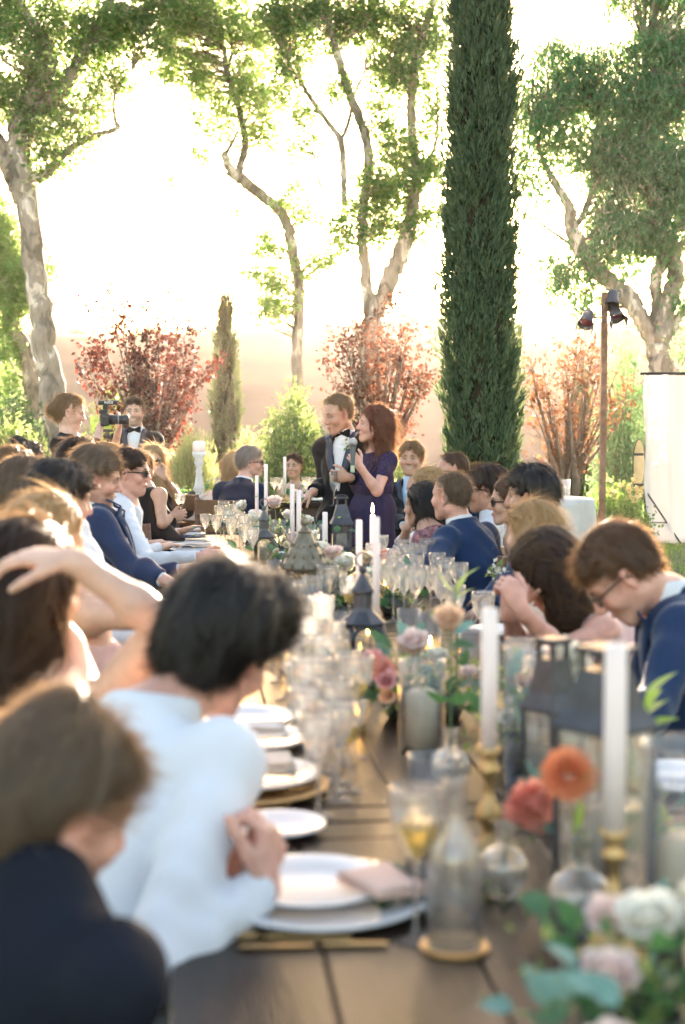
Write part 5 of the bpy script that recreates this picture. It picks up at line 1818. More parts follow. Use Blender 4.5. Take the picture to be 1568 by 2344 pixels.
# ---- left row
person('fair-haired guest mostly hidden between the dark-haired woman and the sunglasses man', (246, 1064, 8.7), 70, 3, 0, 'm', 1.0, 'fair', 'sand', 'short', nstr=900)
person('man in sunglasses and white shirt, hand at his mouth, other arm stretched to a glass', (299, 1082, 8.0), 98, 6, 0, 'm', 1.02, 'pink', 'darkbrown', 'short', sh=(284, 1138, 8.0), tyaw=85, hips=(262, 1330, 8.0), glasses='sun', smile=.5,
       arms={1: dict(e=(336, 1287, 7.35), w=(458, 1277, 7.15), dr=(1, .05, .05), palm=(0, .8, -.4), curl=.55),
             -1: dict(e=(296, 1232, 8.15), w=(303, 1148, 8.0), dr=(0, -.1, 1), palm=(-.7, .3, 0), curl=1.2)})
person('woman with long dark hair, her head rising behind the sandy-haired young man', (188, 1064, 7.4), 60, 5, 0, 'f', 1.04, 'fair', 'darkbrown', 'long', extra_hair=[((0, -.05, .0), (0, -.06, -.16), .08, .06)], top='dress', topm=BLKD)
person('young man with tousled brown hair and navy jacket smiling in profile', (222, 1096, 6.6), 84, 14, 4, 'm', 1.03, 'pink', 'ash', 'thick', sh=(226, 1172, 6.65), tyaw=85, hips=(270, 1400, 6.6), over='jacket', overm=NAVY, smile=.7, nstr=2600, beard=.1,
       arms={1: dict(e=(300, 1300, 6.4), w=(380, 1330, 6.3))})
person('dark-haired woman with a small top bun at the far left', (66, 1062, 8.0), 70, 3, 0, 'f', 1.0, 'tan', 'black', 'updo', extra_hair=[((-.0, -.06, .10), (0, -.07, .125), .042, .040)], nstr=900)
person('guest with wind-blown light curls below the top-bun woman', (38, 1092, 6.7), 65, 3, 0, 'f', 1.0, 'fair', 'sand', 'wavy', extra_hair=[((0, -.05, 0), (0, -.06, -.12), .08, .06)], nstr=2200)
person('guest with brushed-back grey-brown hair at the left edge', (62, 1128, 5.8), 60, 5, 0, 'm', 1.0, 'tan', 'ash', 'thick', nstr=1800)
person('man with thick black hair and white shirt behind the blonde woman', (142, 1146, 5.1), 58, 10, 0, 'm', 1.0, 'pink', 'black', 'thick', sh=(160, 1225, 5.1), tyaw=70, nstr=2000)
person('woman with sunlit long blonde hair leaning on her elbow beside the dark-haired woman', (112, 1242, 4.1), 62, 12, 0, 'f', 1.02, 'fair', 'blonde', 'long', sh=(170, 1335, 4.1), tyaw=60, top='dress', topm=BLUSH, sleeve=None, neckline='strapless', nstr=3000,
       extra_hair=[((0, -.04, .0), (.02, -.05, -.13), .085, .07), ((.05, -.01, .0), (.07, .01, -.14), .045, .05)],
       arms={1: dict(e=(372, 1415, 3.75), w=(440, 1400, 3.95))})
person('woman with long copper-brown hair resting her raised hand on her head', (66, 1350, 3.1), 50, 10, 0, 'f', 1.12, 'fair', 'darkbrown', 'long', sh=(130, 1505, 3.1), tyaw=45, hips=(60, 1980, 3.1), top='dress', topm=BLUSH, sleeve=None, neckline='strapless', nstr=4200,
       extra_hair=[((0, -.04, .0), (.0, -.04, -.17), .088, .075), ((.05, .01, -.02), (.065, .03, -.16), .05, .045), ((-.05, -.02, -.02), (-.06, -.02, -.19), .05, .05), ((-.04, -.02, .03), (.04, -.02, .03), .088, .088)],
       arms={1: dict(e=(380, 1430, 2.82), w=(165, 1285, 2.78), dr=(-1, .05, .12), palm=(.05, .25, -1), curl=.38, spread=1.3),
             -1: dict(e=(300, 1640, 3.45), w=(420, 1620, 3.3), zone=False)})
person('man with thick black hair in a white shirt leaning on the table with clasped hands', (502, 1492, 2.7), 36, 14, 20, 'm', 1.08, 'pink', 'black', 'short', sh=(315, 1668, 2.56), tyaw=30, hips=(190, 2470, 2.28), nstr=5200, topm=WHITE,
       extra_hair=[((0, -.040, .075), (.0, -.045, .01), .090, .082), ((-.015, .02, .085), (.015, .02, .085), .076, .076)],
       arms={1: dict(e=(350, 2235, 2.14), w=(602, 2035, 2.30), dr=(.1, .25, .85), palm=(-.8, .3, .2), curl=1.0, thumb=.3),
             -1: dict(e=(520, 2170, 2.62), w=(520, 2010, 2.42), dr=(.45, -.2, .8), palm=(.8, -.2, -.2), curl=1.0, thumb=.3)})
person('nearest guest in a dark knit jacket with tied-back ash-brown hair, blurred at the left', (138, 1848, 1.88), 52, 26, 6, 'f', 1.02, 'pink', 'ash', 'updo', sh=(80, 2050, 1.80), tyaw=40, top='dress', sleeve='elbow', neckline='none', nstr=4200, topm=cloth('near_black_knit', (.010, .012, .020), bump=.004, bscale=60),
       extra_hair=[((-.0, -.03, .10), (0, -.05, .115), .05, .045), ((0, -.04, .03), (0, -.06, 0), .090, .08)], hips=(60, 2900, 1.8), arms={1: dict(e=(260, 2560, 1.75), w=(420, 2640, 1.9), zone=False), -1: dict(e=(10, 2560, 2.1), w=(200, 2700, 2.2), zone=False)})


# ---- the camera on its monopod, the microphone, the flute
def props():
    blk = pmat('camera_body', (.018, .018, .02), .45, var=.3)
    c = P(244, 961, 9.62)
    t = thing('video_camera', 'black camera with long lens held up by the filming woman', 'camera', c)
    ax = nrm(A(1, .25, 0)); M = frame(ax, A(0, 0, 1)); S = rotz_m(math.atan2(ax[1], ax[0]))
    obj('camera_body', (MB().rbox((-.02, 0, 0), (.075, .14, .105), S, .008), blk, False), t)
    obj('viewfinder', (MB().rbox(S @ A(-.03, 0, .068), (.07, .06, .04), S, .006), blk, False), t)
    ln = MB().lathe([(0, 0), (.042, 0), (.043, .05), (.038, .055), (.040, .12), (.045, .125), (.045, .165), (.040, .168), (.036, .15), (0, .145)], ax * .02, 22, frame(ax))
    obj('lens', (ln, blk), t)
    obj('lens_ring', (MB().lathe([(.0405, .070), (.042, .072), (.042, .080), (.0405, .082)], ax * .02, 22, frame(ax)), pmat('ring_grey', (.2, .2, .2), .4)), t)
    obj('grip', (MB().rbox(S @ A(-.02, -.075, -.01), (.06, .03, .09), S, .012), blk, False), t)
    m = thing('microphone', 'black shotgun microphone mounted on top of the camera, marked in white', 'microphone', c + A(0, 0, .075))
    obj('shoe_mount', (MB().rbox((-.01, 0, .035), (.05, .05, .055), S, .01), blk, False), m)
    ma = nrm(A(1, .22, .02))
    b = MB().tube([ma * -.075 + A(0, 0, .078), ma * .115 + A(0, 0, .078)], .021, 14); mic = obj('mic_body', (b, blk), m)
    tx = bpy.data.curves.new('lettering', 'FONT'); tx.body = 'RØDE'; tx.size = .030; tx.extrude = .0006; tx.align_x = 'CENTER'; tx.align_y = 'CENTER'
    to = bpy.data.objects.new('tmp', tx); col.objects.link(to)
    bpy.context.view_layer.update()
    lme = bpy.data.meshes.new_from_object(to.evaluated_get(bpy.context.evaluated_depsgraph_get()))
    bpy.data.objects.remove(to); to = bpy.data.objects.new('lettering', lme); col.objects.link(to); to.parent = m
    to.data.materials.append(pmat('white_print', (.8, .8, .8), .5))
    to.location = ma * .02 + A(0, 0, .078) + A(.22, -1, 0) * .0225
    to.rotation_euler = (math.pi / 2, 0, math.atan2(ma[1], ma[0]))
    t.scale = (.78, .78, .78); m.scale = (.72, .72, .72); m.location.z -= .018
    p = thing('monopod', 'black monopod below the camera of the filming woman', 'monopod', c + A(0, 0, -.056))
    gz = float(hillz(c[0], c[1])); L = c[2] - .06 - gz
    obj('head_plate', (MB().rbox((0, 0, -.015), (.08, .06, .02), S, .004), blk, False), p)
    obj('ball_head', (MB().ball((0, 0, -.05), .024), blk), p)
    obj('tube', (MB().tube([(0, 0, -.06), (0, 0, -L)], .014, 10), blk), p)
    obj('collar', (MB().lathe([(.0, -.10), (.05, -.10), (.05, -.112), (.0, -.112)], seg=18), pmat('chrome', (.6, .6, .6), .2, metal=1)), p)
    # handheld microphone
    a = P(808, 1012, 8.88); b_ = P(807, 1082, 8.84)
    t = thing('microphone', 'handheld microphone with a silver grille in the speaking woman\'s hand', 'microphone', b_)
    ax = nrm(a - b_); L = np.linalg.norm(a - b_)
    mb = MB().lathe([(0, 0), (.012, 0), (.013, .01), (.013, .05)], (0, 0, 0), 16, frame(ax)); obj('base', (mb, pmat('mic_band', (.35, .42, .30), .4)), t)
    mb = MB().lathe([(.0128, .035), (.014, .08), (.019, L - .04), (.022, L - .028), (0, L - .025)], (0, 0, 0), 16, frame(ax)); obj('handle', (mb, pmat('mic_grey', (.06, .075, .075), .4, metal=.3)), t)
    mb = MB().ball(ax * L, .027, 18, 12); obj('grille', (mb, pmat('mic_grille', (.32, .36, .38), .45, metal=.7, bump=.002, bscale=500)), t)
    # cuff bits and boutonnieres
    for q, lab in ((man, 'small white boutonniere pinned on the standing man\'s tuxedo lapel'),):
        p0 = P(797, 1012, 9.17)
        w = thing('boutonniere', lab, 'flower', p0)
        mb = MB(); V, F = leaf_mesh(np.random.default_rng(3).normal(0, .011, (26, 3)), .022, .8, r=rng); mb.add(V, F)
        obj('petals', (mb, pmat('white_petal', (.8, .78, .7), .6, transl=.3), False), w)
        mb = MB(); V, F = leaf_mesh(np.random.default_rng(4).normal(0, .014, (12, 3)) + A(0, 0, -.01), .03, .5, r=rng); mb.add(V, F)
        obj('leaves', (mb, leaf_s, False), w)
    for (u, v, d, lab) in ((1016, 1290, 7.02, 'small white boutonniere on the cropped man\'s blue suit'), (1138, 1305, 6.35, 'sprig of white flowers on the dark-haired man\'s navy suit')):
        w = thing('boutonniere', lab, 'flower', P(u, v, d))
        r = np.random.default_rng(u)
        mb = MB(); V, F = leaf_mesh(r.normal(0, .013, (30, 3)), .022, .8, r=rng); mb.add(V, F)
        obj('petals', (mb, pmat('white_petal', (.8, .78, .7), .6), False), w)
        mb = MB(); V, F = leaf_mesh(r.normal(0, .018, (18, 3)), .035, .5, r=rng); mb.add(V, F)
        obj('leaves', (mb, leaf_s, False), w)


props()
# ================================================================== TABLES AND WHAT STANDS ON THEM
TZ = 0.762
TROT = math.atan(0.10)
TD = A(-math.sin(TROT), math.cos(TROT), 0); TX = A(math.cos(TROT), math.sin(TROT), 0)


def tcen(y):
    return A(.28 - .10 * (y - 2.4), y, 0)


def T(u, v):
    p = PZ(u, v, TZ + .002)
    return p


ORD = ['first', 'second', 'third', 'fourth', 'fifth', 'sixth', 'seventh', 'eighth', 'ninth', 'tenth', 'eleventh', 'twelfth', 'thirteenth', 'fourteenth', 'fifteenth',
       'sixteenth', 'seventeenth', 'eighteenth', 'nineteenth', 'twentieth']


def woodmat(name, c1, c2, rough, coat=.0, scale=5, st=(14, 1, 14), spec=.5, bump=.0015):
    if name in _mats: return _mats[name]
    m = pmat(name, c1, rough, c2=c2, scale=scale, stretch=st, bump=bump, bscale=14, spec=spec, coat=coat, detail=8)
    return m


walnut = woodmat('dark_walnut', (.009, .006, .005), (.026, .016, .012), .32, spec=.2)
walnut2 = woodmat('dark_stained_wood', (.035, .018, .010), (.07, .036, .02), .4)


def farm_table(y0, y1, label):
    a, b = tcen(y0), tcen(y1)
    c = (a + b) / 2; L = np.linalg.norm(b - a) - .006
    t = thing('farm_table', label, 'table', c, TROT, 'farm tables set end to end')
    w = 1.12; n = 5; pw = w / n
    for k in range(n):
        x = -w / 2 + pw * (k + .5)
        obj('plank', (MB().rbox((x, 0, TZ - .02 + .0005 * (k % 2)), (pw - .0016, L - .22, .04), None, .004), walnut, False), t)
    for s in (-1, 1):
        obj('end_board', (MB().rbox((0, s * (L / 2 - .055), TZ - .02), (w, .107, .040), None, .004), walnut, False), t)
        obj('apron', (MB().box((s * (w / 2 - .08), 0, TZ - .09), (.03, L - .3, .09)), walnut2, False), t)
        obj('end_apron', (MB().box((0, s * (L / 2 - .14), TZ - .09), (w - .2, .03, .09)), walnut2, False), t)
        for q in (-1, 1):
            obj('leg', (MB().box((q * (w / 2 - .09), s * (L / 2 - .16), (TZ - .045) / 2), (.09, .09, TZ - .045)), walnut2, False), t)
    return t


yy = [.42, 2.83, 5.27, 7.70, 10.1]
for k, lab in enumerate(['nearest dark wooden farm table, carrying the big lanterns and the white charger', 'second dark wooden farm table from the camera, beyond the cross seam',
                         'third dark wooden farm table, under the ornate pierced lantern', 'farthest of the long row of farm tables, beside the standing couple']):
    farm_table(yy[k], yy[k + 1], lab)


def far_table():
    d = 12.7
    g = .10; z = .865
    pa = PZ(330, 1150, z); x0 = pa[0]; y0 = pa[1]
    t = thing('head_table', 'dark wooden head table set crosswise beyond the long tables', 'table', (x0 + 1.55, y0 + .45, 0), 0)
    for k in range(4):
        obj('plank', (MB().rbox((0, -.36 + k * .24, z - .02), (3.1, .237, .04), None, .004), walnut, False), t)
    obj('apron', (MB().box((0, -.40, z - .095), (2.9, .03, .11)), walnut2, False), t)
    obj('apron', (MB().box((0, .40, z - .095), (2.9, .03, .11)), walnut2, False), t)
    for sx in (-1.42, -.47, -.29, 1.42):
        for sy in (-1, 1):
            obj('leg', (MB().box((sx, sy * .40, (z - .04 + g) / 2), (.11, .09, z - .04 - g + .02)), walnut2, False), t)
    return x0, y0, z


FX, FY, FZ = far_table()


def FT(u, dy=.25):
    """point on the head table in line with column u, dy behind its front edge"""
    y = FY + dy
    x = (u - 784) / FPX * (y * math.cos(PITCH) + (CAM[2] - FZ) * math.sin(PITCH))
    return A(x, y, FZ + .002)


# ---- chairs under the seated guests
def make_chair():
    wd = woodmat('brown_chair_wood', (.09, .035, .014), (.16, .065, .028), .35, spec=.5)
    t = thing('folding_chair', 'x', 'chair')
    obj('seat', (MB().rbox((0, .02, .45), (.40, .38, .03), None, .008), wd, False), t)
    for s in (-1, 1):
        obj('leg', (MB().tube([(s * .20, -.22, 0), (s * .20, -.20, .45), (s * .20, -.23, .90)], .016, 8), wd), t)
        obj('leg', (MB().tube([(s * .19, .20, 0), (s * .19, .10, .43)], .015, 8), wd), t)
    obj('backrest', (MB().rbox((0, -.225, .83), (.40, .018, .13), None, .005), wd, False), t)
    obj('back_slat', (MB().rbox((0, -.215, .66), (.38, .014, .05), None, .004), wd, False), t)
    obj('stretcher', (MB().tube([(-.20, -.215, .18), (.20, -.215, .18)], .010, 6), wd), t)
    return t


def chairs():
    base = None
    for q in PEOPLE:
        if q['stand'] or q['nochair']: continue
        h = q['hips']; g = float(hillz(h[0], h[1]))
        loc = A(h[0], h[1], g) + q['tf'] * .06
        lab = q['label']
        short = ' '.join(lab.split()[:7]).rstrip(',')
        for w in (' in', ' and', ' with', ' a', ' the', ' behind', ' of', ' to', ' on', ' his', ' her', ' between', ' at', ' beside', ' or', ' than'):
            if short.endswith(w): short = short[:-len(w)]
        for w in (' in', ' and', ' with', ' a', ' the', ' behind', ' of', ' to', ' on', ' at', ' from'):
            if short.endswith(w): short = short[:-len(w)]
        lab = 'brown wooden folding chair under the ' + short
        if base is None:
            base = make_chair(); base['group'] = 'folding chairs around the tables'
            o = base
        else:
            o = dup(base)
        o.location = [float(x) for x in loc]; o.rotation_euler = (0, 0, -R(q['tyaw'])); o['label'] = lab


chairs()

# ---- glass
GL = glassmat('table_glass', real=.35)
GL2 = glassmat('thin_clear_glass', (.995, .995, .995), (.95, .95, .95), .05, 1.0, .015)
WHITEW = glassmat('white_wine', (.95, .86, .48), (.75, .55, .12), .03)
REDW = pmat('red_wine', (.05, .004, .008), .05, spec=.6)
AMBER = glassmat('amber_drink', (.80, .45, .25), (.5, .2, .08), .03)


def stem_glass(pos, label, h=.205, r=.041, fill=None, level=.45, group='stemmed glasses on the long tables', rot=0):
    """foot, stem and bowl in one glass body; wine is a part"""
    bh = h * .5; zb = h - bh
    prof = [(0, .004), (.032, .003), (.034, .0015), (.034, .0005), (0, 0)][:4]
    out = [(.0, .0035), (.012, .004), (.031, .0022), (.0335, .0005), (.010, .0065), (.0045, .014), (.0036, zb * .6), (.005, zb - .008), (.013, zb + .004)]
    out = [(.0335, .0), (.0335, .0018), (.012, .006), (.0048, .014), (.0036, zb * .6), (.0050, zb - .008)]
    bo = [(r * math.sin(min(1.0, t) * 1.75) ** .8 * (1 - .18 * max(0, t - .6)), zb + bh * t) for t in (.03, .10, .22, .38, .55, .75, .9, 1.0)]
    inn = [(max(rr - .0014, .001), z + .001) for rr, z in bo[::-1]]
    prof = out + bo + inn[:-1] + [(0.0005, zb + bh * .05)]
    t = thing('wine_glass', label, 'glass', pos, rot, group)
    obj('glass', (MB().lathe(prof, seg=22), GL), t)
    if fill is not None:
        rows = [(0.0005, zb + bh * .06)] + [(max(rr - .0022, .001), z) for rr, z in bo if z < zb + bh * level] 
        zt = zb + bh * level
        tt = level
        rt = r * math.sin(min(1, tt) * 1.75) ** .8 - .0022
        rows += [(rt, zt), (0.0005, zt)]
        obj('wine', (MB().lathe(rows, seg=20), fill), t)
    return t


def tumbler(pos, label, h=.095, r=.038, fill=None, name='tumbler', group='tumblers on the long tables', foot=False, level=.5, cat='glass'):
    t = thing(name, label, cat, pos, 0, group)
    prof = [(0.0005, .0), (r * .86, .0), (r * .90, .006), (r, h), (r - .0018, h), (r * .87, .012), (0.0005, .010)]
    obj('glass', (MB().lathe(prof, seg=24), GL), t)
    if fill is not None:
        obj('drink', (MB().lathe([(0.0005, .012), (r * .86, .013), (r * .93 - .002, h * level), (0.0005, h * level)], seg=20), fill), t)
    return t


def flute(pos, label, h=.22, r=.026, fill=None):
    t = thing('champagne_flute', label, 'glass', pos)
    zb = h * .38
    bo = [(.004, zb), (r * .6, zb + .02), (r, zb + .06), (r * 1.02, zb + .10), (r * .92, h)]
    prof = [(.030, 0), (.030, .0018), (.008, .006), (.0035, .02)] + bo + [(rr - .0013, z) for rr, z in bo[::-1]][:-1] + [(.0005, zb + .004)]
    obj('glass', (MB().lathe(prof, seg=20), GL), t)
    if fill is not None:
        obj('wine', (MB().lathe([(.0005, zb + .006), (r * .6 - .002, zb + .022), (r - .002, zb + .06), (r - .002, zb + .075), (.0005, zb + .075)], seg=18), fill), t)
    return t


def hurricane(pos, label, r, h):
    t = thing('hurricane_vase', label, 'glass cylinder', pos)
    obj('glass', (MB().lathe([(0.0005, 0), (r, 0), (r, h), (r + .001, h + .002), (r - .003, h + .002), (r - .003, .010), (.0005, .010)], seg=32), GL2), t)
    return t


WAXI = pmat('ivory_candle_wax', (.90, .84, .70), .5, transl=.22)
WAXW = pmat('white_wax', (.88, .80, .78), .5, var=.02, transl=.3)
GOLD = pmat('aged_brass', (.46, .30, .13), .45, metal=.8, var=.2, scale=30)
IRON = pmat('dark_bronze', (.060, .060, .068), .45, metal=.4, var=.25, scale=25, bump=.0008, bscale=120)
FLAME = pmat('candle_flame', (1, .7, .3), .5, emis=(1, .62, .25), estr=14)
WICK = pmat('burnt_wick', (.02, .015, .012), .9)


def candle(pos, label, r, h, mat=None, lit=False, name='taper_candle', cat='candle', group=None):
    t = thing(name, label, cat, pos, 0, group)
    obj('wax', (MB().lathe([(0.0005, 0), (r * 1.02, 0), (r, h * .5), (r * .97, h - r * .25), (r * .7, h), (r * .2, h - r * .12), (.0005, h - r * .12)], seg=20), mat or WAXW), t)
    obj('wick', (MB().tube([(0, 0, h - r * .15), (.001, 0, h + .006), (.003, 0, h + .012)], .0012, 5), WICK), t)
    if lit:
        f = [(.0005, h + .006), (.005, h + .012), (.0068, h + .022), (.0045, h + .038), (.0005, h + .055)]
        obj('flame', (MB().lathe(f, seg=12), FLAME), t)
    return t


def holder(pos, label, h, mat=None, fancy=True, r=.05):
    t = thing('candlestick', label, 'candlestick', pos)
    if fancy:
        prof = [(.0005, 0), (r, 0), (r, .008), (r * .75, .016), (r * .62, .03), (r * .30, .045), (r * .22, h * .30), (r * .42, h * .36), (r * .48, h * .42), (r * .36, h * .50), (r * .18, h * .55), (r * .16, h * .72),
                (r * .35, h * .78), (r * .38, h * .82), (r * .2, h * .86), (r * .32, h * .93), (r * .40, h), (.0005, h)]
    else:
        prof = [(.0005, 0), (r * .85, 0), (r * .85, .006), (r * .2, .012), (r * .12, .03), (r * .12, h - .03), (r * .26, h - .02), (r * .28, h), (.0005, h)]
    obj('stick', (MB().lathe(prof, seg=20), mat or GOLD), t)
    return t


def taper(u, vtop, vbase, hold, label, hlabel, r=.0115, lit=False, mat=None, fancy=True, d=None, hm=None):
    """taper candle seen from row vtop to its holder on the table at row vbase"""
    b = T(u, vbase) if d is None else A(*P(u, 1172, d)[:2], TZ + .002)
    dd = b[1]
    ztop = PZTOP(u, vtop, b[1])
    holder(b, hlabel, hold, hm, fancy)
    candle(b + A(0, 0, hold), label, r, max(.05, ztop - b[2] - hold), mat, lit)


def PZTOP(u, v, y):
    """height seen at row v on the vertical line at distance y"""
    r = cF + (u - 784) / FPX * cR + (1172 - v) / FPX * cU
    return CAM[2] + r[2] * y / r[1]


def lantern(pos, label, w, h, rot=0, roof=.36, mat=None, flare=1.14, glass=True, cndl=None, ring=True):
    """square metal lantern: base, four posts, glass panes, sloped roof, chimney cap"""
    mat = mat or IRON
    t = thing('lantern', label, 'lantern', pos, rot)
    b = .03; hb = h * (1 - roof)
    obj('base', (MB().rbox((0, 0, b / 2), (w * 1.06, w * 1.06, b), None, .004), mat, False), t)
    pw = .010 if w > .12 else .008
    for sx in (-1, 1):
        for sy in (-1, 1):
            obj('post', (MB().box((sx * (w / 2 - pw / 2), sy * (w / 2 - pw / 2), (b + hb) / 2), (pw, pw, hb - b)), mat, False), t)
    if glass:
        for k in range(4):
            a = k * math.pi / 2
            M = rotz_m(a)
            obj('pane', (MB().box(M @ A(0, w / 2 - pw / 2, (b + hb) / 2), (w - 2 * pw, .003, hb - b - .004), M), GL, False), t)
    # hipped roof
    r0, r1 = w / 2 * flare, w * .26
    z0, z1 = hb, hb + (h - hb) * .72
    V = []
    for z, r in ((z0, r0), (z0 + .006, r0), (z0 + (z1 - z0) * .35, r0 * .62 + r1 * .38 - .004), (z1, r1)):
        V += [(-r, -r, z), (r, -r, z), (r, r, z), (-r, r, z)]
    F = [(3, 2, 1, 0)]
    for i in range(3):
        for j in range(4):
            F.append((i * 4 + j, i * 4 + (j + 1) % 4, i * 4 + 4 + (j + 1) % 4, i * 4 + 4 + j))
    F.append((12, 13, 14, 15))
    obj('roof', (MB().add(A(*V), F), mat, False), t)
    # vented chimney: little posts and a cap plate
    z2 = h - .012
    for sx in (-1, 1):
        for sy in (-1, 1):
            obj('chimney_post', (MB().box((sx * r1 * .85, sy * r1 * .85, (z1 + z2) / 2), (.008, .008, z2 - z1)), mat, False), t)
    obj('cap', (MB().rbox((0, 0, h - .006), (r1 * 2.5, r1 * 2.5, .012), None, .003), mat, False), t)
    if ring:
        a = np.linspace(0, math.pi, 13)
        pts = [(w * .30 * math.cos(x), 0, h + w * .30 * math.sin(x) * .35) for x in a]
        obj('handle', (MB().tube(pts, .0035, 6), mat), t)
    if cndl:
        M = rotz_m(rot)
        candle(A(*pos) + A(0, 0, b), cndl, w * .26, hb * .48, WAXI, name='pillar_candle')
    return t


def dome_lantern(pos, label, w, h, rot=0, mat=None, cndl=None):
    """arched bronze lantern with finial"""
    mat = mat or IRON
    t = thing('lantern', label, 'lantern', pos, rot)
    hb = h * .62
    obj('base', (MB().rbox((0, 0, .012), (w * 1.1, w * 1.1, .024), None, .004), mat, False), t)
    for k in range(4):
        M = rotz_m(k * math.pi / 2)
        # arched frame on every side
        pts = [(-w / 2, w / 2, .02), (-w / 2, w / 2, hb * .80)] + [(-w / 2 * math.cos(a), w / 2, hb * .80 + w * .36 * math.sin(a)) for a in np.linspace(.2, math.pi - .2, 9)] + [(w / 2, w / 2, hb * .80), (w / 2, w / 2, .02)]
        obj('arch_frame', (MB().tube([M @ A(*p) for p in pts], .0075, 6), mat), t)
        obj('pane', (MB().box(M @ A(0, w / 2 - .003, hb * .46), (w * .92, .002, hb * .82), M), GL, False), t)
    obj('roof', (MB().lathe([(w * .70, hb), (w * .72, hb + .006), (w * .5, hb + .025), (w * .34, hb + .04), (w * .30, hb + .05), (w * .30, hb + .09), (w * .36, hb + .095), (w * .36, hb + .102), (w * .2, hb + .125), (w * .07, hb + .15), (.0005, hb + .15)], seg=8), mat, False), t)
    obj('finial', (MB().ball((0, 0, hb + .162), .013, 12, 8), mat), t)
    tp = np.linspace(0, 2 * math.pi, 15)
    obj('ring', (MB().tube([(.022 * math.cos(a), 0, hb + .192 + .022 * math.sin(a)) for a in tp], .003, 5), mat), t)
    if cndl:
        candle(A(*pos) + A(0, 0, .024), cndl, w * .28, hb * .5, WAXI, name='pillar_candle')
    return t


def pierced_lantern():
    """big ornate lantern with cut metalwork panels and a pointed roof"""
    p = T(698, 1432)
    met = pmat('patinated_bronze', (.10, .085, .06), .5, metal=.6, c2=(.24, .21, .15), scale=30, bump=.001, bscale=90)
    t = thing('lantern', 'large ornate pierced bronze lantern with a pointed domed roof and cut-out side panels', 'lantern', p, R(28))
    w = .148; H = PZTOP(698, 1300, p[1]) - p[2]; Ht = PZTOP(705, 1178, p[1]) - p[2]
    obj('base', (MB().lathe([(.0005, 0), (w * .62, 0), (w * .62, .015), (w * .55, .03), (.0005, .03)], seg=6), met, False), t)
    n = 6
    for k in range(n):
        a = k * 2 * math.pi / n + math.pi / 6
        c, s = math.cos(a), math.sin(a)
        ra = w * .52
        q0 = A(ra * math.cos(a - math.pi / 6), ra * math.sin(a - math.pi / 6), 0)
        obj('corner_post', (MB().tube([q0 + A(0, 0, .03), q0 + A(0, 0, H)], .006, 6), met), t)
        # cut panel: a grid of rods and rings
        M = frame(A(0, 0, 1), A(-s, c, 0))
        cen = A(c, s, 0) * ra * math.cos(math.pi / 6)
        mb = MB(); hw = ra * math.sin(math.pi / 6) * .92
        for z in np.linspace(.05, H - .02, 9):
            for x in (-.66, 0, .66):
                aa = np.linspace(0, 2 * math.pi, 9)
                rr = hw * .30
                pts = [cen + M @ A(x * hw + rr * math.cos(g), 0, 0) + A(0, 0, z + rr * math.sin(g)) for g in aa]
                mb.tube(pts, .0022, 4, cap=False)
        for z in (.034, H * .5, H - .006):
            mb.tube([cen + M @ A(-hw, 0, 0) + A(0, 0, z), cen + M @ A(hw, 0, 0) + A(0, 0, z)], .004, 5)
        f = obj('pierced_panel', (mb, met), t); f['kind'] = 'stuff'
        if k % 2 == 0:
            obj('pane', (MB().box(cen * .97 + A(0, 0, H / 2), (hw * 1.9, .002, H * .86), M), GL, False), t)
    rb = MB().lathe([(w * .62, H - .004), (w * .64, H + .004), (w * .54, H + .03), (w * .42, H + .07), (w * .26, H + .11), (w * .17, H + .135), (w * .22, H + .14), (w * .14, Ht - .06), (w * .05, Ht - .04), (.0005, Ht - .04)], seg=12)
    obj('roof', (rb, met, False), t)
    sc = MB()
    for k in range(12):
        a = k * math.pi / 6
        for z, rr, s in ((H + .012, w * .62, .012), (H + .05, w * .50, .010), (H + .09, w * .35, .010)):
            sc.ball((rr * math.cos(a), rr * math.sin(a), z), (s * .6, s * .6, s), 6, 5)
    f = obj('roof_studs', (sc, met), t); f['kind'] = 'stuff'
    obj('finial', (MB().ball((0, 0, Ht - .028), (.017, .017, .020), 12, 8).tube([(0, 0, Ht - .02), (0, 0, Ht)], .004, 6), met), t)
    candle(p + A(0, 0, .03), 'ivory pillar candle inside the ornate pierced lantern', .04, .13, WAXI, name='pillar_candle')


pierced_lantern()

# ---- flowers
def petal(mb, c, M, L, W, cup, tip, open_, n=4):
    """one cupped petal growing from c along M's z, opening by open_ radians to M's y"""
    V = []
    for i in range(n + 1):
        t = i / n
        ang = open_ * t ** .8 + tip * max(0, t - .6)
        # walk
        zz = L * (math.sin(open_ * t + .001) / (open_ + .001) if open_ > .01 else t)
        yy_ = L * (1 - math.cos(open_ * t)) / (open_ + .001)
        wd = W * math.sin(math.pi * min(.96, .12 + .74 * t ** .75)) ** .8
        for j in (-1, -.4, .4, 1):
            V.append((j * wd, yy_ - cup * wd * abs(j) ** 2 + tip * .2 * L * max(0, t - .7) ** 1.0, zz - .12 * L * abs(j) ** 2 * (t > .8)))
    V = A(*V) @ M.T + c
    F = [(i * 4 + j, i * 4 + j + 1, i * 4 + 5 + j, i * 4 + 4 + j) for i in range(n) for j in range(3)]
    mb.add(V, F)


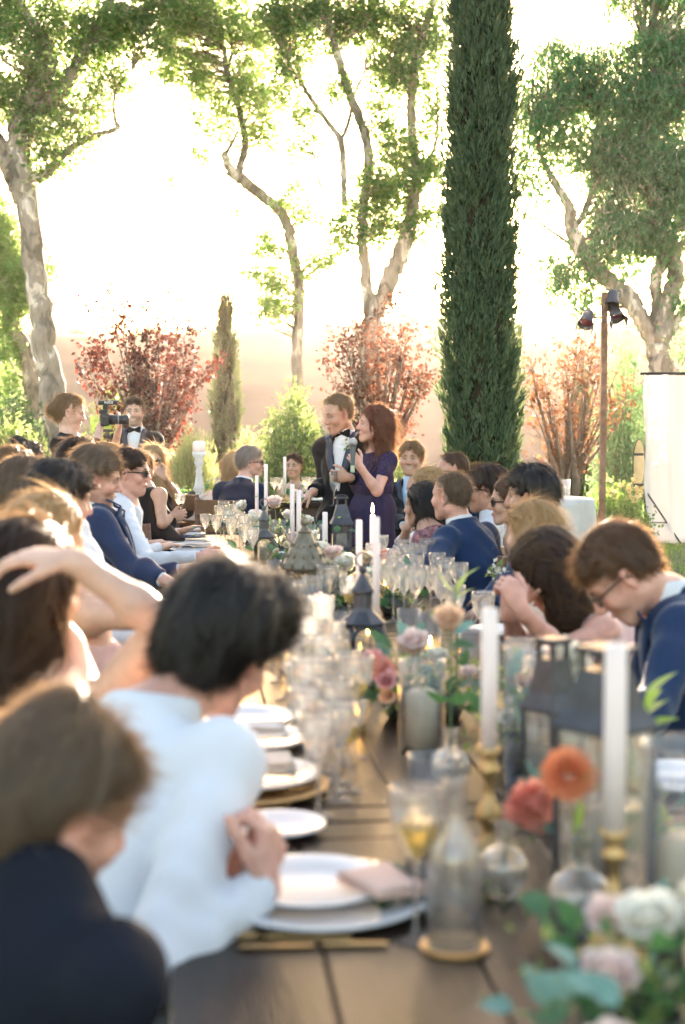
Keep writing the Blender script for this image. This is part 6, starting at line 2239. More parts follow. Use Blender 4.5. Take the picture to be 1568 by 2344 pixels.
def bloom_mesh(name, Rr, mat, kind='rose', seed=0):
    r = np.random.default_rng(seed); mb = MB()
    if kind == 'rose':
        for layer, (n, op, rad, L, W) in enumerate([(4, -.25, .10, .75, .34), (5, .05, .18, .80, .42), (6, .35, .26, .85, .50), (7, .75, .30, .90, .55), (7, 1.15, .30, .92, .58)]):
            for k in range(n):
                a = 2 * math.pi * (k + r.random() * .4) / n + layer
                M = np.stack([A(-math.sin(a), math.cos(a), 0), A(math.cos(a), math.sin(a), 0), A(0, 0, 1)], 1)
                petal(mb, A(math.cos(a), math.sin(a), 0) * rad * Rr * .8 + A(0, 0, -.35 * Rr), M, L * Rr * (1 + r.normal(0, .06)), W * Rr, .5, .5, op + r.normal(0, .08))
    elif kind == 'dahlia':
        for layer in range(7):
            n = 12 + layer
            el = 1.45 - layer * .27
            for k in range(n):
                a = 2 * math.pi * (k + .5 * (layer % 2)) / n
                o = A(math.cos(a) * math.cos(el), math.sin(a) * math.cos(el), math.sin(el))
                M = frame(o, A(-math.sin(a), math.cos(a), 0))
                petal(mb, o * Rr * .30, M, Rr * .72 * (1 + r.normal(0, .05)), Rr * .13, .3, .2, .25, 3)
    else:  # peony, loose ball
        for k in range(46):
            v = nrm(r.normal(0, 1, 3) + A(0, 0, .35))
            M = frame(v, A(-v[1], v[0], .1))
            petal(mb, v * Rr * .25, M, Rr * (.75 + .2 * r.random()), Rr * .32, .6, .6, .5 + .4 * r.random(), 3)
    me = mb.mesh(name, mat)
    return me


PC = {'peach': ((.85, .58, .38), (.88, .68, .50)), 'blush': ((.86, .66, .60), (.90, .76, .70)), 'coral': ((.84, .34, .27), (.88, .48, .38)),
      'orange': ((.78, .27, .13), (.84, .38, .2)), 'pink': ((.82, .40, .40), (.88, .55, .52)), 'white': ((.86, .82, .72), (.89, .86, .78)), 'cream': ((.80, .68, .45), (.85, .75, .58))}


def petmat(k):
    a, b = PC[k]
    return pmat('petal_' + k, a, .6, c2=b, scale=25, transl=.42, spec=.3)


def tilt_m(v):
    return frame(nrm(A(*v)))


def leafshape(mb, c, M, L, W, fold=.2, n=5):
    V = []
    for i in range(n + 1):
        t = i / n
        wd = W / 2 * math.sin(math.pi * min(.999, t ** .8)) + .0004
        for j in (-1, 0, 1):
            V.append((j * wd, fold * wd * abs(j) - .25 * L * t * t, L * t))
    mb.add(A(*V) @ M.T + c, [(i * 3 + j, i * 3 + j + 1, i * 3 + 4 + j, i * 3 + 3 + j) for i in range(n) for j in (0, 1)])


LG = pmat('rose_leaf', (.03, .085, .045), .4, c2=(.05, .13, .065), scale=20, transl=.28, tcol=(.12, .32, .10))
LE = pmat('eucalyptus_blue_leaf', (.12, .26, .22), .5, c2=(.20, .34, .28), scale=20, transl=.25)
LL = pmat('lime_leaf', (.22, .38, .06), .4, c2=(.32, .46, .1), scale=20, transl=.5, tcol=(.5, .7, .12))
STEM = pmat('flower_stem', (.10, .16, .06), .5)


def blob_leaves(root, n, spread, L, W, mats, seed, zc=0.0, up=.3, name='leaf'):
    r = np.random.default_rng(seed)
    for k in range(n):
        c = r.normal(0, 1, 3) * A(*spread); c[2] = abs(c[2]) * .8 + zc
        v = nrm(c * A(1, 1, .3) + r.normal(0, .3, 3) * np.linalg.norm(spread) + A(0, 0, up * .1))
        mb = MB(); leafshape(mb, c, frame(v, r.normal(0, 1, 3)), L * (.7 + .6 * r.random()), W * (.7 + .5 * r.random()))
        obj(name, (mb, mats[k % len(mats)]), root)


def centerpiece(pos, label, blooms_, nleaf, spread, seed, low=.05, LS=.07, group=None):
    """a low arrangement: blooms (dx, dy, dz, radius, colour, kind) and leaves"""
    t = thing('flower_arrangement', label, 'flowers', pos, 0, group)
    r = np.random.default_rng(seed)
    bw = MB().lathe([(.0005, 0), (.05, 0), (.065, .03), (.06, .07), (.055, .072), (.058, .035), (.0005, .01)], seg=20)
    obj('bowl', (bw, pmat('dark_bowl', (.05, .05, .045), .4)), t)
    for i, (x, y, z, rad, c, kd) in enumerate(blooms_):
        o = obj('bloom', bloom_mesh('bloom', rad, petmat(c), kd, seed + i), t, (x, y, z))
        v = Vector((x * 2 + r.normal(0, .2), y * 2 - .25 + r.normal(0, .1), .35 + z)); o.rotation_euler = v.to_track_quat('Z', 'Y').to_euler()
        e = A(x, y, z)
        obj('stem', (MB().tube([A(0, 0, .03), e * .5 + A(0, 0, .03), e - A(*v.normalized()) * rad * .3], .0025, 5), STEM), t)
    blob_leaves(t, nleaf, spread, LS, LS * .5, [LG, LE, LG], seed, low)
    # fine filler
    C = r.normal(0, 1, (160, 3)) * A(*spread) * .9; C[:, 2] = np.abs(C[:, 2]) * .8 + low
    V, F = leaf_mesh(C, .022, .6, r=r)
    f = obj('filler_leaves', mesh_np('filler_leaves', V, F, leaf_s, smooth=False), t); f['kind'] = 'stuff'
    return t


def bud_vase(u, v, label, flabel, flower, rv=.042, fl_uv=None, rad=.045, kind='rose', leaves=3, lm=None, tall=False):
    """round glass bud vase with a narrow neck, a single flower standing in it"""
    p = T(u, v)
    t = thing('bud_vase', label, 'vase', p)
    if tall:
        prof = [(.0005, 0), (.038, 0), (.040, .01), (.040, .10), (.034, .13), (.014, .16), (.012, .20), (.0155, .205), (.0135, .205), (.010, .16), (.032, .128), (.038, .10), (.037, .012), (.0005, .010)]
        ztop = .205
    else:
        s = rv
        prof = [(.0005, 0), (s * .5, 0.0)] + [(s * math.sin(a), s - s * math.cos(a) + .001) for a in np.linspace(.55, 2.75, 12)] + [(s * .34, s * 2.15), (s * .33, s * 2.8), (s * .42, s * 2.9), (s * .36, s * 2.9), (s * .29, s * 2.6), (s * .30, s * 2.1)] + \
               [((s - .0018) * math.sin(a), s - (s - .0018) * math.cos(a) + .001) for a in np.linspace(2.7, .5, 10)] + [(.0005, .006)]
        ztop = s * 2.9
    obj('glass', (MB().lathe(prof, seg=24), GL), t)
    wz = (.07 if tall else rv * 1.2)
    wr_ = .036 if tall else rv * .95
    if not tall:
        obj('water', (MB().lathe([(.0005, .006)] + [((rv - .003) * math.sin(a), rv - (rv - .003) * math.cos(a) + .001) for a in np.linspace(.5, 1.7, 7)] + [(.0005, rv * 1.13)], seg=20), glassmat('water', (.93, .96, .96), (.7, .76, .76))), t)
    fu, fv = fl_uv
    q = PP(fu, fv, p[1])
    f = thing('cut_flower', flabel, 'flower', p)
    e = q - p
    obj('stem', (MB().tube([A(0, 0, .012), A(e[0] * .1, 0, ztop), e * A(.6, .6, .75), e - A(0, 0, rad * .3)], .0024, 6), STEM), f)
    o = obj('bloom', bloom_mesh('bloom', rad, petmat(flower), kind, u), f, e)
    o.rotation_euler = (R(38), R(12 if e[0] > 0 else -12), 0)
    r = np.random.default_rng(u)
    for k in range(leaves):
        tt = .5 + .4 * r.random()
        c = e * tt
        v_ = nrm(A(r.normal(), r.normal() * .5, .4))
        mb = MB(); leafshape(mb, c, frame(v_, r.normal(0, 1, 3)), .06, .028); obj('leaf', (mb, lm or LG), f)
    return t


def PP(u, v, y):
    r = cF + (u - 784) / FPX * cR + (1172 - v) / FPX * cU
    return CAM + r * (y / r[1])


# ---- plates
def plate(pos, label, r=.15, charger=False, napkin=None, gold=False, z=0, group='dinner plates along the tables'):
    m = pmat('white_china', (.66, .66, .67), .18, spec=.6, var=.02)
    t = thing('charger_plate' if charger else 'plate', label, 'plate', A(*pos) + A(0, 0, z), 0, group)
    obj('dish', (MB().lathe([(.0005, .004), (r * .62, .004), (r * .70, .010), (r * .97, .018), (r, .0185), (r * .99, .013), (r * .7, .003), (r * .6, 0), (.0005, 0)], seg=40), GOLD if gold else m), t)
    return t


def napkin(pos, label, rot=0, c=(.70, .62, .56), w=.20, l=.12, z=.02):
    m = pmat('napkin_%02d' % int(c[0] * 99), c, .9, var=.05, scale=30, bump=.001, bscale=200)
    t = thing('napkin', label, 'napkin', A(*pos) + A(0, 0, z), rot)
    rr = np.random.default_rng(int(pos[1] * 100))
    for k in range(3):
        n = 9; X, Y = np.meshgrid(np.linspace(-w / 2, w / 2, n), np.linspace(-l / 2, l / 2, n))
        Z = .004 + k * .006 + .004 * np.sin(X * 40 + k) * np.sin(Y * 30 + k) + .004 * rr.random()
        V = np.stack([X * (1 - .03 * k), Y * (1 - .05 * k), Z], -1).reshape(-1, 3)
        F = [(i * n + j, i * n + j + 1, (i + 1) * n + j + 1, (i + 1) * n + j) for i in range(n - 1) for j in range(n - 1)]
        o = obj('fold', (MB().add(V, F), m), t)
        md = o.modifiers.new('thick', 'SOLIDIFY'); md.thickness = .003
    return t


def cutlery(pos, label, rot, kind='knife', mat=None):
    mat = mat or GOLD
    t = thing(kind, label, kind, pos, rot)
    obj('handle', (MB().rbox((0, -.06, .004), (.012, .10, .005), None, .002), mat), t)
    if kind == 'knife':
        V = A((-.008, 0, .003), (.008, 0, .003), (.010, .08, .003), (.004, .115, .003), (-.008, .11, .003), (-.008, 0, .0045), (.006, 0, .0045), (.008, .08, .0045), (.003, .115, .0045), (-.008, .11, .0045))
        mb = MB().add(V, [(4, 3, 2, 1)] + [(i, (i + 1) % 5, 5 + (i + 1) % 5, 5 + i) for i in range(5)]); mb.add(V, [(0, 4, 1), ]); mb.add(V, [(5, 6, 9), (6, 7, 8)]); mb.add(V, [(6, 8, 9), (6, 7, 8)])
        obj('blade', (mb, mat, False), t)
    else:
        obj('neck', (MB().tube([(0, -.012, .005), (0, .03, .003)], .0035, 6), mat), t)
        mb = MB().lathe([(.0005, 0), (.010, .001), (.018, .004), (.0175, .005), (.009, .002), (.0005, .001)], (0, .05, .003), 16) if kind == 'spoon' else MB().box((0, .045, .004), (.022, .03, .002))
        obj('bowl' if kind == 'spoon' else 'fork_head', (mb, mat), t)
        if kind == 'fork':
            for x in (-.009, -.003, .003, .009):
                obj('tine', (MB().box((x, .08, .004), (.0028, .045, .002)), mat, False), t)
    return t


# ================= near setting, left
cp = T(735, 2062)
plate(cp, 'wide white charger plate in front of the clasped hands', .185, True)
plate(cp + A(-.02, .02, 0), 'pale blue-grey dinner plate resting in the white charger', .135, z=.014)
napkin(cp + A(.10, -.02, 0), 'blush napkin folded over the right rim of the white charger', R(30), (.66, .46, .38), .10, .14, .030)
cutlery(T(720, 2168), 'gold knife lying in front of the white charger', R(92), 'knife')
cutlery(T(640, 2150), 'gold spoon beside the knife in front of the charger', R(88), 'spoon')
plate(T(640, 1902), 'small white bread plate just beyond the clasped hands', .09)
plate(T(575, 1812), 'gold-rimmed charger plate in the second place on the left', .165, True, gold=True)
plate(T(580, 1800), 'white dinner plate stacked on the gold charger, second place on the left', .145, z=.016)
napkin(T(575, 1790), 'cream napkin on the stacked plate of the second place', R(10), (.74, .66, .56), .19, .10, .036)
cutlery(T(545, 1850), 'gold fork below the stacked plate of the second place', R(100), 'fork')
plate(T(575, 1700), 'white plate with teal rim shadow in the third place on the left', .145)
napkin(T(570, 1692), 'pale napkin lying on the third place on the left', R(4), (.72, .66, .60), .18, .09, .022)
plate(T(560, 1652), 'white plate in the fourth place on the left, close to the dark-haired man\'s chin', .14)
cutlery(T(560, 1672), 'gold fork between the third and fourth places on the left', R(95), 'fork')
cutlery(T(560, 1738), 'gold knife between the second and third places on the left', R(92), 'knife')
# far left places
for k, (u, v) in enumerate([(425, 1226), (435, 1243), (440, 1262), (462, 1285)]):
    plate(T(u, v), ['white plate at the far left corner of the long tables', 'white plate second from the far left corner', 'white plate third from the far left corner',
                    'white plate beside the tumbler near the stretched sleeve'][k], .14)
napkin(T(418, 1222), 'rumpled grey-pink napkin on the corner plate at the far end', R(5), (.62, .55, .52), .26, .10, .022)
napkin(T(428, 1240), 'dark navy napkin between two white plates near the far end', R(2), (.06, .09, .16), .26, .05, .024)
napkin(T(440, 1258), 'pale folded napkin on the third far plate', R(8), (.70, .64, .60), .24, .08, .022)
# right-hand places
for k, (u, v) in enumerate([(1545, 1790), (1480, 1560), (1300, 1500), (1150, 1450)]):
    plate(T(u, v) * A(1, 1, 1), ['white plate at the right edge behind the big lantern', 'white plate under the bowed man\'s arms', 'white plate in front of the brown-haired woman',
                                 'white plate at the corner before the blonde woman'][k], .14)

# ================= glasses: left cluster
LC = [(728, 1868, 1.0, None), (772, 1832, 1.0, None), (800, 1812, .95, 'w'), (700, 1790, 1.0, None), (745, 1768, 1.05, None), (785, 1752, 1.0, None), (690, 1712, 1.0, None), (733, 1700, 1.0, 'w'),
      (812, 1735, 1.18, 'w'), (668, 1652, 1.0, None), (712, 1640, 1.05, None), (765, 1642, 1.0, 'w'), (680, 1588, 1.0, None), (725, 1572, 1.0, None), (640, 1560, 1.0, None), (762, 1585, 1.0, 'w'),
      (662, 1515, 1.05, None), (700, 1500, 1.0, None)]
for k, (u, v, s, f) in enumerate(LC):
    stem_glass(T(u, v), ('stemmed glass of white wine, ' if f else 'clear stemmed glass, ') + ORD[k] + ' from the camera in the left-hand glass cluster', .205 * s, .041 * s, WHITEW if f else None, .5)
for k, (u, v) in enumerate([(650, 1475), (735, 1480), (690, 1450), (770, 1470), (640, 1440), (600, 1405)]):
    tumbler(T(u, v), 'clear water tumbler, ' + ORD[k] + ' behind the left-hand stemmed glasses', .11, .037)
# far clusters
for k, (u, v, s, f, lv) in enumerate([(505, 1240, 1.05, None, 0), (522, 1248, 1.0, REDW, .42), (538, 1236, 1.05, None, 0), (512, 1226, 1.05, None, 0), (548, 1256, 1.0, None, 0), (495, 1258, .95, None, 0),
                                      (530, 1272, 1.0, None, 0), (560, 1290, 1.0, None, 0), (470, 1250, .9, None, 0), (578, 1300, .95, None, 0), (545, 1220, 1.0, None, 0), (560, 1262, 1.0, WHITEW, .4)]):
    stem_glass(T(u, v), ('stemmed glass half full of red wine' if f is REDW else 'tall clear stemmed glass') + ', ' + ORD[k] + ' of the far group before the couple', .225 * s, .040 * s, f, lv or .4)
tumbler(T(481, 1312), 'short clear tumbler at the end of the stretched white sleeve', .085, .046)
tumbler(T(548, 1325), 'clear tumbler right of the reaching hand', .10, .04)
tumbler(T(600, 1342), 'clear tumbler just behind the black-haired man\'s head', .09, .038)
tumbler(T(628, 1322), 'small clear tumbler left of the ornate lantern', .09, .038)
tumbler(T(897, 1292), 'tumbler of amber drink by the cropped man\'s hand', .085, .043, AMBER)
# right-centre clusters
for k, (u, v, s, f) in enumerate([(925, 1432, 1.1, None), (952, 1440, 1.1, None), (900, 1425, 1.1, None), (985, 1418, 1.0, None), (915, 1390, 1.0, None), (950, 1385, 1.0, None), (1010, 1440, 1.0, None), (880, 1400, 1.0, None),
                                  (800, 1452, 1.0, 'w'), (770, 1428, 1.0, None), (1040, 1480, 1.0, None), (1105, 1500, 1.0, None), (960, 1340, .95, None), (920, 1330, .95, None), (1000, 1370, .95, None)]):
    stem_glass(T(u, v), 'clear stemmed glass' + (' with white wine' if f else '') + ', ' + ORD[k] + ' of the sunlit group left of the blue suit', .215 * s, .042 * s, WHITEW if f else None, .4)
for k, (u, v) in enumerate([(935, 1470), (985, 1480), (1080, 1530), (1130, 1560)]):
    tumbler(T(u, v), 'clear tumbler, ' + ORD[k] + ' of those between the peach rose and the blue suit', .12, .042)
for k, (u, v) in enumerate([(1245, 1700), (1190, 1640), (1330, 1650)]):
    stem_glass(T(u, v), 'clear stemmed glass, ' + ORD[k] + ' of three behind the right-hand lanterns', .21, .041)

# ================= near right group
stem_glass(T(952, 2150), 'nearest stemmed glass with pale white wine, its foot on the bare wood', .235, .044, WHITEW, .55)
b = T(1040, 2170)
t = thing('water_carafe', 'clear glass water bottle on a gold coaster in the foreground', 'bottle', b + A(0, 0, .006))
obj('glass', (MB().lathe([(.0005, 0), (.040, 0), (.042, .006), (.042, .12), (.036, .155), (.017, .19), (.015, .245), (.018, .25), (.0165, .25), (.013, .19), (.034, .15), (.040, .12), (.040, .01), (.0005, .008)], seg=28), GL), t)
t = thing('coaster', 'round gold coaster under the foreground water bottle', 'coaster', b)
obj('disc', (MB().lathe([(.0005, 0), (.052, 0), (.052, .005), (.0005, .005)], seg=28), GOLD, False), t)
hurricane(T(990, 1880), 'wide clear glass between the carafe and the round bud vase', .052, .13)
hurricane(T(965, 1722), 'clear glass cylinder holding the cream pillar candle', .056, .22)
candle(T(965, 1716) + A(0, 0, .011), 'squat cream pillar candle in the clear cylinder, centre of the table', .040, .135, WAXI, name='pillar_candle')
hurricane(T(1200, 1800), 'tall narrow glass cylinder with a bright rim left of the lanterns', .046, .30)
hurricane(T(1575, 2150), 'large glass hurricane cut by the right edge', .075, .30)
candle(T(1575, 2150) + A(0, 0, .011), 'cream pillar candle in the hurricane at the right edge', .05, .15, WAXI, name='pillar_candle')
bud_vase(1032, 1800, 'round glass bud vase holding the peach rose, centre of the table', 'peach rose on a tall stem in the round vase', 'peach', .043, (1028, 1420), .048, 'rose', 3)
bud_vase(1152, 2050, 'round glass bud vase with water left of the coral bloom', 'coral peony bent right out of the near round vase', 'coral', .043, (1214, 1845), .046, 'peony', 3)
bud_vase(1325, 2135, 'largest round glass bud vase at the lower right', 'orange dahlia with a tan heart in the lower right bud vase', 'orange', .052, (1302, 1778), .046, 'dahlia', 4, LL)
bud_vase(1180, 1730, 'tall glass bud bottle behind the brass candlestick', 'small blush rose left of the tall white blooms', 'blush', .04, (1128, 1640), .035, 'rose', 4, LL, True)
bud_vase(740, 1500, 'small glass bud bottle in front of the ornate lantern', 'single pink peony bud before the ornate lantern', 'blush', .04, (733, 1383), .038, 'peony', 2, None, True)
bud_vase(1390, 1990, 'slim glass bottle inside the group of lanterns holding white sprigs', 'small white ranunculus beside the orange dahlia', 'white', .04, (1385, 1845), .03, 'rose', 5, LL, True)
# white blooms on tall stems
bud_vase(1290, 1830, 'glass bud bottle between the two lanterns', 'large white bloom glowing before the bowed man', 'white', .04, (1296, 1515), .05, 'peony', 2, None, True)
bud_vase(1270, 1800, 'glass bud bottle just left of the second lantern', 'second white bloom, lower left of the large one', 'white', .04, (1262, 1580), .035, 'peony', 2, None, True)


def lime_sprig(base, pts, label, n=5, L=.07, W=.03):
    t = thing('leafy_sprig', label, 'sprig', base)
    pp = [A(*q) - base for q in pts]
    obj('stem', (MB().tube(spline(pp, 5), .0024, 5), STEM), t)
    e = pp[-1]; r = np.random.default_rng(n)
    for k in range(n):
        v = nrm(A(math.cos(k * 2.4) * .9, .4 * math.sin(k * 2.4), .5 if k else 1.2))
        mb = MB(); leafshape(mb, e - A(0, 0, .012 * k), frame(v, A(0, 1, .2)), L * (1.2 if k == 0 else 1), W); obj('leaf', (mb, LL), t)


b = T(1045, 1600)
lime_sprig(b, [b, PP(1045, 1450, b[1]), PP(1042, 1345, b[1])], 'upright lime-green orchid bud and leaves before the blue suit', 4, .075, .032)
b = T(1450, 1860)
lime_sprig(b, [b, PP(1450, 1700, b[1]), PP(1475, 1600, b[1])], 'yellow-green sprig arching right of the near taper candle', 6, .07, .034)

# lanterns
lantern(T(1380, 2085), 'big dark bronze lantern nearest the camera at the right, with glass sides', .116, .43, R(40), .31, ring=False, flare=1.06, cndl='cream pillar candle inside the big near lantern')
lantern(T(1262, 1850), 'second big dark bronze lantern, just behind and left of the nearest one', .088, .35, R(38), .42, ring=False, flare=1.06, cndl='cream pillar candle inside the second big lantern')
dome_lantern(T(830, 1570), 'dark arched bronze lantern with a ringed finial beside the pink flowers', .098, .30, R(20), cndl='cream pillar candle inside the arched lantern')
dome_lantern(T(605, 1292), 'small grey arched lantern with a finial left of the white tapers', .092, .24, R(8), pmat('grey_metal', (.12, .12, .11), .45, metal=.6), cndl='ivory candle inside the small grey lantern')
lantern(T(782, 1262), 'dark sloped-roof lantern in front of the standing man\'s trousers', .12, .33, R(6), .5, cndl='ivory candle inside the sloped-roof lantern')

# tapers
taper(1402, 1472, 2190, .19, 'thick pinkish-white taper candle in front of the nearest lantern', 'brass candlestick holding the thick near taper', .0165)
taper(1118, 1392, 1975, .21, 'tall white taper standing right of the peach rose', 'turned brass candlestick left of the coral flower', .0150)
taper(861, 1183, 1545, .12, 'slender white taper beside the arched bronze lantern', 'dark candlestick beside the arched bronze lantern', .0115, hm=IRON, d=4.6)
taper(822, 1190, 1500, .14, 'second slender taper just left of the slender one by the arched lantern', 'dark candlestick left of the arched lantern taper', .0115, hm=IRON, d=5.2)
taper(853, 1178, 1290, .05, 'burning taper with a bright flame before the lace dress', 'low glass holder under the burning taper', .014, True, hm=IRON, d=6.9)
taper(744, 1172, 1300, .06, 'short taper left of the sloped-roof lantern', 'low holder under the short taper', .0135, hm=IRON, d=7.4)
taper(669, 1108, 1300, .09, 'left one of the pair of white tapers above the ornate lantern', 'holder under the left one of the paired tapers', .0125, hm=GOLD, d=7.8)
taper(684, 1122, 1300, .09, 'right one of the pair of white tapers above the ornate lantern', 'holder under the right one of the paired tapers', .0125, hm=GOLD, d=7.6)
taper(588, 1088, 1300, .09, 'white taper just left of the small grey lantern finial', 'holder under the taper left of the small lantern', .0110, hm=GOLD, d=8.9)
taper(609, 1062, 1300, .12, 'white taper in front of the grey-haired man\'s shoulder', 'holder under the taper at the grey-haired man\'s shoulder', .0125, hm=GOLD, d=9.3)
hurricane(A(*P(640, 1172, 8.6)[:2], TZ + .002), 'clear glass cylinder behind the small grey lantern', .06, .20)
hurricane(A(*P(712, 1172, 8.2)[:2], TZ + .002), 'wide clear glass cylinder left of the sloped-roof lantern', .07, .20)
candle(A(*P(585, 1172, 9.8)[:2], TZ + .002), 'short fat white pillar candle at the far end of the table', .05, .19, WAXW, name='pillar_candle')
candle(A(*P(712, 1172, 8.2)[:2], TZ + .013), 'ivory pillar candle in the wide cylinder', .045, .12, WAXI, name='pillar_candle')

# white phone / card
c = T(643, 1290)
t = thing('menu_card', 'small white card with a dark picture propped behind the grey lantern', 'card', c + A(0, 0, .03))
M = frame(nrm(A(.1, -.5, .8)), A(1, .2, 0))
obj('card', (MB().box((0, 0, 0), (.085, .12, .003), M), pmat('white_card', (.8, .8, .8), .5), False), t)
obj('picture', (MB().box(M @ A(0, -.0, .0025), (.065, .085, .001), M), pmat('dark_print', (.06, .08, .11), .2), False), t)

# arrangements
centerpiece(T(930, 1640), 'lush arrangement of blush and coral roses with eucalyptus, middle of the table',
            [(.02, -.02, .20, .058, 'blush', 'rose'), (-.07, -.05, .13, .042, 'coral', 'peony'), (-.055, -.09, .11, .040, 'pink', 'rose'), (-.085, -.02, .15, .036, 'pink', 'peony'), (-.05, -.09, .07, .035, 'peach', 'rose'), (.08, 0, .16, .04, 'white', 'rose')],
            34, (.10, .07, .11), 51, .03)
centerpiece(T(792, 1425), 'pale peach garden roses with greenery right of the ornate lantern',
            [(.0, 0, .23, .065, 'white', 'rose'), (.05, -.02, .16, .060, 'peach', 'rose'), (-.05, .02, .27, .055, 'blush', 'rose'), (.08, 0, .25, .045, 'cream', 'rose'), (-.04, -.03, .15, .05, 'white', 'peony'), (.03, -.05, .09, .045, 'blush', 'rose')], 26, (.08, .07, .12), 52, .03)
centerpiece(A(*P(640, 1172, 8.3)[:2], TZ), 'white and blush flowers with trailing greens around the small grey lantern',
            [(-.03, 0, .32, .065, 'blush', 'rose'), (.10, 0, .36, .06, 'blush', 'rose'), (.05, 0, .25, .05, 'white', 'rose'), (-.15, .0, .22, .05, 'white', 'peony'), (.0, -.05, .16, .05, 'cream', 'rose'), (.16, 0, .22, .05, 'white', 'rose'), (.08, -.06, .12, .045, 'blush', 'peony')], 36, (.14, .08, .16), 53, .04)
centerpiece(A(*P(575, 1172, 9.4)[:2], TZ), 'loose cream flowers and sprigs at the far end of the long table', [(-.06, 0, .24, .06, 'white', 'rose'), (.04, 0, .17, .05, 'cream', 'rose'), (.12, 0, .27, .055, 'blush', 'rose'), (-.14, 0, .18, .045, 'white', 'rose')], 22, (.13, .08, .10), 54, .04)
centerpiece(T(655, 1310), 'cream ranunculus cluster just behind the ornate lantern roof', [(0, 0, .14, .03, 'cream', 'rose'), (.06, .0, .15, .028, 'white', 'rose'), (-.05, 0, .11, .028, 'cream', 'rose')], 16, (.08, .06, .06), 55, .03)
fg = centerpiece(T(1455, 2440), 'big foreground bouquet of blush roses and blue-green eucalyptus at the lower right',
                 [(.02, .02, .17, .060, 'white', 'rose'), (.07, -.05, .15, .052, 'cream', 'rose'), (-.04, -.03, .12, .052, 'blush', 'rose'), (-.05, -.10, .06, .05, 'blush', 'rose'), (.13, .02, .13, .055, 'white', 'rose'),
                  (.02, -.11, .05, .045, 'blush', 'rose'), (.10, .07, .17, .05, 'white', 'peony'), (.16, -.06, .08, .055, 'cream', 'rose'), (.08, -.12, .09, .055, 'white', 'rose'), (-.02, .06, .16, .045, 'blush', 'rose'), (.19, .06, .11, .05, 'blush', 'rose')], 44, (.085, .07, .08), 56, .03, .055)
r = np.random.default_rng(5)
for k in range(9):
    c = A(-.085 + .04 * r.random(), -.02 + .1 * r.normal(), .10 + .07 * r.random())
    mb = MB(); leafshape(mb, c, frame(nrm(A(-.6 + r.normal() * .4, r.normal() * .4, .6)), r.normal(0, 1, 3)), .05, .032); obj('leaf', (mb, LG if k % 2 else LE), fg)
mb = MB(); leafshape(mb, A(.06, -.16, .09), frame(nrm(A(.1, -.2, 1)), A(1, .2, 0)), .11, .085); obj('leaf', (mb, LE), fg)
centerpiece(T(1010, 2050), 'few eucalyptus sprigs lying behind the charger rim', [], 8, (.06, .05, .02), 57, .0, .05)

# glasses held in hands
stem_glass(P(413, 1196, 9.55), 'wine glass with a little red wine held out by the woman in black', .19, .038, REDW, .3)
flute(P(764, 1140, 9.12) - A(0, 0, .05), 'champagne flute held by the standing man at his waist')
flute(P(793, 1262, 9.25), 'champagne flute held low by the woman with the microphone', fill=WHITEW)

# ---- head table items
bal = thing('candlestick', 'tall white turned wooden candlestick on the head table', 'candlestick', FT(456, .35))
k_ = (PZTOP(456, 1035, FT(456, .35)[1]) - FZ)
prof = [(.0005, 0), (.075, 0), (.075, .03), (.05, .045), (.042, .07), (.055, .10), (.040, .13), (.030, .20), (.026, k_ * .55), (.034, k_ * .60), (.022, k_ * .64), (.030, k_ * .72), (.045, k_ * .78), (.030, k_ * .84), (.055, k_ * .92), (.062, k_), (.0005, k_)]
obj('stick', (MB().lathe(prof, seg=22), pmat('white_painted_wood', (.78, .76, .72), .6, var=.05, scale=30)), bal)
candle(A(*bal.location) + A(0, 0, k_), 'white pillar candle on top of the tall turned candlestick', .055, PZTOP(456, 1010, bal.location[1]) - FZ - k_, WAXW, name='pillar_candle')
for (u, vt, lab) in ((345, 1048, 'thin white taper in front of the blonde woman in sunglasses'), (652, 1046, 'thin white taper left of the woman in the nude dress')):
    p = FT(u, .2)
    holder(p, 'small holder under the ' + lab.split(' in front')[0].split(' left')[0] + (' near the blonde woman' if u < 400 else ' near the nude dress'), .06, GOLD, False)
    candle(p + A(0, 0, .06), lab, .013, PZTOP(u, vt, p[1]) - FZ - .06)
stem_glass(FT(357, .12), 'red wine glass on the head table below the blonde woman\'s arm', .22, .042, REDW, .5)
stem_glass(FT(376, .12), 'clear water goblet right of the red wine on the head table', .20, .045)
for k, u in enumerate((500, 512, 505, 628, 640, 700, 712, 725)):
    stem_glass(FT(u, .15 + .1 * (k % 3)), 'clear glass, ' + ORD[k] + ' from the left beyond the white candlestick on the head table', .20, .04)
for k, u in enumerate((398, 500, 610, 735)):
    plate(FT(u, .18), 'white plate, ' + ORD[k] + ' from the left on the head table', .14)
    napkin(FT(u + 2, .18), 'white napkin on the ' + ORD[k] + ' head table plate', 0, (.72, .70, .68), .2, .09, .02)
centerpiece(FT(436, .35), 'blue-green eucalyptus bunch around the foot of the white candlestick', [], 20, (.16, .1, .07), 61, .03, .09)
centerpiece(FT(395, .3), 'low eucalyptus garland left of the white candlestick', [], 14, (.14, .08, .03), 62, .0, .08)
centerpiece(FT(690, .35), 'small greenery bunch beside the standing man on the head table', [(0, 0, .12, .04, 'white', 'rose')], 12, (.12, .08, .05), 63, .0, .08)

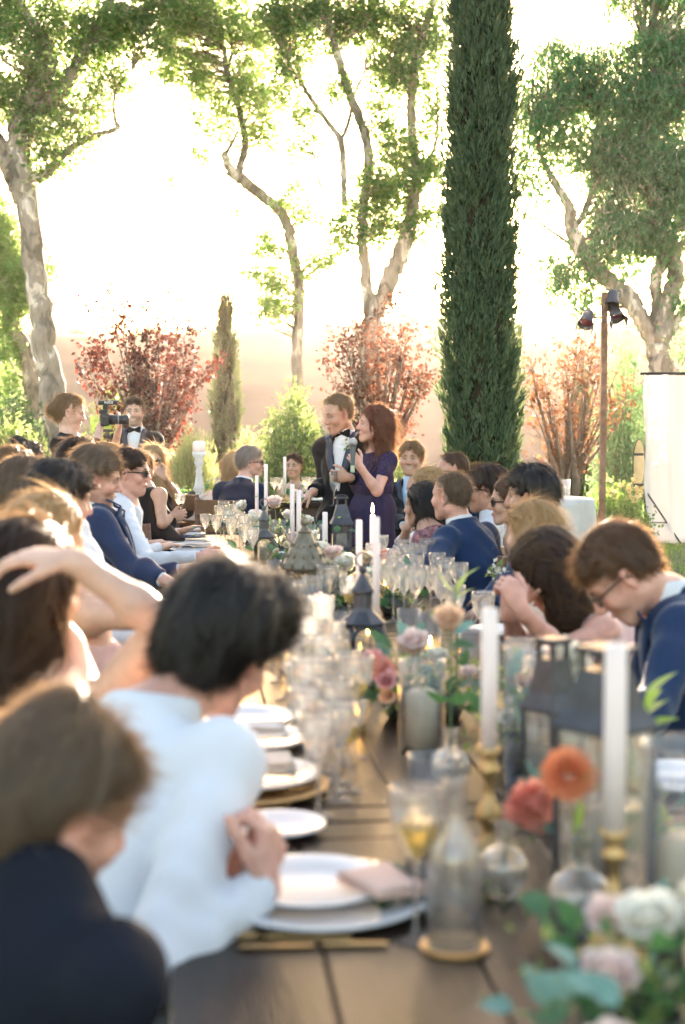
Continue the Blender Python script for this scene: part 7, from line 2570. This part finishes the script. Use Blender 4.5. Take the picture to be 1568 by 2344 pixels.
centerpiece(A(*P(735, 1172, 6.9)[:2], TZ), 'white and peach roses with greens between the short taper and the ornate lantern', [(0, 0, .18, .06, 'white', 'rose'), (.08, 0, .14, .055, 'peach', 'rose'), (-.08, 0, .15, .05, 'blush', 'rose'), (.02, -.04, .09, .05, 'cream', 'peony'), (-.04, .03, .24, .045, 'white', 'rose')], 24, (.10, .07, .08), 71, .03)
centerpiece(A(*P(905, 1172, 5.9)[:2], TZ), 'small cream flowers with fine greens among the sunlit glasses', [(0, 0, .15, .035, 'cream', 'rose'), (.06, 0, .18, .03, 'white', 'rose'), (-.06, 0, .10, .03, 'peach', 'rose')], 18, (.08, .06, .08), 72, .03)
centerpiece(T(1010, 1640), 'eucalyptus and small blush blooms right of the pink flowers', [(.0, 0, .16, .035, 'white', 'rose'), (.07, -.02, .12, .03, 'blush', 'rose')], 22, (.09, .06, .08), 73, .03)
centerpiece(T(1200, 1760), 'loose sprigs and peach blooms between the tall taper and the second lantern', [(.0, 0, .20, .035, 'peach', 'rose'), (.05, 0, .26, .03, 'blush', 'rose'), (-.04, -.02, .12, .03, 'white', 'rose')], 20, (.07, .06, .12), 74, .03)
centerpiece(T(1420, 1960), 'white ranunculus and eucalyptus sprigs at the foot of the near lantern', [(-.03, 0, .17, .035, 'white', 'rose'), (.03, -.03, .13, .03, 'cream', 'rose'), (-.07, -.03, .12, .03, 'white', 'peony')], 16, (.07, .05, .08), 75, .03)


# votive lights, several added for their warm bright spots, and more glasses mid-table
def votive(pos, label):
    t = thing('votive_candle', label, 'candle', pos, 0, 'votive candles among the glasses')
    obj('glass', (MB().lathe([(.0005, 0), (.026, 0), (.034, .03), (.036, .065), (.0345, .065), (.032, .03), (.0005, .006)], seg=20), glassmat('amber_votive', (.96, .86, .62), (.8, .6, .3))), t)
    obj('wax', (MB().lathe([(.0005, .008), (.029, .012), (.031, .028), (.0005, .028)], seg=16), WAXI), t)
    obj('flame', (MB().lathe([(.0005, .032), (.004, .036), (.0058, .043), (.0036, .055), (.0005, .066)], seg=10), FLAME), t)


for k, (u, v) in enumerate([(815, 1665), (762, 1560), (722, 1500), (655, 1535), (842, 1475), (985, 1500), (560, 1310), (700, 1345), (1120, 1640), (880, 1360)]):
    votive(T(u, v), 'small lit votive candle in amber glass, ' + ORD[k] + (' of those scattered among the glasses, several added for warm glow'))
for k, (u, v, s, f) in enumerate([(620, 1480, 1.0, None), (648, 1500, 1.1, None), (675, 1470, 1.0, 'w'), (715, 1455, 1.0, None), (750, 1440, 1.1, None), (612, 1440, 1.0, None), (660, 1425, 1.0, None), (700, 1610, 1.1, 'w'),
                                  (745, 1660, 1.05, None), (655, 1600, 1.0, None), (625, 1530, 1.1, None), (790, 1690, 1.0, None), (715, 1745, 1.1, None), (768, 1790, 1.0, None), (735, 1540, 1.1, None), (690, 1545, 1.0, None)]):
    stem_glass(T(u, v), 'tall stemmed glass' + (' with white wine' if f else '') + ', ' + ORD[k] + ' of those crowded beyond the white-shirted man', .22 * s, .042 * s, WHITEW if f else None, .4)
for k, (u, v) in enumerate([(855, 1345), (872, 1320), (905, 1362), (935, 1350), (980, 1330), (1020, 1390), (1050, 1405), (850, 1420)]):
    stem_glass(T(u, v), 'clear wine glass, ' + ORD[k] + ' of those along the cropped man\'s outstretched arm', .21, .041)

# ------------------------------------------------------------------ air
def haze():
    m = bpy.data.materials.new('air'); m.use_nodes = True
    nt = m.node_tree
    for n in list(nt.nodes):
        if n.type == 'BSDF_PRINCIPLED': nt.nodes.remove(n)
    pv = nt.nodes.new('ShaderNodeVolumePrincipled')
    pv.inputs['Color'].default_value = (1, .88, .78, 1)
    pv.inputs['Density'].default_value = 0.00026
    pv.inputs['Anisotropy'].default_value = 0.78
    nt.links.new(pv.outputs[0], nt.nodes['Material Output'].inputs['Volume'])
    mb = MB().box((0, 195, 10), (860, 420, 28))
    obj('haze', (mb, m, False), label='warm hazy evening air over the garden and the hill', cat='haze', kind='stuff')


haze()
